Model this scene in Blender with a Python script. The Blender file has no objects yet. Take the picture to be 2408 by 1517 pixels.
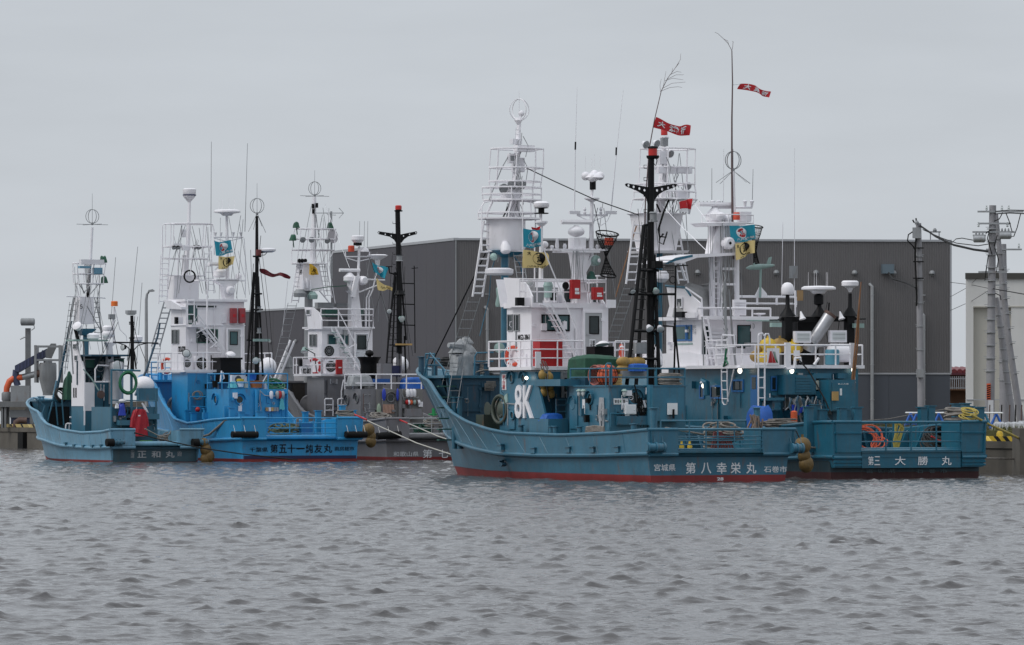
import bpy,math,random
import numpy as np
from mathutils import Vector,Matrix
PI=math.pi
R=math.radians
rnd=random.Random(11)
sc=bpy.context.scene
col=sc.collection
# ---------------------------------------------------------------- camera
FOC,EYE,CX,HZ=12000.0,2.86,1204.0,947.0
cam=bpy.data.cameras.new('camera')
cam.sensor_width=36
cam.lens=FOC*36/2408
cam.shift_y=188.5/2408
cam.clip_start=1
cam.clip_end=20000
co=bpy.data.objects.new('camera',cam)
col.objects.link(co)
co.location=(0,0,EYE)
co.rotation_euler=(R(90),0,0)
sc.camera=co
# ---------------------------------------------------------------- world: overcast
SUN=Vector((-0.88,-0.42,0.95)).normalized()
w=bpy.data.worlds.new('World')
sc.world=w
w.use_nodes=True
nt=w.node_tree
nt.nodes.clear()
N=nt.nodes.new
out=N('ShaderNodeOutputWorld')
bg=N('ShaderNodeBackground')
bg.inputs['Strength'].default_value=0.1
sky=N('ShaderNodeTexSky')
sky.sky_type='NISHITA'
sky.sun_disc=False
sky.sun_elevation=math.asin(SUN.z)
sky.sun_rotation=math.atan2(SUN.x,SUN.y)
tc=N('ShaderNodeTexCoord')
sep=N('ShaderNodeSeparateXYZ')
mp=N('ShaderNodeMapping')
mp.inputs['Scale'].default_value=(13,13,60)
mp.inputs['Rotation'].default_value=(0,R(-4),0)
n1=N('ShaderNodeTexNoise')
n1.inputs['Scale'].default_value=1.0
n1.inputs['Detail'].default_value=6
n1.inputs['Roughness'].default_value=0.5
cr=N('ShaderNodeMapRange')
cr.inputs['From Min'].default_value=0.3
cr.inputs['From Max'].default_value=0.7
cr.inputs['To Min'].default_value=0.94
cr.inputs['To Max'].default_value=1.03
el=N('ShaderNodeMapRange')
el.inputs['From Min'].default_value=0
el.inputs['From Max'].default_value=1
el.inputs['To Min'].default_value=1.0
el.inputs['To Max'].default_value=1.95
mu=N('ShaderNodeMath')
mu.operation='MULTIPLY'
vm=N('ShaderNodeVectorMath')
vm.operation='SCALE'
vm.inputs[0].default_value=(5.60,5.96,6.42)
mx=N('ShaderNodeMix')
mx.data_type='RGBA'
mx.inputs['Factor'].default_value=0.96
L=nt.links.new
L(tc.outputs['Generated'],sep.inputs[0])
L(tc.outputs['Generated'],mp.inputs[0])
L(mp.outputs[0],n1.inputs['Vector'])
L(n1.outputs['Fac'],cr.inputs['Value'])
zz=N('ShaderNodeMath')
zz.operation='POWER'
zz.inputs[1].default_value=1.7
zz.use_clamp=True
L(sep.outputs['Z'],zz.inputs[0])
L(zz.outputs[0],el.inputs['Value'])
L(cr.outputs[0],mu.inputs[0])
L(el.outputs[0],mu.inputs[1])
L(mu.outputs[0],vm.inputs['Scale'])
L(sky.outputs[0],mx.inputs['A'])
L(vm.outputs[0],mx.inputs['B'])
L(mx.outputs['Result'],bg.inputs['Color'])
L(bg.outputs[0],out.inputs['Surface'])
sl=bpy.data.lights.new('sun','SUN')
sl.energy=1.2
sl.angle=R(25)
sl.color=(1,0.97,0.93)
so=bpy.data.objects.new('sun',sl)
col.objects.link(so)
so.rotation_euler=SUN.to_track_quat('Z','Y').to_euler()
sc.view_settings.view_transform='Standard'
sc.view_settings.look='None'
sc.view_settings.exposure=0.0
sc.view_settings.gamma=1.0
sc.view_settings.use_curve_mapping=False
# ---------------------------------------------------------------- materials
MATS={}
def paint(name,rgb,rough=0.45,var=0.10,streak=0.0,rust=0.0,bump=0.0,metal=0.0,sc_=1.0,dirt=(0.10,0.085,0.06),emit=0):
 if name in MATS:
  return MATS[name]
 m=bpy.data.materials.new(name)
 m.use_nodes=True
 t=m.node_tree
 b=t.nodes['Principled BSDF']
 b.inputs['Roughness'].default_value=rough
 b.inputs['Metallic'].default_value=metal
 MATS[name]=m
 if name.startswith('black'):
  b.inputs['Specular IOR Level'].default_value=0.2
 if emit:
  b.inputs['Emission Color'].default_value=(*rgb,1)
  b.inputs['Emission Strength'].default_value=emit
 n=t.nodes.new
 k=t.links.new
 c=n('ShaderNodeTexCoord')
 no=n('ShaderNodeTexNoise')
 no.inputs['Scale'].default_value=0.9*sc_
 no.inputs['Detail'].default_value=6
 no.inputs['Roughness'].default_value=0.6
 k(c.outputs['Object'],no.inputs['Vector'])
 mr=n('ShaderNodeMapRange')
 mr.inputs['From Min'].default_value=0.3
 mr.inputs['From Max'].default_value=0.7
 mr.inputs['To Min'].default_value=1-var
 mr.inputs['To Max'].default_value=1+var
 k(no.outputs['Fac'],mr.inputs['Value'])
 v=n('ShaderNodeVectorMath')
 v.operation='SCALE'
 v.inputs[0].default_value=rgb
 k(mr.outputs[0],v.inputs['Scale'])
 cur=v.outputs[0]
 def layer(cur,scale,lo,hi,amount,colr):
  mpp=n('ShaderNodeMapping')
  mpp.inputs['Scale'].default_value=scale
  k(c.outputs['Object'],mpp.inputs[0])
  q=n('ShaderNodeTexNoise')
  q.inputs['Scale'].default_value=1
  q.inputs['Detail'].default_value=5
  q.inputs['Roughness'].default_value=0.65
  k(mpp.outputs[0],q.inputs['Vector'])
  r=n('ShaderNodeMapRange')
  r.inputs['From Min'].default_value=lo
  r.inputs['From Max'].default_value=hi
  r.inputs['To Min'].default_value=0
  r.inputs['To Max'].default_value=amount
  k(q.outputs['Fac'],r.inputs['Value'])
  x=n('ShaderNodeMix')
  x.data_type='RGBA'
  k(r.outputs[0],x.inputs['Factor'])
  k(cur,x.inputs['A'])
  x.inputs['B'].default_value=(*colr,1)
  return x.outputs['Result']
 if streak:
  cur=layer(cur,(5*sc_,5*sc_,0.5*sc_),0.50,0.75,streak,dirt)
  cur=layer(cur,(1.3*sc_,1.3*sc_,1.7*sc_),0.52,0.72,streak*0.5,tuple(min(1,q*1.6+0.03)for q in rgb))
 if rust:
  cur=layer(cur,(3.2*sc_,3.2*sc_,0.8*sc_),0.60,0.69,rust,(0.16,0.065,0.03))
 k(cur,b.inputs['Base Color'])
 if bump:
  bu=n('ShaderNodeBump')
  bu.inputs['Strength'].default_value=bump
  bu.inputs['Distance'].default_value=0.05
  k(no.outputs['Fac'],bu.inputs['Height'])
  k(bu.outputs[0],b.inputs['Normal'])
 return m
P8=paint('teal_paint',(0.033,0.142,0.216),0.38,0.16,0.34,0.45,0.5)
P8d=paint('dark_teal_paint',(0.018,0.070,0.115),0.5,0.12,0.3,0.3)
P5=paint('sea_teal_paint',(0.016,0.122,0.190),0.38,0.13,0.32,0.45,0.5)
P2=paint('bright_blue_paint',(0.022,0.265,0.53),0.38,0.12,0.28,0.4,0.45)
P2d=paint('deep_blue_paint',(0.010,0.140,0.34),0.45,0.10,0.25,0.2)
P1=paint('pale_blue_paint',(0.130,0.290,0.405),0.42,0.13,0.42,0.5,0.45)
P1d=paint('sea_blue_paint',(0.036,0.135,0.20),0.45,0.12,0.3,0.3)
P3=paint('slate_grey_paint',(0.175,0.172,0.185),0.45,0.10,0.3,0.25,0.2)
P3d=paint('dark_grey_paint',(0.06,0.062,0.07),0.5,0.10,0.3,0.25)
NAVY=paint('navy_band',(0.012,0.016,0.07),0.5,0.1)
RED=paint('antifouling_red',(0.22,0.022,0.022),0.55,0.2,0.35,0,0.2,dirt=(0.05,0.03,0.03))
REDD=paint('dark_antifouling',(0.05,0.012,0.014),0.6,0.2,0.3)
WH=paint('white_paint',(0.83,0.81,0.84),0.42,0.035,0.10,0.15,0.1,dirt=(0.42,0.38,0.32))
WH2=paint('white_fittings',(0.76,0.75,0.785),0.45,0.06,0.12,0.12,0,sc_=2,dirt=(0.35,0.31,0.27))
BK=paint('black_paint',(0.006,0.006,0.007),0.5,0.3)
BKR=paint('black_rubber',(0.008,0.008,0.008),0.75,0.3)
STL=paint('galvanised_steel',(0.36,0.37,0.38),0.45,0.15,0.2,0.3,0,0.5)
GREY=paint('grey_metal',(0.25,0.26,0.27),0.5,0.15,0.3,0.3)
GRND=paint('winch_green',(0.05,0.065,0.05),0.55,0.25,0.3,0.6)
GRN=paint('pale_green_paint',(0.28,0.40,0.37),0.5,0.15,0.3,0.4)
RD=paint('signal_red',(0.42,0.012,0.015),0.45,0.1,0.12)
RDS=paint('beacon_red',(0.5,0.02,0.015),0.25,0.1)
ORG=paint('orange_plastic',(0.62,0.10,0.03),0.5,0.15,0.2)
LIFE=paint('lifebuoy_orange',(0.60,0.07,0.03),0.55,0.15,0.1)
YEL=paint('yellow_float',(0.34,0.21,0.05),0.6,0.3,0.5,0,0,sc_=3)
YELB=paint('yellow_paint',(0.62,0.42,0.03),0.5,0.12,0.2)
TARPG=paint('green_tarpaulin',(0.018,0.085,0.05),0.65,0.3,0.2,bump=0.6,sc_=2)
TARPB=paint('blue_tarpaulin',(0.01,0.10,0.42),0.55,0.25,bump=0.5,sc_=2)
TARPS=paint('silver_tarpaulin',(0.30,0.31,0.32),0.5,0.25,0.3,bump=0.6,sc_=3)
WOOD=paint('weathered_wood',(0.33,0.21,0.10),0.75,0.25,0.3)
CRATE=paint('yellow_wood',(0.48,0.30,0.11),0.7,0.2,0.2)
ROPE=paint('grey_rope',(0.22,0.20,0.18),0.9,0.3,sc_=6)
ROPEY=paint('yellow_rope',(0.42,0.33,0.08),0.85,0.25,sc_=6)
ROPEG=paint('green_hose',(0.01,0.14,0.06),0.45,0.2,sc_=3)
ROPEO=paint('orange_net_cord',(0.55,0.10,0.05),0.8,0.3,sc_=5)
ROPED=paint('dark_rope',(0.035,0.035,0.035),0.9,0.3,sc_=6)
GLASS=paint('dark_glass',(0.012,0.022,0.024),0.06,0.3)
TEALGL=paint('green_glass',(0.03,0.085,0.09),0.08,0.3)
LENS=paint('lamp_glass',(0.55,0.58,0.58),0.15,0.05)
LIT=paint('lit_bulb',(1.0,0.93,0.78),0.3,0,emit=3)
DK=paint('deck_green',(0.02,0.09,0.07),0.7,0.25,0.3,0.3)
CONC=paint('quay_concrete',(0.105,0.095,0.08),0.85,0.25,0.5,0,0.5,sc_=0.6)
CONCD=paint('wet_concrete',(0.05,0.047,0.04),0.7,0.3,0.5,0,0.5)
POLE=paint('pole_concrete',(0.27,0.265,0.28),0.8,0.12,0.35,sc_=0.8)
WALLR=paint('ribbed_cladding',(0.155,0.148,0.150),0.5,0.04,0.06,sc_=0.25)
WALLS=paint('flat_cladding',(0.056,0.052,0.062),0.55,0.04,0.08,sc_=0.2)
WALLB=paint('base_cladding',(0.070,0.078,0.095),0.55,0.05,0.08,sc_=0.3)
TRIM=paint('metal_trim',(0.36,0.37,0.39),0.4,0.05)
BEIGE=paint('beige_wall',(0.62,0.61,0.59),0.8,0.04,0.10,sc_=0.3)
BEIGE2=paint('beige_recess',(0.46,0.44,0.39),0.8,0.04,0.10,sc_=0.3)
FASC=paint('dark_fascia',(0.055,0.052,0.045),0.6,0.1)
BROWN=paint('brown_wall',(0.12,0.055,0.025),0.75,0.15,0.3)
ROOFR=paint('red_roof',(0.16,0.025,0.03),0.55,0.15)
GRASS=paint('dry_grass',(0.085,0.085,0.028),0.95,0.4,sc_=3)
ASPH=paint('quay_ground',(0.11,0.105,0.095),0.9,0.2,sc_=0.4)
SAND=paint('white_sandbag',(0.45,0.46,0.48),0.8,0.2,0.3,bump=0.5,sc_=4)
FLT=paint('flag_teal',(0.02,0.29,0.40),0.8,0.08)
FLY=paint('flag_yellow',(0.70,0.55,0.24),0.8,0.08)
FLY2=paint('flag_gold',(0.66,0.40,0.04),0.8,0.08)
FLR=paint('flag_red',(0.50,0.018,0.025),0.75,0.08)
FLD=paint('flag_dark_red',(0.16,0.012,0.02),0.75,0.1)
FLW=paint('flag_white',(0.75,0.76,0.78),0.8,0.04)
CLR=paint('red_oilskin',(0.36,0.008,0.02),0.5,0.15,bump=0.6,sc_=3)
CLB=paint('blue_rubber',(0.02,0.05,0.42),0.5,0.2)
TRQ=paint('turquoise_plastic',(0.10,0.45,0.50),0.5,0.12)
BAMB=paint('bamboo_brown',(0.20,0.09,0.035),0.6,0.3,sc_=3)
PALEP=paint('twig_brown',(0.13,0.09,0.09),0.8,0.2)
YELD=paint('dirty_float',(0.14,0.085,0.022),0.65,0.35,0.7,0,0.3,sc_=4)
CHR=paint('stainless_steel',(0.42,0.42,0.44),0.4,0.15,0.3,metal=0.6)
SLATE=paint('machine_grey',(0.17,0.175,0.18),0.5,0.15,0.3,0.3)
SLATEB=paint('machine_navy',(0.045,0.055,0.105),0.55,0.2,0.3)
RUSTY=paint('rusty_brown',(0.10,0.06,0.05),0.7,0.3)
# ---------------------------------------------------------------- mesh builder
class MB:
 def __init__(s):
  s.v,s.f,s.m=[],[],[]
 def add(s,vs,fs,m=0):
  o=len(s.v)
  s.v+=[tuple(q)for q in vs]
  s.f+=[tuple(i+o for i in f)for f in fs]
  s.m+=[m]*len(fs)
  return s
 def hexa(s,p,m=0):
  return s.add(p,[(0,3,2,1),(4,5,6,7),(0,1,5,4),(1,2,6,5),(2,3,7,6),(3,0,4,7)],m)
 def box(s,x0,x1,y0,y1,z0,z1,m=0):
  return s.hexa([(x0,y0,z0),(x1,y0,z0),(x1,y1,z0),(x0,y1,z0),(x0,y0,z1),(x1,y0,z1),(x1,y1,z1),(x0,y1,z1)],m)
 def cbox(s,c,d,m=0):
  return s.box(c[0]-d[0]/2,c[0]+d[0]/2,c[1]-d[1]/2,c[1]+d[1]/2,c[2]-d[2]/2,c[2]+d[2]/2,m)
 def pbox(s,P,s0,s1,t0,t1,d0,d1,m=0):
  q=P.pt
  return s.hexa([q(s0,t0,d1),q(s1,t0,d1),q(s1,t0,d0),q(s0,t0,d0),q(s0,t1,d1),q(s1,t1,d1),q(s1,t1,d0),q(s0,t1,d0)],m)
 def prism(s,poly,off,m=0):
  n=len(poly)
  off=Vector(off)
  a=[Vector(p)for p in poly]
  return s.add(a+[p+off for p in a],[tuple(range(n))[::-1],tuple(range(n,2*n))]+[(i,(i+1)%n,n+(i+1)%n,n+i)for i in range(n)],m)
 def tube(s,pts,r,n=5,m=0,closed=False,r1=None):
  P=[Vector(p)for p in pts]
  c=len(P)
  vs,fs=[],[]
  up=None
  for i,p in enumerate(P):
   if closed:
    t=P[(i+1)%c]-P[i-1]
   else:
    t=P[min(i+1,c-1)]-P[max(i-1,0)]
   if t.length<1e-9:
    t=Vector((0,0,1))
   t.normalize()
   if up is None:
    up=t.orthogonal().normalized()
   else:
    up=up-t*up.dot(t)
    up=t.orthogonal().normalized()if up.length<1e-6 else up.normalized()
   b=t.cross(up)
   rr=r if r1 is None else r+(r1-r)*i/(c-1)
   for j in range(n):
    a=2*PI*(j+0.5)/n
    vs.append(p+up*(math.cos(a)*rr)+b*(math.sin(a)*rr))
  for i in range(c if closed else c-1):
   for j in range(n):
    k=(i+1)%c
    fs.append((i*n+j,i*n+(j+1)%n,k*n+(j+1)%n,k*n+j))
  if not closed:
   fs+=[tuple(range(n))[::-1],tuple(range((c-1)*n,c*n))]
  return s.add(vs,fs,m)
 def seg(s,a,b,r,n=5,m=0,r1=None):
  return s.tube([a,b],r,n,m,False,r1)
 def ball(s,c,r,n=12,k=8,m=0,lo=-90):
  if not hasattr(r,'__len__'):
   r=(r,r,r)
  vs,fs=[],[]
  for i in range(k+1):
   a=R(lo+(90-lo)*i/k)
   for j in range(n):
    b=2*PI*j/n
    vs.append((c[0]+r[0]*math.cos(a)*math.cos(b),c[1]+r[1]*math.cos(a)*math.sin(b),c[2]+r[2]*math.sin(a)))
  for i in range(k):
   for j in range(n):
    fs.append((i*n+j,i*n+(j+1)%n,(i+1)*n+(j+1)%n,(i+1)*n+j))
  fs.append(tuple(range(n))[::-1])
  return s.add(vs,fs,m)
 def lathe(s,c,prof,n=14,m=0,axis=(0,0,1)):
  ax=Vector(axis).normalized()
  u=ax.orthogonal().normalized()
  w_=ax.cross(u)
  c=Vector(c)
  vs,fs=[],[]
  for r,z in prof:
   for j in range(n):
    a=2*PI*j/n
    vs.append(c+ax*z+u*(r*math.cos(a))+w_*(r*math.sin(a)))
  k=len(prof)
  for i in range(k-1):
   for j in range(n):
    fs.append((i*n+j,i*n+(j+1)%n,(i+1)*n+(j+1)%n,(i+1)*n+j))
  fs+=[tuple(range(n))[::-1],tuple(range((k-1)*n,k*n))]
  return s.add(vs,fs,m)
 def torus(s,c,Rr,r,axis=(0,1,0),n=20,k=6,m=0,sx=1.0,sz=1.0,wob=0.0):
  ax=Vector(axis).normalized()
  if abs(ax.z)>0.9:
   u=Vector((1,0,0))
  else:
   u=Vector((0,0,1)).cross(ax).normalized()
  w_=ax.cross(u)*-1
  c=Vector(c)
  pts=[c+u*(Rr*sx*math.cos(2*PI*i/n)*(1+rnd.uniform(-wob,wob)))+w_*(Rr*sz*math.sin(2*PI*i/n))for i in range(n)]
  return s.tube(pts,r,k,m,True)
 def sheet(s,fn,nu,nv,m=0):
  vs=[fn(i/nu,j/nv)for j in range(nv+1)for i in range(nu+1)]
  fs=[(j*(nu+1)+i,j*(nu+1)+i+1,(j+1)*(nu+1)+i+1,(j+1)*(nu+1)+i)for j in range(nv)for i in range(nu)]
  return s.add(vs,fs,m)
 def mesh(s,name,at=(0,0,0),smooth=38):
  me=bpy.data.meshes.new(name)
  me.from_pydata([(v[0]-at[0],v[1]-at[1],v[2]-at[2])for v in s.v],[],s.f)
  if s.m and max(s.m):
   me.polygons.foreach_set('material_index',s.m)
  if smooth:
   me.polygons.foreach_set('use_smooth',[True]*len(me.polygons))
   me.set_sharp_from_angle(angle=R(smooth))
  return me
def setmats(me,mats):
 for q in(mats if isinstance(mats,(list,tuple))else[mats]):
  me.materials.append(q)
def tag(o,label=None,cat=None,group=None,kind=None):
 for k,v in(('label',label),('category',cat),('group',group),('kind',kind)):
  if v:
   o[k]=v
class Fr:
 """a place's own frame: x to starboard, y ahead, z up"""
 def __init__(s,X,Y,deg):
  s.X,s.Y,s.a=X,Y,R(deg)
  s.s,s.c=math.sin(s.a),math.cos(s.a)
  s.M=Matrix.Translation((X,Y,0))@Matrix.Rotation(s.a,4,'Z')
 def Z(s,py,x,y):
  Y=s.Y+y*s.c+x*s.s
  return EYE-(py-HZ)/FOC*Y
 def A(s,px,py,u):
  k=(px-CX)/FOC
  x=(k*(s.Y+u*s.c)-s.X+u*s.s)/(s.c-k*s.s)
  return Vector((x,u,s.Z(py,x,u)))
 def S(s,px,py,v):
  k=(px-CX)/FOC
  y=(s.X+v*s.c-k*(s.Y+v*s.s))/(s.s+k*s.c)
  return Vector((v,y,s.Z(py,v,y)))
 def path(s,pts,u):
  return[s.A(p[0],p[1],p[2]if len(p)>2 else u)for p in pts]
 def scale(s,u):
  return FOC/(s.Y+u*s.c)
class Pan:
 """a facing rectangle on a wall: 'A' looks aft, 'S' looks to port"""
 def __init__(s,fr,kind,x0,y0,x1,y1,pl):
  f=fr.A if kind=='A' else fr.S
  a,b=f(x0,y1,pl),f(x1,y0,pl)
  s.o=a
  s.e=Vector((1,0,0))if kind=='A' else Vector((0,-1,0))
  s.n=Vector((0,-1,0))if kind=='A' else Vector((-1,0,0))
  s.w=(b-a).dot(s.e)
  s.h=b.z-a.z
 def pt(s,x,y,d=0):
  return s.o+s.e*x+Vector((0,0,y))+s.n*d
class T:
 def __init__(s,fr,name,label,cat,at=(0,0,0),group=None):
  s.fr,s.at=fr,Vector(at)
  s.o=bpy.data.objects.new(name,None)
  s.o.empty_display_size=0.3
  col.objects.link(s.o)
  s.o.location=fr.M@s.at
  s.o.rotation_euler=(0,0,fr.a)
  tag(s.o,label,cat,group)
 def part(s,name,mb,mats,parent=None,label=None,smooth=38,kind=None):
  me=mb.mesh(name,s.at,smooth)
  setmats(me,mats)
  o=bpy.data.objects.new(name,me)
  col.objects.link(o)
  o.parent=parent or s.o
  tag(o,label,kind=kind)
  return o
def solo(fr,name,mb,mats,label,cat,group=None,kind=None,smooth=38):
 xs=np.array(mb.v)
 lo,hi=xs.min(0),xs.max(0)
 at=Vector(((lo[0]+hi[0])/2,(lo[1]+hi[1])/2,lo[2]))
 me=mb.mesh(name,at,smooth)
 setmats(me,mats)
 o=bpy.data.objects.new(name,me)
 col.objects.link(o)
 o.location=fr.M@at
 o.rotation_euler=(0,0,fr.a)
 tag(o,label,cat,group,kind)
 return o
TXT={}
def text_data(body,off=0.0):
 if(body,off)in TXT:
  return TXT[(body,off)]
 c=bpy.data.curves.new('t','FONT')
 c.body=body
 c.offset=off
 c.extrude=0.01
 c.resolution_u=3
 c.align_x='CENTER'
 c.space_line=0.86
 o=bpy.data.objects.new('t',c)
 col.objects.link(o)
 dg=bpy.context.evaluated_depsgraph_get()
 me=bpy.data.meshes.new_from_object(o.evaluated_get(dg))
 v=np.array([tuple(q.co)for q in me.vertices])
 f=[tuple(p.vertices)for p in me.polygons]
 bpy.data.objects.remove(o)
 bpy.data.curves.remove(c)
 bpy.data.meshes.remove(me)
 lo,hi=v.min(0),v.max(0)
 v[:,0]=(v[:,0]-lo[0])/(hi[0]-lo[0])
 v[:,1]=(v[:,1]-lo[1])/(hi[1]-lo[1])
 v[:,2]=(v[:,2]>0)
 TXT[(body,off)]=(v,f)
 return v,f
def text_on(body,fn,off=0.0,thick=0.012):
 """fn(s, t, d) -> point"""
 v,f=text_data(body,off)
 mb=MB()
 mb.add([fn(q[0],q[1],0.004+q[2]*thick)for q in v],f)
 return mb
def letter(b,body,fr_kind,x0,y0,x1,y1,pl,mat,off=0.01,parent=None,thick=0.012,name='lettering'):
 P=Pan(b.fr,fr_kind,x0,y0,x1,y1,pl)
 return b.part(name,text_on(body,lambda s,t,d:P.pt(s*P.w,t*P.h,d),off,thick),mat,parent,smooth=0)
 # ---------------------------------------------------------------- boat pieces
def window(b,P,fm,glass=None,fw=0.05,name='window'):
 m=MB()
 m.pbox(P,0,P.w,0,fw,0.0,0.045)
 m.pbox(P,0,P.w,P.h-fw,P.h,0.0,0.045)
 m.pbox(P,0,fw,fw,P.h-fw,0.0,0.045)
 m.pbox(P,P.w-fw,P.w,fw,P.h-fw,0.0,0.045)
 o=b.part(name,m,fm)
 b.part('pane',MB().pbox(P,fw,P.w-fw,fw,P.h-fw,0.002,0.018),glass or GLASS,o)
 return o
def door(b,P,dm,win=None,glass=None,fm=None):
 m=MB().pbox(P,0,P.w,0,P.h,0.0,0.05)
 fw=0.07
 for a in((-fw,0,-0.02,P.h+fw),(P.w,P.w+fw,-0.02,P.h+fw),(0,P.w,P.h,P.h+fw)):
  m.pbox(P,*a,0.0,0.08,1)
 o=b.part('door',m,[dm,fm or dm])
 if win:
  x0,x1,y0,y1=[win[0]*P.w,win[1]*P.w,win[2]*P.h,win[3]*P.h]
  b.part('pane',MB().pbox(P,x0,x1,y0,y1,0.052,0.062),glass or TEALGL,o)
  g=MB()
  e=0.035
  for a in((x0-e,x1+e,y0-e,y0),(x0-e,x1+e,y1,y1+e),(x0-e,x0,y0,y1),(x1,x1+e,y0,y1)):
   g.pbox(P,*a,0.05,0.075)
  b.part('window_frame',g,BK,o)
 h=MB().tube([P.pt(P.w*.12,P.h*.47,.05),P.pt(P.w*.12,P.h*.47,.12),P.pt(P.w*.28,P.h*.47,.12)],.02)
 b.part('handle',h,CHR,o)
 k=MB()
 for t in(.15,.8):
  k.pbox(P,P.w-.04,P.w+.1,P.h*t,P.h*t+.12,.05,.1)
 b.part('hinge',k,fm or dm,o)
 return o
def porthole(b,fr_kind,px,py,pl,r,rim,brow=True):
 fr=b.fr
 c=(fr.A if fr_kind=='A' else fr.S)(px,py,pl)
 n=Vector((0,-1,0))if fr_kind=='A' else Vector((-1,0,0))
 m=MB().torus(c+n*.03,r,.035,n,18,6)
 if brow:
  e=Vector((1,0,0))if fr_kind=='A' else Vector((0,-1,0))
  pts=[c+e*((r+.10)*math.cos(R(a)))+Vector((0,0,(r+.10)*math.sin(R(a))))for a in range(0,181,18)]
  for i in range(len(pts)-1):
   m.prism([pts[i],pts[i+1],pts[i+1]+n*.12,pts[i]+n*.12],(0,0,.015))
 o=b.part('porthole',m,rim)
 b.part('pane',MB().lathe(c,[(r,0),(r,.02)],18,0,n),GLASS,o)
 return o
def rail(b,pts,levels,mat,r=.026,step=1.0,name='railing',h=None,parent=None,top_r=None):
 m=MB()
 r*=1.15
 P=[Vector(p)for p in pts]
 h=h or max(levels)
 for lv in levels:
  m.tube([p+Vector((0,0,lv))for p in P],(top_r or r)if lv==max(levels)else r*.8,5)
 for i in range(len(P)-1):
  d=(P[i+1]-P[i]).length
  n=max(1,round(d/step))
  for j in range(n+(i==len(P)-2)):
   q=P[i].lerp(P[i+1],j/n)
   m.seg(q,q+Vector((0,0,h)),r)
 return b.part(name,m,mat,parent)
def ladder(b,p0,p1,wv,n,mat,r=.022,rung=None,name='ladder',parent=None,flat=0):
 p0,p1,wv=Vector(p0),Vector(p1),Vector(wv)
 m=MB()
 m.seg(p0-wv/2,p1-wv/2,r).seg(p0+wv/2,p1+wv/2,r)
 for i in range(n):
  q=p0.lerp(p1,(i+.5)/n)
  if flat:
   m.cbox(q,(abs(wv.x)+.04,flat,.03))
  else:
   m.seg(q-wv/2,q+wv/2,rung or r*.8)
 return b.part(name,m,mat,parent)
def stair(b,a,c,wid,n,mat,tread):
 """white plate-sided stair from upper point a down to c (local points), going along x; wid along y"""
 a,c=Vector(a),Vector(c)
 m=MB()
 for dy in(0,wid):
  o=Vector((0,-dy,0))
  t=Vector((0,0,.17))
  m.prism([a+o,c+o,c+o+t,a+o+t],(0,-.04,0))
 st=b.part('stair',m,mat)
 for i in range(n):
  q=a.lerp(c,(i+.6)/n)
  b.part('tread',MB().box(q.x-.13,q.x+.13,q.y-wid,q.y,q.z+.02,q.z+.05),tread,st)
 return st
def ring_antenna(b,c,r,mat,whip=1.0,radial=0,mesh=None,droop=0.0,tr=.018):
 c=Vector(c)
 m=MB()
 m.torus(c,r,tr,(0,1,0),26,5)
 m.torus(c,r,tr,(1,0.25,0),26,5)
 m.seg(c-Vector((0,0,r*1.15)),c+Vector((0,0,r+whip)),.014,5,0,.008)
 m.lathe(c-Vector((0,0,r*1.25)),[(.05,0),(.07,.05),(.05,.14)],8)
 if radial:
  for a in(8,100,188,280):
   m.seg(c-Vector((0,0,r*1.15)),c+Vector((radial*math.cos(R(a)),radial*math.sin(R(a)),-r*1.15-droop)),.013,4)
 return b.part('ring_antenna',m,mat)
def radar(b,c,length,mat,ang=0,r=.1,ped=.45,pedr=.27):
 c=Vector(c)
 d=Vector((math.cos(R(ang)),math.sin(R(ang)),0))
 m=MB().lathe(c-Vector((0,0,ped)),[(pedr*.7,0),(pedr,.08),(pedr,ped*.55),(pedr*.6,ped*.8),(pedr*.3,ped)],12)
 o=b.part('radar',m,mat)
 s=MB()
 q=d.orthogonal().normalized()
 q=Vector((-d.y,d.x,0))
 prof=[(-.10,-.08),(.10,-.08),(.13,0),(.10,.09),(-.10,.09),(-.13,0)]
 s.prism([c-d*(length/2)+q*x+Vector((0,0,.12+z))for x,z in prof],d*length)
 b.part('scanner',s,mat,o)
 return o
def dome(b,c,r,h,mat,name='radome'):
 c=Vector(c)
 return b.part(name,MB().lathe(c,[(r*.85,0),(r,h*.12),(r,h*.45),(r*.9,h*.7),(r*.6,h*.92),(r*.1,h)],16),mat)
def disc_antenna(b,c,r,mat,h=.14,spikes=6):
 c=Vector(c)
 m=MB().lathe(c,[(r*.35,-.16),(r*.5,-.05),(r,0),(r,h*.6),(r*.85,h),(r*.1,h+.02)],18)
 for i in range(spikes):
  a=2*PI*i/max(1,spikes)
  m.seg(c+Vector((r*.6*math.cos(a),r*.6*math.sin(a),h)),c+Vector((r*.6*math.cos(a),r*.6*math.sin(a),h+.55)),.006,4)
 return b.part('satellite_antenna',m,mat)
def flood(b,c,d,r,body,lens=None,name='floodlight',arm=None):
 c,d=Vector(c),Vector(d).normalized()
 o=b.part(name,MB().lathe(c,[(r*.3,-r*1.3),(r*.55,-r*1.1),(r*.8,-r*.3),(r,0),(r*1.04,.02)],12,0,d),body)
 b.part('lens',MB().lathe(c+d*.022,[(r*.9,0),(r*.7,.02)],12,0,d),lens or LENS,o)
 if arm:
  b.part('bracket',MB().seg(c-d*r,Vector(arm),.02),body,o)
 return o
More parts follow.
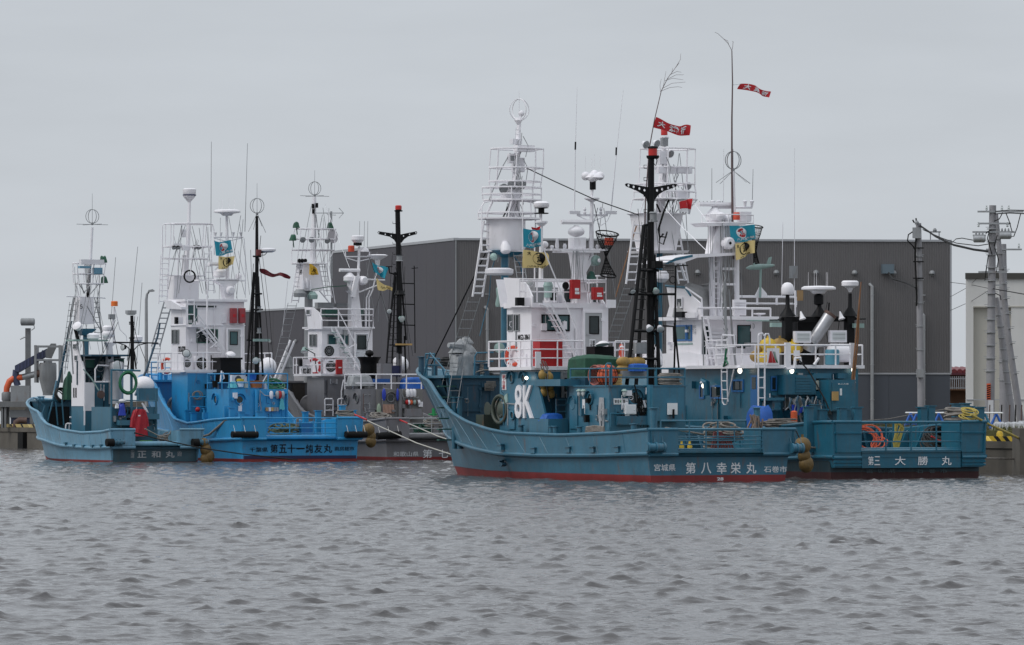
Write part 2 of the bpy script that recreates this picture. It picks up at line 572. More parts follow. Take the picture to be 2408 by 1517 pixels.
def basket(b,u,levels,mat,parent=None,r=.034,n=8,name='basket_rail',y_sq=.9,posts=True,yc=None):
 fr=b.fr
 m=MB()
 loops=[]
 for py,xl,xr in levels:
  a,c=fr.A(xl,py,u),fr.A(xr,py,u)
  h=(c.x-a.x)/2
  lp=[Vector(((a.x+c.x)/2+h*math.cos(2*PI*(i+.5)/n)/math.cos(PI/n),(yc or u)+h*y_sq*math.sin(2*PI*(i+.5)/n),a.z))for i in range(n)]
  loops.append(lp)
  m.tube(lp,r,5,0,True)
 if posts:
  for a,c in zip(loops,loops[1:]):
   for i in range(n):
    m.seg(a[i],c[i],r*.8)
 return b.part(name,m,mat,parent)
def plate(b,u,py,xl,xr,mat,name='platform',th=.06,n=8,parent=None):
 fr=b.fr
 a,c=fr.A(xl,py,u),fr.A(xr,py,u)
 h=(c.x-a.x)/2
 lp=[Vector(((a.x+c.x)/2+h*math.cos(2*PI*(i+.5)/n)/math.cos(PI/n),u+h*.9*math.sin(2*PI*(i+.5)/n),a.z))for i in range(n)]
 return b.part(name,MB().prism(lp,(0,0,th)),mat,parent)
def pipe(b,name,pts,u,r,mat,n=6,parent=None,r1=None,kind=None):
 return b.part(name,MB().tube(b.fr.path(pts,u),r,n,0,False,r1),mat,parent)
def bollard(b,c,h=.45,r=.09,mat=None,cap=True):
 c=Vector(c)
 m=MB().lathe(c,[(r,0),(r,h),(r*(1.5 if cap else 1),h),(r*(1.5 if cap else 1),h+.03),(r*.2,h+.04)],10)
 return b.part('bollard',m,mat)
def acunit(b,P,face=1,mat=None):
 m=MB().pbox(P,0,P.w,0,P.h,0,.3)
 o=b.part('air_conditioner',m,mat or WH2)
 r=min(P.w,P.h)*.40
 c=P.pt(P.w*.42,P.h*.5,.302)
 b.part('fan_guard',MB().lathe(c,[(r,0),(r,.015)],20,0,P.n),BKR,o)
 g=MB()
 for k in(.35,.68,1.0):
  g.torus(c+P.n*.02,r*k,.008,P.n,18,4)
 for a in range(0,180,30):
  v=P.e*(r*math.cos(R(a)))+Vector((0,0,r*math.sin(R(a))))
  g.seg(c+P.n*.02-v,c+P.n*.02+v,.006,4)
 b.part('grille',g,GREY,o)
 return o
def cabinet(b,P,d,mat,name='cabinet',lab=None,bev=.0):
 m=MB().pbox(P,0,P.w,0,P.h,0,d)
 if P.w>.25 and P.h>.25:
  m.pbox(P,.03,P.w-.03,.03,P.h-.03,d,d+.012)
  m.pbox(P,P.w*.8,P.w*.8+.03,P.h*.4,P.h*.55,d+.012,d+.03)
 return b.part(name,m,mat,label=lab)
def lifebuoy(fr,px,py,u,label,Rr=.36,sx=.62,kind='A',tone=None,ax=(-.75,-1,0)):
 c=fr.A(px,py,u)
 t=T(fr,'lifebuoy',label,'lifebuoy',c-Vector((0,0,Rr)),'lifebuoys hung on the boats')
 t.part('ring',MB().torus(c,Rr-.07,.075,ax,24,8),tone or LIFE)
 g=MB()
 A=Vector(ax).normalized()
 uu=Vector((0,0,1)).cross(A).normalized()
 for a in(45,135,225,315):
  d=uu*math.cos(R(a))+Vector((0,0,math.sin(R(a))))
  tg=uu*-math.sin(R(a))+Vector((0,0,math.cos(R(a))))
  cc=c+d*(Rr-.07)
  g.lathe(cc-tg*.04,[(.082,0),(.082,.08)],8,0,tg)
 t.part('band',g,FLW)
 rp=MB().tube([c+(uu*math.cos(R(a))+Vector((0,0,math.sin(R(a)))))*(Rr+.03+.05*abs(math.sin(R(a*2))))for a in range(0,360,15)],.012,4,0,True)
 t.part('grab_line',rp,FLW)
 return t
def float_string(fr,pts,u,label,r=.17,hh=.24,mat=None,group='yellow floats hung as fenders'):
 """each float its own thing, hung on a short line"""
 obs=[]
 for i,p in enumerate(pts):
  c=fr.A(p[0],p[1],u)
  rr=p[2]if len(p)>2 else r
  m=MB().ball(c,(rr,rr,rr*1.25),12,8)
  m.lathe(c+Vector((0,0,rr*1.2)),[(.05,0),(.05,.08)],8)
  m.torus(c,rr*1.0,.012,(0,0,1),14,4)
  obs.append(solo(fr,'float',m,mat or YEL,label[i]if isinstance(label,list)else label,'float',group))
 return obs
def rope(fr,pts,label,mat=None,r=.03,group='mooring ropes',cat='rope',name='mooring_rope',sag=0):
 P=[]
 for a,b in zip(pts,pts[1:]):
  a,b=Vector(a),Vector(b)
  for i in range(12):
   t=i/12
   q=a.lerp(b,t)
   q.z-=sag*4*t*(1-t)
   P.append(q)
 P.append(Vector(pts[-1]))
 return solo(fr,name,MB().tube(P,r,6),mat or ROPE,label,cat,group)
def coil(m,c,Rr,n,r,axis=(0,0,1),wob=.12,hgt=.2,sz=1.0,k=5):
 c=Vector(c)
 ax=Vector(axis).normalized()
 for i in range(n):
  d=Vector((rnd.uniform(-1,1),rnd.uniform(-1,1),rnd.uniform(-1,1)))*wob*Rr
  a2=(ax+Vector((rnd.uniform(-.2,.2),rnd.uniform(-.2,.2),rnd.uniform(-.15,.15)))).normalized()
  m.torus(c+d+ax*(hgt*(i/max(1,n-1)-.5)),Rr*rnd.uniform(.8,1.08),r,a2,18,k,sz=sz)
 return m
def crumple(m,x0,x1,y0,y1,z0,z1,amp=.1,seed=1,taper=.15,sq=.78):
 """a cloth-covered heap: rounded box with folds"""
 rr=random.Random(seed)
 ph=[rr.uniform(0,6.28)for _ in range(8)]
 n,k=32,11
 cx,cy=(x0+x1)/2,(y0+y1)/2
 vs,fs=[],[]
 for j in range(k+1):
  t=j/k
  for i in range(n):
   a=2*PI*i/n
   ca,sa=math.cos(a),math.sin(a)
   q=max(abs(ca),abs(sa))
   rad=1/q*sq+1-sq
   f=(1-taper*t)*(1 if t<.85 else 1-(t-.85)*2.2)
   f*=1+amp*(math.sin(a*5+ph[0]+t*2)*.4+math.sin(a*9+ph[1])*.3*(1-t)+math.sin(a*3+ph[2]+t*5)*.3)
   zz=z0+(z1-z0)*(t if t<.9 else .9+(t-.9)*.8)+amp*(z1-z0)*math.sin(a*2+ph[3])*t*.5
   vs.append((cx+(x1-x0)/2*ca*rad*f,cy+(y1-y0)/2*sa*rad*f,zz))
 for j in range(k):
  for i in range(n):
   fs.append((j*n+i,j*n+(i+1)%n,(j+1)*n+(i+1)%n,(j+1)*n+i))
 fs.append(tuple(range(k*n,k*n+n)))
 return m.add(vs,fs)
def flag(fr,name,u,top,bot,mat,label,cat,group,marks=(),wave=.06,ph=0,mast=None):
 """top/bot: edge points in the picture plane at depth u, from hoist to fly"""
 tp,bt=fr.path(top,u),fr.path(bot,u)
 def interp(L_,s):
  x=s*(len(L_)-1)
  i=min(int(x),len(L_)-2)
  t=x-i
  p0,p1,p2,p3=L_[max(i-1,0)],L_[i],L_[i+1],L_[min(i+2,len(L_)-1)]
  return 0.5*((2*p1)+(p2-p0)*t+(2*p0-5*p1+4*p2-p3)*t*t+(3*p1-p0-3*p2+p3)*t**3)
 def fn(s,t,d=0):
  a,b=interp(bt,s),interp(tp,s)
  q=a.lerp(b,t)
  y=1.8*wave*(math.sin(s*9+ph+t*1.3)*(.3+s)+.4*math.sin(s*17+t*3+ph))
  q.y+=y-d
  q.z+=wave*.25*math.sin(s*8+ph)
  return q
 at=fn(0,0)
 t=T(fr,name,label,cat,at,group)
 t.part('cloth',MB().sheet(lambda s,tt:fn(s,tt),22,10).sheet(lambda s,tt:fn(s,tt,-.004),22,10),mat,smooth=60)
 for mk in marks:
  if mk[0]=='txt':
   _,body,s0,s1,t0,t1,mm,off=mk
   for sgn in(1,-1):
    v,f=text_data(body,off)
    mb=MB().add([fn(s0+(s1-s0)*q[0],t0+(t1-t0)*q[1],sgn*(.012+q[2]*.003))for q in v],f)
    if sgn==1:
     t.part('lettering',mb,mm,smooth=0)
  elif mk[0]=='disc':
   _,cs,ct,rs,rt,mm,d=mk
   mb=MB()
   vs=[fn(cs,ct,d)]+[fn(cs+rs*math.cos(2*PI*i/24),ct+rt*math.sin(2*PI*i/24),d)for i in range(24)]
   mb.add(vs,[(0,1+(i+1)%24,1+i)for i in range(24)])
   t.part('emblem',mb,mm,smooth=0)
  elif mk[0]=='rect':
   _,s0,s1,t0,t1,mm,d=mk
   t.part('panel',MB().sheet(lambda s,tt:fn(s0+(s1-s0)*s,t0+(t1-t0)*tt,d),12,6),mm,smooth=60)
 if mast:
  t.part('halyard',MB().tube([Vector(q)for q in mast],.012,4),FLW)
 return t
 # ---------------------------------------------------------------- hull
def forecastle(b,uf,zf,mat,top,k=.80,ys=None,ends=.35):
 I=b.info
 tp,y0,rows=I['Lr'].y,I['y0'],I['rows']
 lo,hi=[],[]
 n=8
 for i in range(n):
  y=uf+(tp-ends-uf)*i/(n-1)
  t=min(max((y-y0)/(tp-y0),0),1)
  sec=rows[min(range(len(rows)),key=lambda j:abs(rows[j][-1][1]-y))]
  hd,yd=I['atz'](sec,I['zd'])
  x=max(I['hb'](y)*k,.05)
  lo.append((-max(min(hd-.2,x),.02),yd if i else uf,I['zd']))
  hi.append((-x,y,zf))
 vs=lo+hi+[(-p[0],p[1],p[2])for p in lo]+[(-p[0],p[1],p[2])for p in hi]
 fs=[(i,i+n,i+n+1,i+1)for i in range(n-1)]+[(2*n+i,2*n+i+1,3*n+i+1,3*n+i)for i in range(n-1)]
 fs+=[(0,2*n,3*n,n)]
 b.part('forecastle',MB().add(vs,fs),mat)
 o2=[(p[0]*1.07,p[1]-(.12 if i==0 else 0),zf)for i,p in enumerate(hi)]
 o2=o2+[(-x,y,z)for x,y,z in o2[::-1]]
 b.part('forecastle_deck',MB().prism(o2[::-1],(0,0,.10)),top)
def bf(t,s0,p,q):
 return 1.0 if t<=s0 else max(0.0,(1-((t-s0)/(1-s0))**p))**q
def hull(b,spec):
 fr=b.fr
 W0,W1,W2=spec['W']
 Lr=fr.S(*spec['tip'],0)
 Lk=fr.S(*spec['kn_tip'],0)
 Lw=fr.S(*spec['wl_tip'],0)
 y0=-spec.get('over',.28)
 def crv(samples,tip,W,par):
  out_=[]
  for px,py in samples:
   y=10.0
   for _ in range(60):
    t=min(max((y-y0)/(tip.y-y0),0),1)
    v=-W*bf(t,*par)
    y=.7*y+.3*fr.S(px,py,v).y
    y=min(max(y,y0-.1),tip.y)
   out_.append((y,fr.Z(py,-W*bf(min(max((y-y0)/(tip.y-y0),0),1),*par),y)))
  out_.append((tip.y,tip.z))
  out_.sort()
  return np.array(out_)
 pr,pk=(.42,2.3,.85),(.38,2.1,.95)
 cr_,ck=crv(spec['rail'],Lr,W2,pr),crv(spec['knuckle'],Lk,W1,pk)
 zr=lambda y:float(np.interp(y,cr_[:,0],cr_[:,1]))
 zk=lambda y:float(np.interp(y,ck[:,0],ck[:,1]))
 NT=48
 ts=[(i/NT)**.92 for i in range(NT+1)]
 zred=spec['zred']
 rows=[]
 for t in ts:
  yr,yk,yw=y0+(Lr.y-y0)*t,y0+(Lk.y-y0)*t,(Lw.y)*t
  hr,hk,hw=max(W2*bf(t,*pr),.04),max(W1*bf(t,*pk),.04),max(W0*bf(t,.3,1.9,1.15),.04)
  Zr,Zk=zr(yr),zk(yk)
  yb=(Lk.y-.08)*t
  red=zred+.25*max(0,t-.7)
  hb=max(hw+(hk-hw)*.55,.04)
  sec=[(hw*.85,(Lw.y-.5)*t,-.7),(hw,yw,-.05),(hw+(hb-hw)*.3,yw+(yb-yw)*.3,red),(hw+(hb-hw)*.32,yw+(yb-yw)*.33,red+.001),(hb,yb,Zk-.14),(hk,yk,Zk-.03),(hk,yk,Zk+.03)]
  for q in(.33,.66):
   bow=q**(1+1.2*t)
   sec.append((hk+(hr-hk)*bow,yk+(yr-yk)*q,Zk+(Zr-Zk)*q))
  sec.append((hr,yr,Zr))
  rows.append(sec)
 K=len(rows[0])
 paint_m,red_m,low_m=spec['mats']
 m=MB()
 for sg in(-1,1):
  vs=[(sg*p[0],p[1],p[2])for sec in rows for p in sec]
  for j in range(K-1):
   mi=1 if j<2 else(2 if j in(3,)and low_m else 0)
   fs=[]
   for i in range(NT):
    a,c=i*K+j,(i+1)*K+j
    fs.append((a,a+1,c+1,c)if sg>0 else(a,c,c+1,a+1))
   o=len(m.v)
   m.v+=vs if j==0 else[]
   base=o if j==0 else base_
   if j==0:
    base_=o
   m.f+=[tuple(base_+q for q in f)for f in fs]
   m.m+=[mi]*len(fs)
   # transom, in strips
 s0=rows[0]
 zl=spec['zlip']
 tr=[(s0[0][0],0,-.7),(s0[1][0],0,s0[1][2]),(s0[2][0],0,s0[2][2]),(s0[4][0],0,s0[4][2]),(s0[4][0],0,max(zl,s0[4][2]+.02))]
 for(a,c),mi in zip(zip(tr,tr[1:]),(1,1,2 if low_m else 0,0)):
  m.add([(-a[0],-.002,a[2]),(a[0],-.002,a[2]),(c[0],-.002,c[2]),(-c[0],-.002,c[2])],[(0,1,2,3)],mi)
  # overhang soffit
 m.add([(-s0[5][0],y0,s0[5][2]),(s0[5][0],y0,s0[5][2]),(s0[4][0],0.02,s0[4][2]),(-s0[4][0],.02,s0[4][2])],[(0,3,2,1)],0)
 b.part('hull',m,[paint_m,red_m,low_m or paint_m],smooth=32)
 # bulwark inner skin + deck
 zd=spec['zdeck']
 m=MB()
 def at_z(sec,z):
  for p,q in zip(sec,sec[1:]):
   if p[2]<=z<=q[2]:
    f=(z-p[2])/max(q[2]-p[2],1e-6)
    return p[0]+(q[0]-p[0])*f,p[1]+(q[1]-p[1])*f
  return sec[-1][0],sec[-1][1]
 for sg in(-1,1):
  vs=[]
  for sec in rows[:-1]:
   hr,yr,Zr=sec[-1]
   hi=max(hr-.1,.02)
   hd,yd=at_z(sec,zd)
   vs+=[(sg*max(hd-.12,.01),yd-.1,zd-.02),(sg*hi,yr-.05,max(Zr-.01,zd)),(sg*hr,yr,Zr)]
  n=len(rows)-1
  fs=[(i*3+j,i*3+3+j,i*3+4+j,i*3+1+j)if sg>0 else(i*3+j,i*3+1+j,i*3+4+j,i*3+3+j)for i in range(n-1)for j in(0,1)]
  m.add(vs,fs)
  for i in range(2,n-13,2):
   hi,y=rows[i][-1][0]-.1,rows[i][-1][1]
   hd,yd=at_z(rows[i],zd)
   hd-=.12
   m.hexa([(sg*hd,yd,zd),(sg*(hd-.14),yd,zd),(sg*(hd-.14),yd+.03,zd),(sg*hd,yd+.03,zd),(sg*hi,y,rows[i][-1][2]-.03),(sg*(hi-.1),y,rows[i][-1][2]-.03),(sg*(hi-.1),y+.03,rows[i][-1][2]-.03),(sg*hi,y+.03,rows[i][-1][2]-.03)])
 b.part('bulwark',m,spec.get('inner',paint_m))
 m=MB()
 left=[(-max(at_z(sec,zd)[0]-.08,.02),at_z(sec,zd)[1]-.05,zd)for sec in rows]
 right=[(-p[0],p[1],p[2])for p in left]
 m.add(left+right,[(i,NT+1+i,NT+2+i,i+1)for i in range(NT)])
 b.part('deck',m,spec.get('deckmat',DK))
 # cap rail and strakes
 for sg,nm in((-1,'port'),(1,'starboard')):
  b.part('cap_rail',MB().tube([(sg*sec[-1][0],sec[-1][1],sec[-1][2])for sec in rows],spec.get('capr',.065),7),paint_m)
  b.part('rubbing_strake',MB().tube([(sg*(sec[5][0]+.01),sec[5][1],(sec[5][2]+sec[6][2])/2)for sec in rows],.075,7),paint_m)
 for i in range(3,NT-4,4):
  for sg in(-1,1):
   b.part('weld_seam',MB().tube([(sg*(p[0]+.004),p[1],p[2])for p in rows[i][6:]],.013,4),paint_m)
   # stern bulwark corners with gap
 g0,g1=fr.A(spec['gap'][0],1000,y0).x,fr.A(spec['gap'][1],1000,y0).x
 Zt,Zb=rows[0][-1][2],s0[5][2]
 hw2,hk=rows[0][-1][0],s0[5][0]
 Zt2=Zt+spec.get('tilt',0)
 for xa,xb in((-hw2,g0),(g1,hw2)):
  xo=-hk if xa<0 else hk
  P=[(xo if xa<0 else xa,y0,Zb),(xb if xa<0 else xo,y0,Zb),(xb,y0,Zt),(xa,y0,Zt)]
  m=MB().prism(P,(0,.07,0))
  b.part('stern_bulwark',m,paint_m)
  b.part('cap_rail',MB().seg((xa,y0+.02,Zt),(xb,y0+.02,Zt),spec.get('capr',.065),7),paint_m)
  b.part('rubbing_strake',MB().seg((xo if xa<0 else xa,y0,Zb),(xb if xa<0 else xo,y0,Zb),.07,7),paint_m)
  xi=g0 if xa<0 else g1
  b.part('bulwark_return',MB().box(xi-.035,xi+.035,y0+.07,1.1,zd,Zt-.05),paint_m)
 b.part('stern_roller',MB().tube([(g0,-.04,zl-.08),(g1,-.04,zl-.08)],.14,14),spec.get('lip',paint_m))
 b.info=dict(zr=zr,zk=zk,y0=y0,g0=g0,g1=g1,Zt=Zt,Zb=Zb,zd=zd,W2=W2,atz=at_z,Lr=Lr,rows=rows,hb=lambda y:W2*bf(min(max((y-y0)/(Lr.y-y0),0),1),*pr),zl=zl)
 return b.info
def house(b,name,v,pxL,pxC,pxR,pyT,pyB,mats,z0=None,pyC=None,trim=None):
 fr=b.fr
 c=fr.S(pxC,pyT,v)
 u1,u2=c.y,fr.S(pxL,pyT,v).y
 x1=fr.A(pxR,pyT,u1).x
 z1=c.z
 z0=fr.Z(pyB,v,u1)if z0 is None else z0
 m=MB().box(v,x1,u1,u2,z0,z1)
 b.part(name,m,mats)
 if trim:
  b.part('roof_edge',MB().box(v-.05,x1+.05,u1-.05,u2+.05,z1,z1+.06),trim)
 return dict(u1=u1,u2=u2,x0=v,x1=x1,z0=z0,z1=z1)
def tripod_mast(b,base,top,r0,r1,mat,name='mast'):
 return b.part(name,MB().seg(base,top,r0,10,0,r1),mat)
def cut_plate(outline,holes,th):
 """2-D outline with round holes as real geometry; returns verts (x, z, depth) and faces"""
 c=bpy.data.curves.new('t','CURVE')
 c.dimensions='2D'
 c.fill_mode='BOTH'
 c.extrude=th/2
 for pl in[outline]+[[(hx+hr*math.cos(2*PI*i/14),hz+hr*math.sin(2*PI*i/14))for i in range(14)]for hx,hz,hr in holes]:
  sp=c.splines.new('POLY')
  sp.points.add(len(pl)-1)
  for i,q in enumerate(pl):
   sp.points[i].co=(q[0],q[1],0,1)
  sp.use_cyclic_u=True
 o=bpy.data.objects.new('t',c)
 col.objects.link(o)
 me=bpy.data.meshes.new_from_object(o.evaluated_get(bpy.context.evaluated_depsgraph_get()))
 v=[tuple(q.co)for q in me.vertices]
 f=[tuple(p.vertices)for p in me.polygons]
 bpy.data.objects.remove(o)
 bpy.data.curves.remove(c)
 bpy.data.meshes.remove(me)
 return v,f
def v_arm(b,u,pts,th,mat,holes,hr):
 fr=b.fr
 P=[(q.x,q.z)for q in fr.path(pts,u)]
 H_=[(q.x,q.z,hr)for q in fr.path(holes,u)]
 v,f=cut_plate(P,H_,th)
 return b.part('crossarm',MB().add([(q[0],u+q[2],q[1])for q in v],f),mat,smooth=0)
def fuss(b,kind,pl,x0,x1,y0,y1,n,mats,seed):
 """pipes, brackets and small boxes fixed on a wall"""
 q=random.Random(seed)
 fr=b.fr
 f=fr.A if kind=='A' else fr.S
 nn=Vector((0,-1,0))if kind=='A' else Vector((-1,0,0))
 for i in range(n):
  px,py=q.uniform(x0,x1),q.uniform(y0,y1)
  r=q.random()
  if r<.45:
   h=q.uniform(.2,.8)*(y1-y0)
   dx=q.choice((0,0,q.uniform(-8,8)))
   P=[(px,py),(px,min(py+h,y1)),(px+dx,min(py+h,y1))]
   b.part('conduit',MB().tube([f(a,c,pl)+nn*.04 for a,c in P],q.uniform(.012,.03),5),q.choice(mats))
  elif r<.7:
   c=f(px,py,pl)+nn*.06
   b.part('fitting',MB().cbox(c,(q.uniform(.08,.25),q.uniform(.08,.16),q.uniform(.08,.3))),q.choice(mats))
  elif r<.85:
   c=f(px,py,pl)+nn*.05
   b.part('valve',MB().torus(c,q.uniform(.06,.11),.014,nn,12,4).seg(c,c-nn*.05,.02),q.choice(mats))
  else:
   c=f(px,py,pl)
   b.part('hook',MB().tube([c,c+nn*.12,c+nn*.14-Vector((0,0,.15)),c+nn*.05-Vector((0,0,.22))],.014,4),q.choice(mats))
def rigging(b,u,x0,x1,y0,y1,n,mat,seed,sp=25):
 q=random.Random(seed)
 for i in range(n):
  a=(q.uniform(x0,x1),y0+q.uniform(0,(y1-y0)*.2))
  c=(a[0]+q.uniform(-sp,sp),y1-q.uniform(0,(y1-y0)*.2))
  m_=((a[0]+c[0])/2+q.uniform(-4,4),(a[1]+c[1])/2)
  b.part('rigging_line',MB().tube(b.fr.path([a,m_,c],u+q.uniform(-.6,.6)),q.uniform(.009,.016),4),mat)
def ropeladder(b,p0,p1,wv,n,mat):
 return ladder(b,p0,p1,wv,n,mat,r=.014,rung=.02,name='rope_ladder',flat=.05)
 # ================================================================ SETTING
W=Fr(0,0,0)
WX=lambda px,Y:(px-CX)/FOC*Y
WZ=lambda py,Y:EYE-(py-HZ)/FOC*Y
def sea():
 rs=np.random.RandomState(5)
 ys=[-30.0,20.0,45.0]
 y=54.0
 while y<335:
  ys.append(y)
  y+=max(.05,(y/54)**1.1*.043)if y<200 else .34
 ys+=[345,370,420,520,800,1500,3500,9000,20000]
 ys=np.array(ys)
 nc=560
 t=np.concatenate([[-60,-8,-2.2],np.linspace(-1.45,1.45,nc),[2.2,8,60]])
 wd=.1003*np.maximum(ys,54)*1.06
 X=wd[:,None]*t[None,:]
 Y=np.repeat(ys[:,None],len(t),1)
 Z=np.zeros_like(X)
 DX=np.zeros_like(X)
 DY=np.zeros_like(X)
 for i in range(96):
  lam=.17*(1.5/.17)**rs.rand()
  if i<3:
   lam=(6.0,4.0,3.0)[i]
  ang=R(-90+14)+rs.normal()*(.62 if lam<2 else .4)
  k=2*PI/lam
  kx,ky=k*math.cos(ang),k*math.sin(ang)
  a=.0030*lam**.80*(.6+.8*rs.rand())*(.35 if i<3 else 1)
  ph=rs.rand()*6.28
  # long gusts and calmer patches
  g=1+.55*np.sin(X*.11+Y*.05+ph)*np.sin(Y*.083-X*.06+2*ph)
  P=kx*X+ky*Y+ph
  pt_=np.sin(X*3.3+Y*1.3+np.sin(Y*1.4+X*.7)*2.6)*np.sin(Y*2.4-X*1.7+np.sin(X*2.3-Y*.6)*2.6)
  g=g*(.68+1.5*np.clip(pt_,0,1)**1.3)
  if lam<.8:
   g=g*np.clip((330-Y)/200,0,1)
  Z+=a*g*np.cos(P)
  q=1.0
  DX-=q*a*g*kx/k*np.sin(P)
  DY-=q*a*g*ky/k*np.sin(P)
 fade=np.ones_like(X)
 fade[:,:3]=0
 fade[:,-3:]=0
 fade[:3]=0
 fade[-9:]=0
 Z*=fade
 X=X+DX*fade
 Y=Y+DY*fade
 co_=np.stack([X,Y,Z],-1).reshape(-1,3).astype(np.float32)
 nr,ncn=len(ys),len(t)
 idx=np.arange(nr*ncn).reshape(nr,ncn)
 f=np.stack([idx[:-1,:-1],idx[:-1,1:],idx[1:,1:],idx[1:,:-1]],-1).reshape(-1,4)
 me=bpy.data.meshes.new('water')
 me.vertices.add(len(co_))
 me.vertices.foreach_set('co',co_.ravel())
 me.loops.add(f.size)
 me.loops.foreach_set('vertex_index',f.ravel().astype(np.int32))
 me.polygons.add(len(f))
 me.polygons.foreach_set('loop_start',np.arange(0,f.size,4,dtype=np.int32))
 me.polygons.foreach_set('use_smooth',np.ones(len(f),dtype=bool))
 me.update(calc_edges=True)
 m=bpy.data.materials.new('harbour_water')
 m.use_nodes=True
 tt=m.node_tree
 p=tt.nodes['Principled BSDF']
 p.inputs['Base Color'].default_value=(.092,.088,.088,1)
 p.inputs['Roughness'].default_value=.05
 p.inputs['IOR'].default_value=1.333
 gc=tt.nodes.new('ShaderNodeNewGeometry')
 mpp=tt.nodes.new('ShaderNodeMapping')
 mpp.inputs['Scale'].default_value=(9,14,9)
 no=tt.nodes.new('ShaderNodeTexNoise')
 no.inputs['Scale'].default_value=1
 no.inputs['Detail'].default_value=3
 bu=tt.nodes.new('ShaderNodeBump')
 bu.inputs['Strength'].default_value=.42
 bu.inputs['Distance'].default_value=.04
 k=tt.links.new
 k(gc.outputs['Position'],mpp.inputs[0])
 k(mpp.outputs[0],no.inputs['Vector'])
 k(no.outputs['Fac'],bu.inputs['Height'])
 k(bu.outputs[0],p.inputs['Normal'])
 me.materials.append(m)
 o=bpy.data.objects.new('water',me)
 col.objects.link(o)
 tag(o,'choppy grey harbour water under an overcast sky',kind='structure')
sea()
def struct(name,mb,mats,smooth=38):
 me=mb.mesh(name,(0,0,0),smooth)
 setmats(me,mats)
 o=bpy.data.objects.new(name,me)
 col.objects.link(o)
 o['kind']='structure'
 return o
QZ=1.28
qx=lambda Y:19.9-(Y-204)*.4386
ground=[(qx(150),150),(qx(336),336),(qx(336)+16,344),(-6,352),(10,430),(230,520),(230,150)]
struct('ground',MB().prism([(x,y,QZ-.25)for x,y in ground][::-1],(0,0,.25)),ASPH)
# quay wall with recesses
qw=struct('quay_wall',MB().prism([(qx(150)+.5,150,-1.2),(qx(336)+.5,336,-1.2),(qx(336)+16,344,-1.2),(230,520,-1.2),(230,150,-1.2)][::-1],(0,0,1.2+QZ-.26)),CONCD)
qdir=Vector((-.4386,1,0)).normalized()
qn=Vector((-1,-.4386,0)).normalized()
def qpt(Y,out_=0,z=0):
 return Vector((qx(Y),Y,z))+qn*out_
def qpart(name,mb,mat,kind=None):
 me=mb.mesh(name)
 setmats(me,mat)
 o=bpy.data.objects.new(name,me)
 col.objects.link(o)
 o.parent=qw
 return o
Y=196.0
while Y<334:
 a,c=qpt(Y,0),qpt(Y+5.2,0)
 m=MB().hexa([a+Vector((0,0,.0))-qn*.6,a+qn*.05,c+qn*.05,c-qn*.6,a-qn*.6+Vector((0,0,QZ-.262)),a+qn*.05+Vector((0,0,QZ-.262)),c+qn*.05+Vector((0,0,QZ-.262)),c-qn*.6+Vector((0,0,QZ-.262))])
 if Y<215 or Y>300:
  qpart('wall_block',m,CONC)
  for zz in(.75,):
   p=qpt(Y+5.9,.02)
   qpart('rubber_fender',MB().hexa([qpt(Y+5.35,.0,-.4),qpt(Y+5.35,.28,-.4),qpt(Y+6.3,.28,-.4),qpt(Y+6.3,0,-.4),qpt(Y+5.35,.0,1.0),qpt(Y+5.35,.28,1.0),qpt(Y+6.3,.28,1.0),qpt(Y+6.3,0,1.0)]),BKR)
 qpart('coping',MB().hexa([qpt(Y,-.9,QZ-.25),qpt(Y,.12,QZ-.25),qpt(Y+6.46,.12,QZ-.25),qpt(Y+6.46,-.9,QZ-.25),qpt(Y,-.9,QZ+.03),qpt(Y,.12,QZ+.03),qpt(Y+6.46,.12,QZ+.03),qpt(Y+6.46,-.9,QZ+.03)]),CONC)
 Y+=6.5
 # striped wheel stops
k=0
for Y0 in[202.2+i*3.4 for i in range(40)]:
 if not(Y0<222 or Y0>290):
  continue
 far=Y0>290
 z0=QZ+.035
 a,c=qpt(Y0,.05),qpt(Y0+3.0,.05)
 kb=T(W,'wheel_stop','worn yellow edge block on the quay at far left in front of the hopper stand' if far else 'yellow and black striped edge block on the quay behind the teal boats','edge block',(a.x,a.y,z0),'edge blocks on the quay')
 mb=MB()
 ns=9
 for i in range(ns):
  for up in(0,):
   p0,p1=a.lerp(c,i/ns),a.lerp(c,(i+1)/ns)
   ex=qn*.0
   sh=(c-a)/ns*.9
   mb.hexa([p0-qn*.22+Vector((0,0,z0)),p0+Vector((0,0,z0)),p1+Vector((0,0,z0)),p1-qn*.22+Vector((0,0,z0)),p0+sh-qn*.22+Vector((0,0,z0+.2)),p0+sh+Vector((0,0,z0+.2)),p1+sh+Vector((0,0,z0+.2)),p1+sh-qn*.22+Vector((0,0,z0+.2))],(i%2)if not far else(1 if i%4==3 else 0))
 kb.part('block',mb,[YELB if not far else paint('faded_yellow',(.42,.33,.13),.8,.3,.5),BK])
 k+=1
struct('verge',MB().prism([(qx(207)+1.5,207,QZ),(qx(240)+1.5,240,QZ),(qx(240)+14,240,QZ),(qx(207)+12,204,QZ)][::-1],(0,0,.45)),GRASS)
gr=MB()
for i in range(2600):
 y=rnd.uniform(206,238)
 x=qx(y)+rnd.uniform(1.5,9)
 h=rnd.uniform(.08,.3)
 a=rnd.uniform(0,PI)
 d=.03
 gr.add([(x-d*math.cos(a),y-d*math.sin(a),QZ+.43),(x+d*math.cos(a),y+d*math.sin(a),QZ+.43),(x+rnd.uniform(-.08,.08),y,QZ+.45+h)],[(0,1,2)])
g_=struct('grass',gr,GRASS,0)
g_['kind']='stuff'
g_['label']='dry tufts of grass on the verge behind the quay edge at right'
struct('breakwater',MB().box(-900,-120,1850,1870,-1,3.3),CONC)
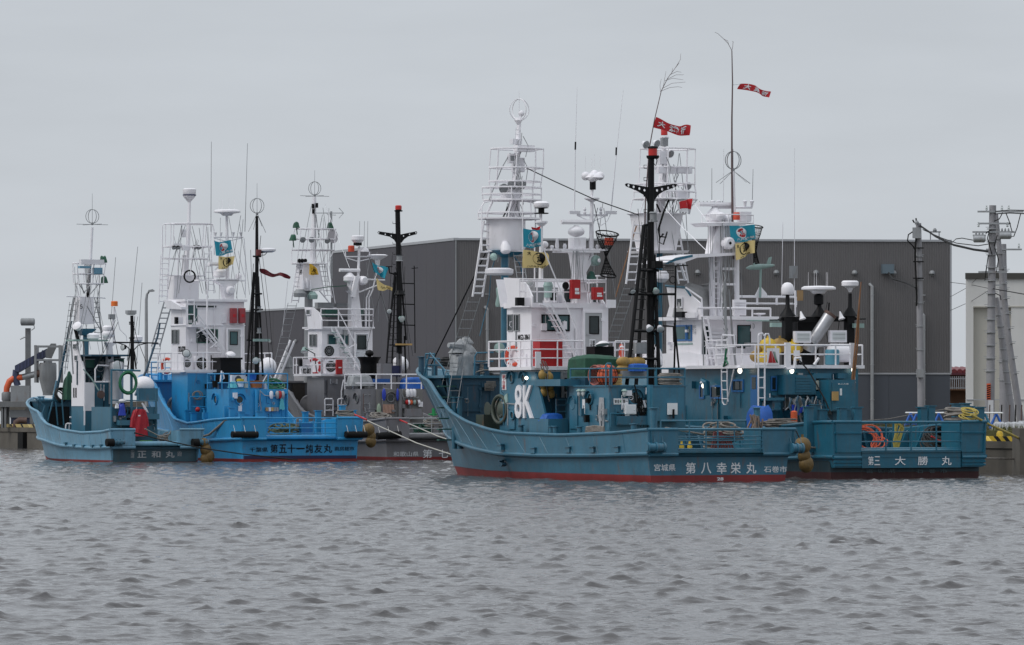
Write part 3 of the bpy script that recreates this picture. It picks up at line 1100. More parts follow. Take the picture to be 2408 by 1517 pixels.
# ---------------------------------------------------------------- warehouse
D1=290.0
c0=Vector((WX(1071,D1),D1,0))
c1=Vector((WX(2234,D1*1.0104),D1*1.0104,0))
c2=Vector((WX(780,D1*1.0876),D1*1.0876,0))
ztop=WZ(560,D1)
zb=WZ(880,D1)
wh=T(W,'warehouse','tall dark grey warehouse with ribbed cladding above a smooth base behind the boats','warehouse',(c0.x,c0.y,QZ))
back=c1+(c2-c0)*1.0
wh.part('wall',MB().prism([(c0.x,c0.y+.25,QZ),(c2.x,c2.y,QZ),(back.x,back.y,QZ),(c1.x,c1.y+.25,QZ)],(0,0,ztop-QZ-.1)),WALLS)
e=(c1-c0).normalized()
Lw_=(c1-c0).length
nrm=Vector((e.y,-e.x,0))
# ribbed sheet
m=MB()
pitch=.100
n=int(Lw_/pitch)
prof=[]
for i in range(n):
 s=i*pitch
 prof+=[(s,0),(s+.048,0),(s+.062,.035),(s+.086,.035)]
prof.append((n*pitch,0))
vs=[]
for s,d in prof:
 q=c0+e*s+nrm*(d+.03)
 vs+=[(q.x,q.y,zb+.09),(q.x,q.y,ztop-.12)]
m.add(vs,[(2*i,2*i+2,2*i+3,2*i+1)for i in range(len(prof)-1)])
wh.part('ribbed_cladding',m,WALLR,smooth=0)
def fac(s0,s1,z0,z1,d0,d1):
 P=[c0+e*s+nrm*d for s,d in((s0,d1),(s1,d1),(s1,d0),(s0,d0))]
 return MB().hexa([(p.x,p.y,z0)for p in P]+[(p.x,p.y,z1)for p in P])
npan=8
for i in range(npan):
 wh.part('base_panel',fac(Lw_*i/npan+.006,Lw_*(i+1)/npan-.006,QZ,zb,0,.05),WALLB)
wh.part('white_band',fac(-.05,Lw_+.06,zb,zb+.09,0,.10),TRIM)
wh.part('parapet_trim',fac(-.06,Lw_+.08,ztop-.12,ztop,-.3,.12),TRIM)
wh.part('corner_trim',fac(Lw_-.02,Lw_+.08,zb+.09,ztop-.12,-.1,.11),TRIM)
wh.part('corner_trim',fac(-.03,.05,zb+.09,ztop-.12,-.1,.11),GREY)
d_=(c2-c0)
m=MB()
n2=Vector((-d_.y,d_.x,0)).normalized()*-1
n2=Vector((-abs(n2.x),-abs(n2.y),0))
m.hexa([c0+n2*.1+Vector((0,0,ztop-.13)),c0-n2*.2+Vector((0,0,ztop-.13)),c2-n2*.2+Vector((0,0,ztop-.13)),c2+n2*.1+Vector((0,0,ztop-.13)),c0+n2*.1+Vector((0,0,ztop+.02)),c0-n2*.2+Vector((0,0,ztop+.02)),c2-n2*.2+Vector((0,0,ztop+.02)),c2+n2*.1+Vector((0,0,ztop+.02))])
wh.part('parapet_trim',m,TRIM)
npn=14
for i in range(npn):
 a,c=c0.lerp(c2,(i+.003)/npn),c0.lerp(c2,(i+1-.003)/npn)
 m=MB().hexa([a+n2*.05+Vector((0,0,QZ)),a+Vector((0,0,QZ))-n2*.2,c-n2*.2+Vector((0,0,QZ)),c+n2*.05+Vector((0,0,QZ)),a+n2*.05+Vector((0,0,ztop-.14)),a+Vector((0,0,ztop-.14))-n2*.2,c-n2*.2+Vector((0,0,ztop-.14)),c+n2*.05+Vector((0,0,ztop-.14))])
 wh.part('wall_panel',m,WALLS)
def fs_(px):
 k=(px-CX)/FOC
 return(c0.x-k*c0.y)/(k*e.y-e.x)
for px in(1640,1733,1825,1918,2009,2101,2191):
 s=fs_(px)
 q=c0+e*s+nrm*.08
 m=MB().ball((q.x,q.y,WZ(640,D1)),(.17,.3,.18),12,6,0,-10)
 m.lathe((q.x,q.y,WZ(643,D1)),[(.12,-.05),(.15,0),(.12,.02)],12)
 wh.part('vent_hood',m,GREY)
for px,py in((2049,672),(1145,728),(2170,740)):
 s=fs_(px)
 q=c0+e*s+nrm*.25
 m=MB().tube([(q.x,q.y,QZ),(q.x,q.y,WZ(py,D1)),(q.x-.12,q.y+.2,WZ(py-6,D1))],.10,8)
 for z in range(3,10,2):
  m.lathe((q.x,q.y,z),[(.125,0),(.125,.06)],8)
 wh.part('downpipe',m,STL if px>2000 else GREY)
s=fs_(2085)
m=MB()
P0=c0+e*s+nrm*.1
m.hexa([P0+e*a+nrm*bq+Vector((0,0,z))for z in(WZ(641,D1),WZ(619,D1))for a,bq in((-.33,.5),(.33,.5),(.33,0),(-.33,0))])
wh.part('junction_box',m,paint('blue_grey_box',(.11,.15,.18),.5,.1))
s=fs_(2206)
P0=c0+e*s-nrm*1
m=MB()
for a in(-.25,.25):
 m.box(P0.x+a-.03,P0.x+a+.03,P0.y,P0.y+.05,ztop-.1,ztop+.5)
m.box(P0.x-.35,P0.x+.35,P0.y,P0.y+.1,ztop+.45,ztop+.52)
m.lathe((P0.x,P0.y,ztop+.5),[(.1,0),(.12,.1),(.05,.2)],8)
wh.part('roof_bracket',m,GREY)
# lower grey building to the left
d3=316.0
a,c=Vector((WX(576,334),334,0)),Vector((WX(786,318),318,0))
lw=T(W,'storage_building','lower smooth dark grey building left of the tall warehouse','building',(a.x,a.y,QZ))
zt_=WZ(729,326)
lw.part('wall',MB().prism([(a.x,a.y,QZ),(c.x,c.y,QZ),(c.x+12,c.y+22,QZ),(a.x+12,a.y+22,QZ)],(0,0,zt_-QZ)),WALLS)
m=MB()
n3=Vector((c.y-a.y,-(c.x-a.x),0)).normalized()
dz=Vector((0,0,zt_))
m.hexa([a+n3*.1+dz,c+n3*.1+dz,c-n3*.3+dz,a-n3*.3+dz,a+n3*.1+dz+Vector((0,0,.12)),c+n3*.1+dz+Vector((0,0,.12)),c-n3*.3+dz+Vector((0,0,.12)),a-n3*.3+dz+Vector((0,0,.12))])
lw.part('roof_trim',m,TRIM)
for i in range(6):
 p,q=a.lerp(c,(i+.004)/6),a.lerp(c,(i+.996)/6)
 lw.part('wall_panel',MB().hexa([p+n3*.04+Vector((0,0,QZ)),q+n3*.04+Vector((0,0,QZ)),q+Vector((0,0,QZ)),p+Vector((0,0,QZ)),p+n3*.04+dz,q+n3*.04+dz,q+dz,p+dz]),WALLS)
for px in(700,640):
 t_=(px-576)/210
 p=a.lerp(c,t_)+n3*.06
 lw.part('vent_hood',MB().ball((p.x,p.y,WZ(802,322)),(.14,.2,.14),10,6,0,-10),GREY)
 # beige building at right
D5=262.0
be=T(W,'beige_building','light beige building with dark roof fascia at the right edge','building',(WX(2272,D5),D5,QZ))
xl,xr=WX(2272,D5),WX(2272,D5)+26
zt5=WZ(656,D5)
xr0=WX(2289,D5)
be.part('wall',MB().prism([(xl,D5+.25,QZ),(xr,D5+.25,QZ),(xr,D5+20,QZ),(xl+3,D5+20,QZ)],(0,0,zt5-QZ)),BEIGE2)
zr1=WZ(722,D5)
be.part('wall_face',MB().box(xl,xr,D5,D5+.25,zr1,zt5),BEIGE)
be.part('wall_face',MB().box(xl,xr0,D5,D5+.25,QZ,zr1),BEIGE)
be.part('wall_face',MB().box(WX(2378,D5),WX(2378,D5)+2.3,D5,D5+.25,QZ,zr1),BEIGE)
x_=WX(2378,D5)+2.3
be.part('wall_face',MB().box(x_+5,x_+7,D5,D5+.25,QZ,zr1),BEIGE)
be.part('sill_trim',MB().box(xl,xr,D5-.05,D5,WZ(941,D5),WZ(939,D5)),TRIM)
be.part('sill_trim',MB().box(xr0,xr,D5-.04,D5+.02,zr1-.02,zr1+.05),BEIGE2)
be.part('fascia',MB().prism([(xl-.06,D5-.12,zt5),(xr,D5-.12,zt5),(xr,D5+20,zt5),(xl+3,D5+20,zt5)],(0,0,WZ(642,D5)-zt5)),FASC)
# red-roofed building between
D6=320.0
ho=T(W,'shed','small brown building with red scalloped roof between warehouse and beige building','shed',(WX(2255,D6),D6,QZ))
xa,xb=WX(2215,D6),WX(2300,D6)
ho.part('wall',MB().box(xa,xb,D6,D6+6,QZ,WZ(876,D6)),BROWN)
m=MB()
i=0
x=xa
while x<xb:
 m.tube([(x,D6-.5,WZ(874,D6)),(x,D6+6.5,WZ(866,D6))],.17,8)
 x+=.36
m.box(xa,xb,D6-.45,D6+6.4,WZ(874,D6)-.12,WZ(870,D6)-.05)
ho.part('roof',m,ROOFR)
ho.part('gutter',MB().box(xa,xb,D6-.55,D6-.4,WZ(882,D6),WZ(877,D6)),paint('dark_red_trim',(.10,.02,.03),.6))
m=MB()
m.box(xa,xb,D6-.9,D6-.85,WZ(892,D6),WZ(889,D6))
m.box(xa,xb,D6-.9,D6-.85,WZ(914,D6),WZ(911,D6))
m2=MB()
x=xa
while x<xb:
 m2.box(x,x+.05,D6-.95,D6-.9,WZ(915,D6),WZ(885,D6))
 x+=.135
ho.part('balcony_rail',m,TRIM)
ho.part('baluster',m2,TRIM,kind='stuff')
ho.part('balcony_floor',MB().box(xa,xb,D6-1,D6,WZ(918,D6),WZ(915,D6)),BROWN)
# ---------------------------------------------------------------- utility poles
def upole(pts,Y,r0,r1,label,name='utility_pole',bands=6):
 P=W.path(pts,Y)
 t=T(W,name,label,'utility pole',P[0],'concrete poles behind the boats')
 t.part('shaft',MB().tube(P,r0,12,0,False,r1),POLE)
 for i in range(bands):
  m=MB()
  q=P[0].lerp(P[-1],.25+.7*i/bands)
  m.lathe(q,[(r0*1.1,0),(r0*1.1,.035)],10)
  m.seg(q+Vector((-r0*1.3,-.03,.1)),q+Vector((r0*1.3,-.03,.1)),.012,4)
  t.part('band',m,STL)
 return t
def arm(t,Y,x0,x1,py,m_=STL):
 a,c=W.A(x0,py,Y),W.A(x1,py,Y)
 t.part('cross_arm',MB().box(a.x,c.x,Y-.2,Y-.12,a.z-.04,a.z+.04),m_)
def insul(t,px,py,Y,s=1):
 c=W.A(px,py,Y-.16)
 t.part('insulator',MB().lathe(c,[(.02,-.02),(.07*s,.02),(.03,.06),(.07*s,.1),(.03,.14),(.04,.2)],8),LENS)
Ya,Yb=262.0,236.0
pa=upole([(2167,996),(2160,525)],Ya,.20,.14,'utility pole standing alone in front of the warehouse wall')
m=MB()
c=W.A(2156,549,Ya-.2)
m.box(c.x-.22,c.x+.2,c.y-.2,c.y+.1,c.z-.25,c.z+.3)
pa.part('switch_box',m,STL)
pa.part('switch_box',MB().lathe(W.A(2156,528,Ya-.25),[(.1,0),(.12,.1),(.05,.2)],8),GREY)
pa.part('meter_box',MB().cbox(W.A(2163.5,878,Ya-.25),(.36,.2,.42)),GREY)
m=MB().tube(W.path([(2155,548),(2152,600),(2156,700),(2155,720)],Ya-.22),.05,5)
m.tube(W.path([(2146,545),(2136,552),(2134,566),(2148,580),(2154,592)],Ya-.22),.035,5)
for py in(585,617,656):
 m.box(*[v for v in(W.A(2160,py,Ya).x-.3,W.A(2160,py,Ya).x+.25)],Ya-.25,Ya-.18,W.A(0,py,Ya).z,W.A(0,py,Ya).z+.06)
pa.part('cable',m,BKR)
m=MB()
for a_,c_ in(((2150,524),(2146,517)),((2155,524),(2154,513))):
 m.tube(W.path([a_,c_],Ya-.1),.04,5)
pa.part('cable_end',m,BKR)
pb=upole([(2326,1004),(2329,900),(2334.5,483)],Yb,.24,.16,'tallest utility pole with crossarms and black and orange guard strip near the frame edge',bands=12)
pc=upole([(2402,1004),(2372,800),(2341,502)],Yb+1.5,.17,.12,'long slanting brace pole leaning on the tallest utility pole','brace_pole',10)
pd=upole([(2362,1002),(2358,574)],Yb+7,.24,.17,'upright utility pole directly behind the slanting brace',bands=7)
pe=upole([(2384,1004),(2342,700)],Yb+.6,.16,.12,'short slanting brace pole crossing low between the upright poles','brace_pole',8)
arm(pb,Yb,2298,2406,498)
arm(pb,Yb,2299,2376,526)
arm(pb,Yb,2286,2385,546)
arm(pb,Yb,2300,2365,640)
arm(pd,Yb+7,2318,2402,587)
arm(pb,Yb,2340,2356,671)
for px in(2320,2356,2372):
 insul(pb,px,494,Yb)
for px in(2301,2369):
 insul(pb,px,533,Yb)
insul(pd,2396,583,Yb+7)
for x0,x1,py in((2289,2317,562),(2352,2376,554)):
 c=W.A((x0+x1)/2,py,Yb-.5)
 o=pb.part('transformer',MB().lathe(c-Vector((.28,0,0)),[(.12,0),(.17,.04),(.17,.5),(.12,.56)],12,0,(1,0,0)).box(c.x-.3,c.x+.3,c.y-.05,c.y+.05,c.z+.12,c.z+.2),STL)
 m=MB()
 for dx in(-.15,0,.15):
  m.lathe(c+Vector((dx,0,.18)),[(.04,0),(.05,.06),(.02,.16)],6)
 pb.part('bushing',m,GREY,o)
c=W.A(2325,940,Yb-.3)
m=MB()
for i in range(7):
 z=c.z+i*.1
 m.add([(c.x-.09,c.y,z),(c.x+.09,c.y,z+.05),(c.x+.09,c.y,z+.1),(c.x-.09,c.y,z+.05),(c.x-.09,c.y+.05,z),(c.x+.09,c.y+.05,z+.05),(c.x+.09,c.y+.05,z+.1),(c.x-.09,c.y+.05,z+.05)],[(0,1,2,3),(4,7,6,5),(0,3,7,4),(1,5,6,2)])
m2=MB().box(c.x-.092,c.x+.092,c.y+.006,c.y+.05,c.z,c.z+.75)
pb.part('guard_strip',m2,ORG)
pb.part('guard_stripe',m,BK)
pb.part('guard_sleeve',MB().box(c.x-.02,c.x+.22,c.y,c.y+.05,QZ,c.z-.02),paint('white_sleeve',(.6,.6,.62),.5,.1))
m=MB()
for pts in(((2333,600),(2322,560),(2326,545)),((2338,520),(2350,515),(2358,500)),((2339,583),(2348,610),(2343,640)),((2345,553),(2338,580)),((2316,660),(2324,600),(2318,640)),((2341,690),(2352,695),(2354,706)),((2318,550),(2322,545),(2332,540)),((2376,556),(2384,556),(2392,535),(2400,503)),((2365,500),(2373,520),(2380,545))):
 m.tube(W.path(pts,Yb-.25),.022,4)
pb.part('cable',m,BKR)
def wire(pts,label,r=.03,Y=None):
 P=[W.A(p[0],p[1],p[2])for p in pts]
 Q=[]
 for i in range(len(P)-1):
  for j in range(6):
   Q.append(P[i].lerp(P[i+1],j/6))
 Q.append(P[-1])
 return solo(W,'overhead_wire',MB().tube(Q,r,4),BKR,label,'wire','overhead wires at right')
wire([(2164,531,Ya),(2200,556,256),(2242,576,250),(2290,587,243),(2330,592,Yb)],'thick sagging cable from the lone pole to the tallest pole',.055)
wire([(2170,540,Ya),(2215,560,256),(2250,572,250),(2300,578,240),(2330,573,Yb)],'thin upper cable sagging from the lone pole to the transformers',.022)
wire([(2235,574,252),(2248,562,248),(2262,560,246),(2289,565,Yb)],'short looping cable left of the hanging transformers',.022)
wire([(2340,497,Yb),(2375,494,228),(2420,495,215)],'topmost wire running from the pole top out of frame',.02)
wire([(2340,503,Yb),(2375,501,228),(2420,503,215)],'second wire below the topmost running out of frame',.025)
wire([(2335,679,Yb),(2375,686,228),(2420,694,215)],'lower wire crossing the beige wall to the right',.022)
wire([(2235,664,291),(2285,670,262),(2333,680,Yb)],'faint wire from the warehouse corner to the tallest pole',.014)
wire([(2235,698,291),(2275,676,270),(2297,655,255)],'faint rising wire beside the warehouse corner',.014)
wire([(2235,730,291),(2285,708,262),(2325,683,Yb)],'lowest faint wire between warehouse and tallest pole',.014)
wire([(2090,641,289),(2098,655,280),(2130,665,270),(2153,676,Ya-.3),(2156,690,Ya-.3)],'black cable drooping from the wall box to the lone pole',.045)
# things on the quay at right
bar=T(W,'barrier','white pipe barrier resting on blue stands at the right end of the quay','barrier',W.A(2240,1000,222))
bar.part('pipe',MB().tube([W.A(2130,970.5,228),W.A(2358,971,217)],.035,6),FLW)
for i,(px,yy)in enumerate(((2141,227),(2156,226.5),(2208,224),(2316,219),(2343,218))):
 t=T(W,'barrier_stand','blue folding barrier stand under white pipe, %s'%('leftmost','second from left','third from left','fourth from left beside the yellow rope','rightmost by the sandbags')[i],'barrier stand',W.A(px,1005,yy),'blue barrier stands')
 m=MB()
 a_=W.A(px,972,yy)
 for sx in(-.3,.3):
  for sy in(-.2,.2):
   m.seg(a_,(a_.x+sx,a_.y+sy,QZ+.44),.05,6)
 m.seg((a_.x-.2,a_.y,QZ+.6),(a_.x+.2,a_.y,QZ+.6),.03,5)
 t.part('leg',m,TARPB if i!=3 else paint('blue_green',(.02,.15,.25)))
for i,(px,Yq,s)in enumerate(((2350,214,1.),(2345,215,.8),(2378,213.5,1),(2371,214.5,.9),(2396,213,1),(2405,213.8,1.1))):
 c=W.A(px,998,Yq)
 m=crumple(MB(),c.x-.3*s,c.x+.3*s,c.y-.25,c.y+.25,QZ+.43,QZ+.45+.32*s,.14,i,.35)
 solo(W,'sandbag',m,SAND,'lumpy white sandbag on the verge, %s'%('third pile member from left end','leftmost of the row','in the middle by the brace pole foot','left of the middle one','second from the right','rightmost by the frame edge')[i],'sandbag','white sandbags on the verge')
m=MB()
for i,px in enumerate((2325,2353,2372,2386,2400)):
 c=W.A(px,985,226)
 t=solo(W,'stake',MB().seg((c.x,c.y,QZ),(c.x+.05,c.y,WZ(952,226)),.03,5),[RUSTY,BKR][i%2],'thin dark stake upright behind the sandbags, %s'%('leftmost','second','third','fourth','rightmost')[i],'stake','stakes behind the sandbags')
c=W.A(2404,1090,200)
solo(W,'concrete_block',MB().prism([(c.x-.2,c.y-1,-1),(c.x+6,c.y-1,-1),(c.x+6,c.y+2,-1),(c.x-.2,c.y+2,-1)],(0,0,WZ(1007,200)+1)),CONC,'weathered concrete block of the quay at the right frame edge','concrete block')
c=W.A(2351,1025,205)
solo(W,'mooring_post',MB().lathe(c-Vector((0,0,.1)),[(.14,0),(.14,.2),(.08,.3)],12),YELB,'yellow mooring post cap in front of the striped edge blocks','mooring post')
# ---------------------------------------------------------------- left quay plant
DQ=322.0
pl=T(W,'hopper_plant','steel hopper with cone, slanted blue chute and orange hose on a stand at far left','hopper',W.A(60,1004,DQ))
h0=W.A(112.5,853,DQ)
z_=lambda py:WZ(py,DQ)
xx=lambda px:WX(px,DQ)
rr_=(xx(133)-xx(92))/2
pl.part('hopper',MB().lathe((h0.x,DQ,0),[(.32,z_(930)),(.32,z_(924)),(rr_,z_(892)),(rr_,z_(857)),(rr_*.93,z_(855)),(rr_*.93,z_(853))],20),GREY)
pl.part('hopper_lid',MB().lathe((h0.x,DQ,0),[(rr_*.5,z_(853)),(rr_*.5,z_(849)),(.1,z_(848))],16),STL)
m=MB()
for px in(86,143):
 for dy in(-.8,.8):
  m.box(xx(px)-.07,xx(px)+.07,DQ+dy-.07,DQ+dy+.07,z_(900),z_(812))
for py in(815,847):
 for dy in(-.8,.8):
  m.box(xx(83),xx(146),DQ+dy-.05,DQ+dy+.05,z_(py)-.06,z_(py)+.06)
pl.part('hopper_frame',m,GREY)
m=MB().prism([(xx(109),DQ-.4,z_(842)),(xx(120),DQ-.4,z_(843)),(xx(131),DQ-.4,z_(818)),(xx(131),DQ-.4,z_(808)),(xx(121),DQ-.4,z_(808)),(xx(108),DQ-.4,z_(826))],(0,.8,0))
pl.part('chute_head',m,SLATE)
m=MB().prism([(xx(36),DQ-.35,z_(872)),(xx(45),DQ-.35,z_(876)),(xx(111),DQ-.35,z_(838)),(xx(111),DQ-.35,z_(820)),(xx(36),DQ-.35,z_(860))],(0,.7,0))
pl.part('chute',m,SLATEB)
m=MB()
for i in range(8):
 px=45+i*8
 m.box(xx(px)-.03,xx(px)+.03,DQ-.39,DQ+.39,z_(874-i*4.6),z_(856-i*4.6))
pl.part('chute_rib',m,paint('machine_blue',(.06,.07,.14),.5,.2))
pl.part('chute_leg',MB().tube([(xx(38),DQ,z_(870)),(xx(36),DQ,z_(890)),(xx(42),DQ,z_(907))],.22,8),SLATEB)
pl.part('orange_hose',MB().tube([(xx(15.5),DQ,z_(922)),(xx(16),DQ,z_(912)),(xx(22),DQ,z_(897)),(xx(33),DQ,z_(889)),(xx(53),DQ,z_(887))],.2,10),ORG)
pl.part('pipe',MB().tube([(xx(53),DQ,z_(887)),(xx(92),DQ,z_(878))],.2,10),STL)
pl.part('coupling',MB().lathe((xx(15.5),DQ,z_(944)),[(.25,0),(.32,.1),(.32,.5),(.24,.6)],12),SLATE)
pl.part('coupling',MB().lathe((xx(84),DQ,z_(880)),[(.24,0),(.24,.3)],12,0,(1,0,.2)),RUSTY)
pl.part('control_cabinet',MB().box(xx(27),xx(71),DQ-.6,DQ+.6,z_(944),z_(907)),GREY)
pl.part('platform',MB().box(xx(-14),xx(84),DQ-1.2,DQ+1.2,z_(957),z_(945)),SLATE)
for px in(-10,10,15,78):
 for dy in(-1,1):
  pl.part('stand_leg',MB().box(xx(px)-.1,xx(px)+.1,DQ+dy-.1,DQ+dy+.1,QZ,z_(957)),SLATE)
pl.part('motor_cover',MB().box(xx(26),xx(74),DQ-.8,DQ+.6,z_(982),z_(964)),GREY)
pl.part('blue_tank',MB().box(xx(28),xx(72),DQ-.7,DQ+.5,z_(1002),z_(982)),SLATEB)
pl.part('brown_pipe',MB().tube([(xx(42),DQ-1.4,QZ),(xx(43),DQ-1.4,z_(993)),(xx(51),DQ-1.4,z_(988)),(xx(68),DQ-1.4,z_(989))],.2,10),RUSTY)
lt=T(W,'light_mast','square grey steel post with round lamp drum on top at far left','light post',W.A(66,1000,DQ+2))
lt.part('post',MB().box(WX(60,324),WX(72,324),323.8,324.2,QZ,WZ(772,324)),SLATE)
lt.part('lamp_drum',MB().lathe((WX(65,323.5)-.45,323.5,WZ(757,323.5)),[(.16,0),(.24,.05),(.24,.85),(.16,.9)],14,0,(1,0,0)),GREY)
lt.part('bracket',MB().tube(W.path([(60,792),(52,795),(47,798)],323.5),.05,5),STL)
m=MB().tube(W.path([(72,762),(80,765),(81,772),(74,777)],323.5),.03,5)
lt.part('cable',m,STL)
sl_=T(W,'street_lamp','slender grey street lamp with curved neck between the two leftmost boats','street lamp',W.A(345,1000,330))
sl_.part('pole',MB().tube(W.path([(344.5,1004),(344,800),(344,705),(345.5,692),(350,686)],330),.13,8,0,False,.07),STL)
sl_.part('lamp_head',MB().prism(W.path([(347,687),(360,686),(364,684),(359,680),(349,682)],329.8),(0,.35,0)),STL)
# ================================================================ BOAT 8K
k8=Fr(7.45,184.0,26)
b=T(k8,'fishing_boat','teal fishing boat in front with 8K on its side and white wheelhouse','fishing boat',(0,0,0),'fishing boats moored at the quay')
B8=b
A,S=k8.A,k8.S
info=hull(b,dict(W=(2.72,2.98,3.02),tip=(988,866),kn_tip=(1046,1009),wl_tip=(1080,1112),rail=[(1008,896),(1024,922),(1056,966),(1096,991),(1146,1009),(1195,1018.5),(1319,1023),(1443,1018),(1525,1010)],knuckle=[(1059,1030),(1084,1044),(1121,1056),(1170,1066),(1270,1071),(1394,1071),(1525,1067)],zred=.25,mats=(P8,RED,None),zlip=1.16,zdeck=1.05,gap=(1594,1794),inner=P8,deckmat=DK))
hb,zr,zd=info['hb'],info['zr'],info['zd']
# hull markings and fittings
letter(b,'宮城県','A',1538,1091,1588,1108,0,FLW,.006)
for i,ch in enumerate('第八幸栄丸'):
 x=(1612,1648.5,1685,1718,1754.5)[i]
 letter(b,ch,'A',x,1087.5,x+23.5,1114,0,FLW,.012)
letter(b,'石巻市','A',1796,1096,1850,1111,0,FLW,.006)
letter(b,'28','A',1686,1122.5,1701,1130,0,FLW,.03)
for i,(px,py)in enumerate(((1175,1050),(1253,1058),(1335,1056),(1392,1056),(1450,1055))):
 y=k8.S(px,py,-2.98).y
 v=-(hb(y)+.01)
 P=Pan(k8,'S',px-5,py-6,px+5,py+8,v)
 b.part('scupper_flap',MB().pbox(P,0,P.w,0,P.h*.8,-.1,.03).pbox(P,-.06,P.w+.06,P.h*.85,P.h,-.1,.08),P8)
letter(b,'5','S',1182,1081,1192,1097,-2.55,P8d,0,thick=.2)
for(x0,x1,uu)in((1507,1562,None),(1858,1890,None)):
 a,c=A(x0+2,1054,-.42),A(x1-2,1054,-.42)
 if x0<1600:
  a,c=A(1520,1052,-.42),A(1564,1052,-.42)
 m=MB().tube([a,c],.15,12)
 for t in(.08,.5,.92):
  m.lathe(a.lerp(c,t)-Vector((.03,0,0)),[(.19,0),(.19,.06)],12,0,(1,0,0))
  m.seg(a.lerp(c,t)+Vector((0,0,.1)),a.lerp(c,t)+Vector((0,.15,.42)),.012,4)
 solo(k8,'cylinder_fender',m,P8,'teal painted cylinder fender chained to the %s stern corner of the 8K boat'%('left' if x0<1600 else 'right'),'fender','cylinder fenders chained at the sterns')
 # stern rail
g0,g1,y0=info['g0'],info['g1'],info['y0']
zs=k8.Z(1057,0,y0)
zt=k8.Z(1010,0,y0)
rail(b,[(g0,y0+.02,zs),(g1,y0+.02,zs)],[0.02,(zt-zs)*.25,(zt-zs)*.45,(zt-zs)*.65,zt-zs],P8,.024,1.1,'stern_rail',top_r=.05)
rail(b,[(g0+.3,1.6,zd),(2.0,1.6,zd)],[.5,1.15],P8,.03,1.2,'inner_rail')
# bollards
for(px,u_)in((1222,None),(1294,None),(1303,None),(1360,None),(1487,None)):
 y=S(px,1000,-2.6).y
 bollard(b,(-2.55,y,zd),zr(y)-zd+.28,.10,P8)
for px,u_,h_ in((1538,1.2,1.6),(1775,1.5,1.3),(1780,3.2,1.6),(1535,3.4,1.6)):
 bollard(b,(A(px,1000,u_).x,u_,zd),h_,.12,P8)
for px in(1076,1080):
 y=S(px,960,-1.6).y
 bollard(b,(-1.75+(px-1076)*.04,y,zd),2.0,.10,P8)
 # forecastle
uf=19.2
zf=k8.Z(889,0,uf)
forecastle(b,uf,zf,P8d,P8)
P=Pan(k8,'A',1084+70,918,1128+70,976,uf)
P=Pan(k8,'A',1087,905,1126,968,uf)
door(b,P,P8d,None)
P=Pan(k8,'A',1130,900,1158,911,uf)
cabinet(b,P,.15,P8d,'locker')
m=MB()
for i in range(9):
 q=P.pt(P.w*(.2+.09*i),P.h*.9,.2)
 m.tube([q,q-Vector((0,0,.3)),q+Vector((.1,0,-.1)),q+Vector((.06,0,.08))],.02,4)
solo(k8,'rope_hank',m,ROPE,'pale rope hank hung on the bulkhead below the foredeck of the 8K boat','rope')
# foredeck steps
for i in range(6):
 z=zd+.35+i*.42
 b.part('step',MB().cbox((-1.95,uf-.35,z),(.75,.22,.05)),DK)
b.part('step_rail',MB().tube([(-1.55,uf-.3,zd),(-1.75,uf-.2,zf+.1),(-1.75,uf+1.6,zf+1.0),(-1.75,uf+2.2,zf+.1)],.03),P8)
rail(b,[A(1001,888,23.2),A(1022,888,22.6)],[.5,.95],P8,.03,.6,'bow_rail')
m=MB().tube(k8.path([(1004,888),(1004,846),(1010,842),(1033,844),(1038,852),(1054,930)],22.2),.035)
m.seg(A(1004,858,22.2),A(1037,860,22.2),.03)
b.part('bow_rail',m,P8)
m=MB().tube(k8.path([(1115,890),(1117,838),(1121,830),(1160,829)],19.6),.035)
m.seg(A(1116,850,19.6),A(1160,850,19.6),.03)
b.part('foredeck_rail',m,P8)
for px,u_ in((991,24.0),(1122,20.2),(1144,20.0),(1022,22.8)):
 c=A(px,880,u_)
 bollard(b,(c.x,c.y,zf+.1),.45 if px>1000 else .75,.12,P8d)
 # winch under silver cover and grating
c=A(1090,830,20.6)
solo(k8,'covered_winch',crumple(crumple(crumple(MB(),c.x-.48,c.x+.45,20.2,21.0,zf+.1,k8.Z(826,c.x,20.6),.2,3,.1),c.x-.52,c.x+.5,20.25,20.95,k8.Z(830,c.x,20.6),k8.Z(800,c.x,20.6),.3,4,.55).tube([(c.x-.2,20.5,k8.Z(815,c.x,20.6)),(c.x-.75,20.4,k8.Z(812,c.x,20.6))],.2,8,0,False,.1),c.x-.1,c.x+.35,20.4,20.8,k8.Z(808,c.x,20.6),k8.Z(793,c.x,20.6),.3,6,.5),TARPS,'silver sheet tied over a foredeck winch on the 8K boat','winch cover')
m=MB()
coil(m,A(1062,850,21.3),.42,9,.02,(0,0,1),.1,.3)
solo(k8,'wire_coil',m,ROPED,'dark wire coil lying on the bow of the 8K boat beside the silver cover','coil')
m=MB()
coil(m,A(1137,872,20.3),.35,8,.025,(0,.3,1),.15,.25)
solo(k8,'rope_coil',m,ROPE,'grey rope pile between the foredeck posts of the 8K boat','rope coil','rope coils on deck')
# lower house
LH=house(b,'lower_house',-2.25,1175,1258,1440,874,1010,P8,z0=zd)
v8,u8=LH['x0'],LH['u1']
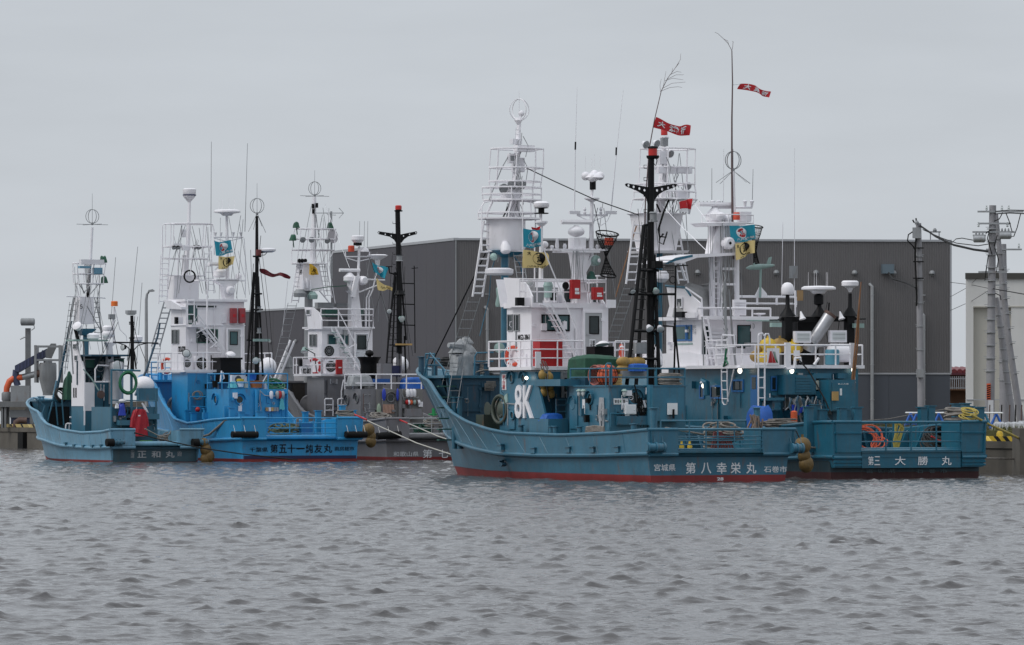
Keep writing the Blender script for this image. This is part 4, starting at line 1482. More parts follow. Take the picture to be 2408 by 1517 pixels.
# wing plate
c0_,c1_=S(1258,876,v8-.02),S(1284,984,v8-.02)
b.part('wing_plate',MB().prism([c0_,(v8-.02,c1_.y,c1_.z),(v8-.02,c0_.y+.02,c1_.z)],(.08,0,0)),P8)
b.part('side_locker',MB().box(v8-.25,v8+.6,S(1292,985,v8-.2).y,S(1258,985,v8).y,zd,k8.Z(985,v8,9)),P8)
letter(b,'8K','S',1214.5,905,1256,984,v8,WH,.012,thick=.08)
P=Pan(k8,'S',1181,880,1191,917,v8)
pn=b.part('sign_panel',MB().pbox(P,0,P.w,0,P.h,0,.02),FLW)
v_,f_=text_data('頭\n上\n注\n意',.01)
b.part('lettering',MB().add([P.pt(P.w*(.15+.7*q[0]),P.h*(.04+.92*q[1]),.024+q[2]*.004)for q in v_],f_),RD,pn,smooth=0)
for px in(1204,1232):
 porthole(b,'S',px,890,v8,.17,P8,True)
b.part('house_lamp',MB().ball(S(1238,889,v8-.15),.07,10,6),LIT)
P=Pan(k8,'S',1199,957,1213,1009,v8)
b.part('low_door',MB().pbox(P,0,P.w,0,P.h,0,.06),P8)
porthole(b,'S',1206,977,v8-.06,.15,P8,False)
b.part('side_step',MB().tube([S(1181,936,v8),S(1181,948,v8),S(1215,951,v8),S(1222,957,v8)],.04),GREY)
# rear door of lower house
P=Pan(k8,'A',1322,878,1352,965,u8)
door(b,P,GREY,(.2,.8,.55,.85))
P=Pan(k8,'A',1296,935,1330,1005,u8)
cabinet(b,P,.5,P8d,'deck_locker')
# little steel rack
m=MB()
for px in(1308,1332):
 m.tube(k8.path([(px,990),(px,938)],u8-.9),.03)
for py in(940,953,968,985):
 m.seg(A(1308,py,u8-.9),A(1332,py,u8-.9),.025)
b.part('ladder_rack',m,P8)
c=A(1298,970,u8-1.1)
solo(k8,'tarpaulin',crumple(MB(),c.x-.42,c.x+.42,c.y-.3,c.y+.3,k8.Z(990,c.x,c.y),k8.Z(972,c.x,c.y),.12,8,.3),TARPB,'crumpled bright blue sheet lying beside the 8K lettering plate','tarpaulin')
# line hauler wheel on port bow
hauler_u=S(1196,960,-2.2).y
h_=S(1185,963,-2.0)
m=MB().torus((-2.3,h_.y-.25,h_.z),.52,.07,(1,.1,0),26,8).torus((-2.1,h_.y-.25,h_.z),.52,.07,(1,.1,0),26,8).lathe((-2.25,h_.y-.25,h_.z),[(.15,-.1),(.34,0),(.34,.2),(.15,.3)],20,0,(1,0,0))
b.part('hauler_wheel',m,GRND)
d_=S(1155,962,-2.0)
m=MB().lathe((-1.35,h_.y+.2,h_.z),[(.28,-.6),(.16,-.45),(.15,-.2),(.33,0),(.18,.15),(.18,.6)],14,0,(-1,0,0))
m2=MB().lathe(A(1146,963,15.6),[(.30,0),(.18,.12),(.17,.35),(.36,.45),(.18,.6),(.2,1.3)],14,0,(1,0,0))
dr=b.part('winch_drum',m2,GRND)
c=A(1160,985,15.6)
b.part('winch_base',MB().box(c.x-.55,c.x+.5,15.3,16.0,zd,k8.Z(975,c.x,15.6)),GRND)
b.part('hauler_guard',MB().prism([S(1186,930,-2.3),S(1192,925,-2.3),S(1193,946,-2.3),S(1183,950,-2.3)],(.1,0,0)),GRN)
# platform deck round wheelhouse
zp=k8.Z(870,v8,u8)
ux=S(1160,870,-2.5).y
pts=[(-2.45,u8-.1),(-2.45,u8+3.6),(-2.1,u8+4.3),(2.1,u8+4.3),(2.45,u8+3.6),(2.45,u8-.1)]
b.part('wheelhouse_deck',MB().prism([(x,y,zp)for x,y in pts][::-1],(0,0,.12)),WH)
rp=[(x,y,zp+.12)for x,y in pts]
rail(b,[rp[0],rp[1],rp[2],rp[3],rp[4],rp[5]],[.33,.66,.98],WH,.026,.9,'deck_railing')
rail(b,[(-2.45,u8-.1,zp+.12),(-.25,u8-.1,zp+.12)],[.33,.66,.98],WH,.026,1.1,'deck_railing')
rail(b,[(1.1,u8-.1,zp+.12),(2.45,u8-.1,zp+.12)],[.33,.66,.98],WH,.026,1.1,'deck_railing')
P=Pan(k8,'A',1267,799,1320,861,u8+.15)
cb=cabinet(b,P,.1,RD,'fire_cabinet','big red steel box on the rail')
b.part('box_side',MB().pbox(P,0,P.w,0,P.h,-.5,0),RD,cb)
# wheelhouse
WHh=house(b,'wheelhouse',-1.62,1192,1250,1426,722,870,WH,z0=zp+.12)
v,u=WHh['x0'],WHh['u1']
b.part('roof_edge',MB().box(v-.08,WHh['x1']+.1,u-.12,WHh['u2']+.15,WHh['z1']-.02,WHh['z1']+.16),WH)
for a_,c_ in((1195,1207),(1210,1223)):
 window(b,Pan(k8,'S',a_,739,c_,779,v),GREY,GLASS,.035)
window(b,Pan(k8,'A',1273,740,1339,779,u),BK,TEALGL,.05)
P=Pan(k8,'A',1273,740,1339,779,u)
b.part('mullion',MB().pbox(P,P.w*.49,P.w*.53,.04,P.h-.04,.02,.05),BK)
door(b,Pan(k8,'A',1374,736,1414,832,u-.12),paint('door_grey',(.42,.43,.44),.5,.06),(.3,.78,.5,.9),GLASS,WH)
b.part('door_recess',MB().box(A(1368,0,u).x,A(1427,0,u).x,u-.115,u,zp+.14,WHh['z1']),WH)
P=Pan(k8,'A',1217,784,1246,800,u)
P=Pan(k8,'S',1217,783,1247,802,v)
b.part('number_panel',MB().pbox(P,0,P.w,0,P.h,0,.015),WH)
letter(b,'MG2-3861','S',1218,786,1246,800,v-.016,BK,.03,thick=.004)
P=Pan(k8,'A',1386,798,1400,822,u-.175)
pn=b.part('notice',MB().pbox(P,0,P.w,0,P.h,0,.01),FLW)
v_,f_=text_data('立機\n入関\n禁室\n止長',0)
b.part('lettering',MB().add([P.pt(P.w*(.1+.8*q[0]),P.h*(.1+.8*q[1]),.014+q[2]*.004)for q in v_],f_),BK,pn,smooth=0)
# stairs
a_=A(1276,716,u-.15)
c_=A(1344,852,u-.15)
stair(b,a_,c_,.6,9,WH2,WH2)
b.part('stair_rail',MB().tube(k8.path([(1268,716),(1282,720),(1295,735),(1353,838),(1352,850),(1338,862)],u-.85),.035),WH2)
b.part('stair_rail',MB().tube(k8.path([(1276,580),(1288,610),(1358,780),(1352,850)],u-.8),.028),WH2)
# upper bridge
zb8=k8.Z(721,0,u)
zu=k8.Z(655,0,u)
m=MB()
sp=[S(1184,653,v-.25),S(1226,655,v-.25),S(1240,672,v-.25),S(1251,697,v-.25),S(1251,722,v-.25),S(1192,722,v-.25),S(1193,700,v-.25)]
m.prism(sp,(.06,0,0))
b.part('bridge_side',m,WH)
x1=WHh['x1']
b.part('bridge_front',MB().hexa([(v-.2,WHh['u2']+.1,zb8),(x1,WHh['u2']+.1,zb8),(x1,WHh['u2']+.15,zb8),(v-.2,WHh['u2']+.15,zb8),(v-.2,WHh['u2']+.5,zu),(x1,WHh['u2']+.5,zu),(x1,WHh['u2']+.55,zu),(v-.2,WHh['u2']+.55,zu)]),WH)
sp2=[S(1184,690,v),S(1226,690,v),S(1245,722,v),S(1192,722,v)]
m=MB().prism([(x1+.1,q.y,q.z)for q in sp2],(.06,0,0))
b.part('bridge_side',m,WH)
rail(b,[(A(1222,0,u).x,u,zb8+.15),(A(1425,0,u).x,u,zb8+.15)],[.4,.8,k8.Z(658,0,u)-zb8-.15],WH,.028,.75,'bridge_railing')
rail(b,[(A(1425,0,u).x,u,zb8+.15),(A(1425,0,u).x,u+2.2,zb8+.15)],[.4,.8,1.05],WH,.028,.75,'bridge_railing')
for P,nm in((Pan(k8,'A',1279,680,1300,712,u+1.2),'console'),(Pan(k8,'A',1312,676,1336,716,u+1.2),'console'),(Pan(k8,'A',1380,690,1400,716,u+1.2),'console')):
 o=cabinet(b,P,.4,WH2,nm)
 b.part('screen',MB().pbox(P,.06,P.w-.06,.08,P.h-.08,.415,.425),GLASS,o)
b.part('bridge_backwall',MB().box(A(1255,0,u).x,A(1360,0,u).x,u+1.5,u+1.55,zb8,k8.Z(676,0,u+1.5)),GREY)
for x0,x1_,y0_,y1_ in((1339,1358,658,703),(1390,1412,676,705)):
 P=Pan(k8,'A',x0,y0_,x1_,y1_,u-.05)
 o=cabinet(b,P,.25,RD,'extinguisher_box')
 for t in(.42,.24):
  b.part('label_plate',MB().pbox(P,P.w*.3,P.w*.85,P.h*t,P.h*(t+.14),.265,.27),FLW,o)
P=Pan(k8,'A',1211,700,1228,719,u-.3)
o=b.part('side_light_box',MB().pbox(P,0,P.w,0,P.h,0,.2),BK)
P=Pan(k8,'A',1228,700,1250,720,u-.35)
b.part('light_board',MB().pbox(P,0,P.w,0,P.h,0,.05),WH,o)
P=Pan(k8,'A',1425,705,1447,724,u-.3)
o=b.part('light_board',MB().pbox(P,0,P.w,0,P.h,0,.05),WH)
# pylon radar mast
m=MB()
zq=lambda py,uu:k8.Z(py,0,uu)
ux=u+.35
def taper(b,u_,secs,name,mat,dy=.35):
 fr=b.fr
 m=MB()
 vs=[]
 for py,x0,x1_,d in secs:
  a,c=fr.A(x0,py,u_),fr.A(x1_,py,u_)
  vs+=[(a.x,u_-d/2,a.z),(c.x,u_-d/2,c.z),(c.x,u_+d/2,c.z),(a.x,u_+d/2,a.z)]
 n=len(secs)
 fs=[(4*i+j,4*i+(j+1)%4,4*i+4+(j+1)%4,4*i+4+j)for i in range(n-1)for j in range(4)]+[(3,2,1,0),(4*n-4,4*n-3,4*n-2,4*n-1)]
 return b.part(name,m.add(vs,fs),mat)
taper(b,ux,[(722,1350,1374,.6),(640,1350,1372,.5),(600,1345,1378,.55),(588,1340,1385,.6)],'radar_pylon',WH)
taper(b,ux,[(586,1343,1371,.5),(559,1343,1371,.5)],'radar_pylon',WH)
b.part('pylon_strut',MB().prism(k8.path([(1357,660),(1368,661),(1400,602),(1392,598)],ux-.2),(0,.3,0)),WH)
c=A(1397,613,ux-.1)
o=b.part('searchlight',MB().lathe(c,[(.15,.2),(.2,.16),(.215,-.05),(.2,-.1)],18,0,(.3,-1,0)),GRN)
b.part('lens',MB().lathe(c+Vector((.08,-.27,0)),[(.08,0),(.06,.02)],10,0,(.3,-1,0)),WH,o)
radar(b,A(1355,530,ux),1.2,WH,-8,ped=.35,pedr=.25)
c=A(1355,545,ux)
b.part('radar_gearbox',MB().ball((c.x,c.y,c.z),(.33,.3,.2),14,8),WH)
# yard platform
m=MB()
for py,x0,x1_ in((587,1287,1419),(592,1310,1400)):
 a,c=A(x0,py,ux),A(x1_,py,ux)
 m.box(a.x,c.x,ux-.4,ux-.34,a.z-.03,a.z+.03)
 m.box(a.x,c.x,ux+.34,ux+.4,a.z-.03,a.z+.03)
for x0 in range(1290,1420,14):
 a=A(x0,587,ux)
 m.box(a.x-.02,a.x+.02,ux-.4,ux+.4,a.z-.03,a.z+.03)
b.part('yard',m,WH)
m=MB()
for x0,h in((1310,25),(1328,12),(1405,10),(1298,8)):
 q=A(x0,585,ux)
 m.lathe(q,[(.06,0),(.08,.1),(.05,h*.016)],8)
b.part('yard_fittings',m,WH2)
dome(b,A(1281,580,ux),.13*1.0,.20,WH)
m=MB().ball(A(1281,575,ux),(.14,.14,.13)).seg(A(1281,578,ux),A(1281,587,ux),.04)
b.part('radome',m,WH)
b.part('radome',MB().ball(A(1257,560,ux+.3),(.15,.15,.16)).seg(A(1257,562,ux+.3),A(1257,660,ux+.3),.03),WH)
# signal pole
m=MB().tube(k8.path([(1390,600),(1392,466)],ux),.10,8,0,False,.065)
m.lathe(A(1392,468,ux),[(.1,-.1),(.3,0),(.3,.04),(.1,.06)],12)
m.tube(k8.path([(1392,466),(1393,446)],ux),.06)
b.part('signal_pole',m,WH)
b.part('beacon',MB().lathe(A(1394,446,ux),[(.12,0),(.12,.32),(.09,.36)],10),BK)
c=A(1394,420,ux)
b.part('satellite_antenna',MB().lathe(c,[(.1,-.12),(.2,-.05),(.42,.03),(.36,.12),(.15,.2)],16),WH)
for px,py,dy in((1377,414,0),(1411,414,0),(1398,410,.3),(1392,418,-.2)):
 c=A(px,py,ux+dy)
 b.part('radome',MB().ball(c,(.17,.17,.17),12,8).seg(c,c+Vector((0,0,.75)),.008,4),WH)
m=MB()
for py,x0,x1_ in((507,1357,1429),(505,1357,1429)):
 m.seg(A(x0,py,ux),A(x1_,py,ux),.03)
m.tube(k8.path([(1360,508),(1391,522),(1424,508)],ux),.022)
m.tube(k8.path([(1405,525),(1415,530),(1428,520),(1434,508),(1436,500)],ux),.015)
for x0 in(1375,1413):
 m.lathe(A(x0,505,ux),[(.03,0),(.07,.08),(.03,.14),(.07,.2),(.02,.3)],8)
b.part('yard_arm',m,WH2)
for pts in(((1351,500),(1353,352),(1357,206)),((1437,500),(1449,365),(1466,211)),((1359,365),(1363,352),(1364,365))):
 if len(pts)==3 and pts[0][0]in(1351,1437):
  m=MB().tube(k8.path([pts[0],pts[1]],ux),.026,5,0,False,.02).tube(k8.path([pts[1],pts[2]],ux),.016,5,0,False,.008)
  b.part('whip_antenna',m,WH2)
  q=A(*pts[1],ux)
  b.part('antenna_joint',MB().seg(q,q+Vector((.01,0,.3)),.035),BK)
  q=A(*pts[0],ux)
  b.part('antenna_bracket',MB().cbox(q,(.45,.1,.12)),WH2)
  # left small mast with flags
um=u+.2
m=MB().tube(k8.path([(1272,655),(1273,524)],um),.09,8,0,False,.06).tube(k8.path([(1273,524),(1273,504)],um),.04)
m.lathe(A(1273,524,um),[(.1,-.12),(.24,0),(.24,.06),(.05,.07)],12)
b.part('small_mast',m,WH)
c=A(1273,503,um)
o=b.part('beacon',MB().lathe(c,[(.28,0),(.28,.04),(.12,.05),(.12,.2),(.28,.22)],12),BK)
b.part('radome',MB().lathe(c+Vector((0,0,.23)),[(.26,0),(.3,.05),(.3,.18),(.2,.25)],14),WH)
JP='八戸魚市場'
flag(k8,'flag',um-.5,[(1230,538),(1250,540),(1270,538)],[(1231,581),(1250,583),(1270,580)],FLT,'teal flag with red round emblem flying left of the 8K radar pylon','flag','teal market flags',[('disc',.58,.6,.27,.34,FLW,.008),('disc',.58,.6,.22,.28,RD,.014),('txt','魚',.48,.68,.42,.76,FLW,.0),('txt',JP,.2,.98,.06,.22,FLW,.01)],.05,.8)
flag(k8,'flag',um-.9,[(1250,534),(1260,536),(1270,532)],[(1252,540),(1261,541),(1269,541)],FLR,'sliver of a red cloth showing above the teal flag of the 8K boat','flag',None,[],.03,0)
flag(k8,'flag',um-.6,[(1230,588),(1246,589),(1266,592),(1284,595),(1289,604)],[(1230,631),(1246,630),(1264,629),(1280,632),(1288,622)],FLY2 if 0 else FLY,'yellow flag with large black round fish character left of the 8K radar pylon','flag','yellow flags',[('disc',.55,.58,.22,.40,BK,.008),('disc',.55,.58,.17,.32,FLY,.012),('txt','漁',.44,.66,.32,.84,BK,.02),('txt','大',.16,.28,.72,.94,BK,.02),('txt','八戸みなと漁協',.15,.85,.04,.15,BK,.0)],.05,1.1)
b.part('flag_stay',MB().tube(k8.path([(1229,690),(1230,600),(1229,530),(1228,420)],um-.5),.018,4),WH)
# bell, horns
c=A(1390,652,ux)
b.part('bell',MB().lathe(c,[(.24,-.12),(.2,-.05),(.15,.1),(.1,.2),(.03,.24)],12),DK)
c=A(1300,668,ux)
b.part('loudspeaker',MB().lathe(A(1330,672,u-.1),[(.03,-.2),(.06,-.1),(.14,0),(.15,.01)],12,0,(0,-1,0)),BK)
b.part('vent_cowl',MB().lathe(A(1289,700,u+.9),[(.16,0),(.16,.35),(.2,.45),(.15,.6),(.03,.65)],12),GRN)
b.part('mesh_guard',MB().box(A(1243,0,u).x,A(1275,0,u).x,u+.6,u+.62,k8.Z(690,0,u),k8.Z(662,0,u)),paint('mesh_white',(.5,.5,.5),.6,.3,sc_=9))
flood(b,A(1246,665,u+.2),(-.4,-1,0),.14,WH)
# crow's nest tower
uc=17.0
m=MB().tube(k8.path([(1187,940),(1187,598)],uc),.15,12)
b.part('tower_column',m,P8)
taper(b,uc,[(605,1178,1198,.4),(592,1150,1228,1.0),(589,1148,1230,1.05)],'nest_base',P8)
a,c=A(1148,589,uc),A(1231,514,uc)
rw=(c.x-a.x)/2
mx_=(a.x+c.x)/2
b.part('nest_barrel',MB().lathe((mx_,uc,0),[(rw*.93,a.z),(rw,a.z+.1),(rw,c.z),(rw-.06,c.z+.001),(rw-.06,c.z-.3),(.05,c.z-.31)],16),WH)
for py,xl,xr in((592,1147,1231),(514,1133,1260)):
 plate(b,uc,py,xl,xr,WH,'nest_platform',.05)
plate(b,uc,470,1146,1263,WH,'nest_platform',.04)
basket(b,uc,[(470,1146,1263),(456,1144,1263),(440,1144,1263)],WH)
basket(b,uc,[(440,1160,1262),(426,1159,1264),(394,1161,1268)],WH)
basket(b,uc,[(394,1160,1269),(349,1163,1269)],WH)
basket(b,uc,[(514,1135,1259),(500,1135,1259),(470,1150,1258)],WH)
m=MB().tube(k8.path([(1195,590),(1200,520),(1207,470),(1214,400),(1218,350),(1220,300),(1222,278)],uc),.2,8,0,False,.06)
m.tube(k8.path([(1222,590),(1216,450),(1218,360)],uc-.2),.09,6)
m.tube(k8.path([(1198,520),(1205,540),(1201,590)],uc-.3),.04,5)
b.part('tower_mast',m,WH)
P=Pan(k8,'A',1207,343,1247,357,uc-.4)
cabinet(b,P,.4,WH,'light_box')
P=Pan(k8,'A',1192,362,1206,384,uc-.2)
o=cabinet(b,P,.2,WH,'lamp_box')
b.part('lens',MB().pbox(P,.05,P.w-.05,.1,P.h-.08,.215,.23),GREY,o)
P=Pan(k8,'A',1202,372,1226,405,uc)
cabinet(b,P,.3,WH2,'lamp_box')
b.part('nest_drum',MB().lathe(A(1201,455,uc),[(.35,-.25),(.42,-.2),(.42,.3),(.3,.35)],14),WH2)
for px,py,c_ in((1184,443,GREY),(1205,434,GREY),(1228,434,GREY)):
 flood(b,A(px,py,uc-.5),(rnd.uniform(-.5,.5),-1,-.3),.19,c_,GREY)
b.part('floodlight',MB().lathe(A(1189,586,uc-rw),[(.1,.3),(.2,.1),(.2,-.1),(.15,-.15)],12,0,(0,.3,1)),WH)
ring_antenna(b,A(1221,258,uc),.42,WH,.3,0,tr=.02)
b.part('mast_head',MB().ball(A(1226,267,uc),.12).tube(k8.path([(1226,267),(1222,282),(1220,300)],uc),.045).lathe(A(1219,292,uc),[(.08,0),(.17,.15),(.12,.25)],8),WH)
b.part('mast_box',MB().cbox(A(1213,333,uc),(.4,.3,.2)),WH2)
b.part('radar',MB().lathe(A(1174,640,uc-.8),[(.5,-.12),(.56,-.05),(.56,.1),(.4,.16)],18),WH2)
b.part('hanging_lamp',MB().lathe(A(1175,655,uc-.8)+Vector((0,0,-1.1)),[(.15,0),(.18,.1),(.12,.4),(.15,.7),(.08,.8)],12),GRN)
b.part('searchlight',MB().ball(A(1161,604,uc-.5),.15),GRN)
# ladders of tower
ladder(b,A(1123,698,uc),A(1150,520,uc),(.42,0,0),11,WH,.045)
m=MB().tube(k8.path([(1133,590),(1133,486),(1139,476),(1150,474)],uc-.3),.03).tube(k8.path([(1260,560),(1259,486),(1253,476),(1240,474)],uc-.3),.03)
b.part('tower_hoop',m,WH)
ropeladder(b,A(1053,905,uc+2.5),A(1116,700,uc),(.5,0,0),10,STL)
ropeladder(b,A(1062,960,18.2),A(1080,850,18.8),(.45,0,0),4,STL)
b.part('stay',MB().tube(k8.path([(1012,861,22.6),(1203,470,uc)],uc),.028,5),BK)
b.part('stay',MB().tube(k8.path([(1159,600,uc),(1201,480,uc)],uc),.02,5),GREY)
b.part('stay',MB().tube(k8.path([(1238,395,uc),(1305,427,14.5),(1400,470,11),(1500,505,8)],uc),.022,5),BK)
m=MB()
for pts in(((1214,480),(1240,560),(1262,640)),((1207,400),(1219,330)),((1150,470),(1180,395),(1200,360))):
 m.tube(k8.path(pts,uc-.3),.02,4)
b.part('cable',m,GREY)
ropeladder(b,A(1234,700,uc-2),A(1218,595,uc-.5),(.4,0,0),8,STL)
m=MB().tube(k8.path([(1206,600),(1222,620),(1232,660)],uc),.03).tube(k8.path([(1166,600),(1155,640),(1150,700),(1128,790)],uc),.02)
b.part('stay',m,P8)
# aft deckhouse
AH=house(b,'aft_house',-1.72,1339,1433,1612,909,1010,P8,z0=zd)
va,ua,za=AH['x0'],AH['u1'],AH['z1']
b.part('roof_edge',MB().box(va-.05,AH['x1']+.05,ua-.05,AH['u2']+.05,za,za+.05),P8)
P=Pan(k8,'A',1536,911,1608,990,ua-.5)
m=MB().pbox(P,0,P.w,0,P.h,-.5,0)
b.part('stern_box',m,P8)
P2_=Pan(k8,'A',1569,948,1591,975,ua-.52)
o=b.part('switch_board',MB().pbox(P2_,0,P2_.w,0,P2_.h,0,.08),FLW)
b.part('lever',MB().pbox(P2_,P2_.w*.45,P2_.w*.6,-.15,.2,.08,.14),BK,o)
porthole(b,'A',1492,936,ua,.24,P8)
porthole(b,'S',1349,950,va,.2,P8)
porthole(b,'S',1389,938,va,.2,P8)
P=Pan(k8,'S',1342,924,1360,1008,va)
b.part('side_door',MB().pbox(P,0,P.w,0,P.h,0,.05),P8)
P=Pan(k8,'S',1370,939,1376,973,va)
pn=b.part('sign_strip',MB().pbox(P,0,P.w,0,P.h,0,.012),FLW)
v_,f_=text_data('立\n入\n禁\n止',0)
b.part('lettering',MB().add([P.pt(P.w*(.15+.7*q[0]),P.h*(.08+.5*q[1]),.016+q[2]*.004)for q in v_],f_),BK,pn,smooth=0)
P=Pan(k8,'A',1443,937,1477,951,ua)
pn=b.part('sign_panel',MB().pbox(P,0,P.w,0,P.h,0,.02),FLW)
v_,f_=text_data('安全',.01)
b.part('lettering',MB().add([P.pt(P.w*(.05+.34*q[0]),P.h*(.2+.6*q[1]),.024+q[2]*.004)for q in v_],f_),BK,pn,smooth=0)
v_,f_=text_data('第一',.01)
b.part('lettering',MB().add([P.pt(P.w*(.62+.34*q[0]),P.h*(.2+.6*q[1]),.024+q[2]*.004)for q in v_],f_),BK,pn,smooth=0)
gm=paint('safety_green',(.01,.22,.07),.5)
b.part('green_cross',MB().pbox(P,P.w*.47,P.w*.53,P.h*.2,P.h*.8,.02,.03).pbox(P,P.w*.425,P.w*.575,P.h*.4,P.h*.6,.0201,.0305),gm,pn)
P=Pan(k8,'A',1466,951,1491,974,ua-.02)
cabinet(b,P,.18,FLW,'switch_cabinet')
P=Pan(k8,'A',1524,946,1539,968,ua-.1)
cabinet(b,P,.15,paint('dark_red_box',(.10,.02,.02),.5,.1),'relay_box')
for px in(1497,1506):
 P=Pan(k8,'A',px-3,954,px+4,968,ua)
 cabinet(b,P,.1,GREY,'socket')
m=MB()
for i in range(14):
 q=A(1508+rnd.uniform(-6,12),935,ua-.08)
 m.tube([q,q+Vector((rnd.uniform(-.1,.1),-.05,-.35)),q+Vector((rnd.uniform(-.2,.2),-.04,-rnd.uniform(.5,.9))),q+Vector((rnd.uniform(-.1,.2),0,-rnd.uniform(.3,1.1)))],.016,4)
m.tube(k8.path([(1492,905),(1498,925),(1500,950),(1494,972),(1504,985),(1518,985),(1528,975)],ua-.12),.028,5)
b.part('cable',m,BKR)
m=MB()
for i in range(10):
 q=S(1415+rnd.uniform(-5,5),935,va-.05)
 m.tube([q,q+Vector((0,rnd.uniform(-.1,.1),-.6)),q+Vector((0,rnd.uniform(-.12,.12),-1.2+rnd.uniform(0,.4)))],.022,4)
solo(k8,'rope_hank',m,SAND,'white rope hank hanging on the side of the aft house of the 8K boat','rope')
for px in(1468,1362,1372):
 q=A(px,925,ua-.12)if px>1400 else S(px,925,va-.12)
 o=b.part('bulkhead_lamp',MB().lathe(q,[(.12,.08),(.1,.12),(.05,.16)],10),GRN)
 b.part('lamp_glass',MB().ball(q,(.08,.08,.14),10,6),LENS,o)
m=MB().tube(k8.path([(1330,905),(1380,905)],ua+2.6),.05)
b.part('overhang_box',MB().box(-2.3,va+.6,AH['u2']-.4,AH['u2']+1.7,k8.Z(908,va,9),k8.Z(892,va,9)),P8)
P=Pan(k8,'A',1440,975,1528,1008,ua)
cabinet(b,Pan(k8,'A',1448,978,1520,1000,ua-.02),.12,P8,'hatch')
b.part('cap_strip',MB().seg(A(1436,973,ua-.1),A(1470,973,ua-.1),.03).seg(A(1436,973,ua-.1),A(1436,1005,ua-.1),.03),P8)
# aft house roof rail
zr_=za+.05
rail(b,[(va+.05,AH['u2'],zr_),(va+.05,ua+.05,zr_),(AH['x1'],ua+.05,zr_)],[.3,.62],P8,.03,1.3,'roof_railing')
m=MB().tube(k8.path([(1425,912),(1425,858),(1428,855),(1436,855),(1438,862),(1438,912)],ua),.035)
b.part('roof_hoop',m,P8)
# load on the roof
c=A(1398,860,ua+3.2)
g_=crumple(MB(),A(1356,0,ua+3.2).x,A(1438,0,ua+3.2).x,ua+2.5,ua+4.0,k8.Z(890,c.x,c.y),k8.Z(834,c.x,c.y),.05,5,.02,.95)
solo(k8,'covered_crate',g_,TARPG,'green tarpaulin draped over a crate in front of the wheelhouse of the 8K boat','covered crate')
b.part('support_box',MB().box(A(1356,0,ua+3.2).x,A(1438,0,ua+3.2).x,ua+2.5,ua+4.0,zd,k8.Z(890,c.x,c.y)),P8d)
c=A(1412,830,ua+4.4)
m=MB().box(c.x-.4,c.x+.42,c.y-.3,c.y+.4,k8.Z(850,c.x,c.y),k8.Z(815,c.x,c.y))
b.part('exhaust_box',m,BK)
o=b.part('deck_lamp',MB().lathe(A(1417,811,ua+3.9),[(.27,.0),(.25,.05),(.12,.13)],16,0,(0,.25,1)),WH)
uo=ua+1.4
m=MB()
for i in range(13):
 q=A(1398+i*3.2,883+rnd.uniform(-1,1),uo)
 m.torus(q,.37,.022,(1,.2,0),18,4,wob=.03)
m.tube(k8.path([(1395,865),(1425,862),(1440,870)],uo-.3),.02)
solo(k8,'net_bundle',m,paint('pink_cord',(.35,.12,.10),.8,.3,sc_=6),'bundle of red and white netting coils on the aft house roof','net')
c=A(1428,884,uo-.35)
m=MB().ball(c,(.40,.38,.42),16,10)
o=T(k8,'net_float','big round orange float in a black net on the aft house roof','float',c-Vector((0,0,.42)))
o.part('ball',m,ORG)
g=MB()
for i in range(7):
 a_=PI*i/7
 g.torus(c,.41,.01,(math.cos(a_),math.sin(a_),0),18,4)
for z in(-.25,-.05,.15,.3):
 rr_=math.sqrt(.41**2-z*z)
 g.torus(c+Vector((0,0,z)),rr_,.01,(0,0,1),18,4)
o.part('netting',g,BKR)
for i,(px,py)in enumerate(((1467,851),(1467,868),(1500,851),(1505,866),(1484,853),(1484,868))):
 c=A(px,py,ua+1.2)
 m=MB().ball(c,(.32,.2,.19),12,8)
 solo(k8,'float',m,YEL,'oblong yellow float on the roof of the aft house, %s'%('upper left','lower left','upper right','lower right','upper middle','lower middle')[i],'float','yellow floats heaped on the aft house')
c=A(1500,862,uo-.6)
m=crumple(MB(),c.x-.32,c.x+.32,c.y-.25,c.y+.25,k8.Z(873,c.x,c.y),k8.Z(855,c.x,c.y),.03,9,.05)
solo(k8,'blue_crate',m,TARPB,'blue plastic crate on the aft house roof behind the black mast','crate')
P=Pan(k8,'A',1464,872,1523,890,uo-.5)
b.part('roof_locker',MB().pbox(P,0,P.w,0,P.h,-.6,0),GREY)
P=Pan(k8,'A',1439,880,1462,906,uo-.5)
t=T(k8,'wooden_crate','small yellow wooden crate on the aft house roof beside the orange float','crate',P.pt(P.w/2,0,-.3))
m=MB()
for i in range(4):
 t.part('slat',MB().pbox(P,0,P.w,P.h*(.05+i*.25),P.h*(.05+i*.25+.2),0,.03),CRATE)
t.part('crate_body',MB().pbox(P,.03,P.w-.03,0,P.h*.9,-.5,-.01),CRATE)
m=MB()
for i in range(16):
 q=A(1575+rnd.uniform(-4,4),905-i*1.7,ua+.5)
 m.torus(q,.42*rnd.uniform(.8,1.1),.028,(rnd.uniform(-.15,.15),rnd.uniform(-.15,.15),1),20,5,sz=.7)
solo(k8,'rope_coil',m,ROPE,'tall heap of thick grey rope on the right corner of the aft house roof','rope coil','rope coils on deck')
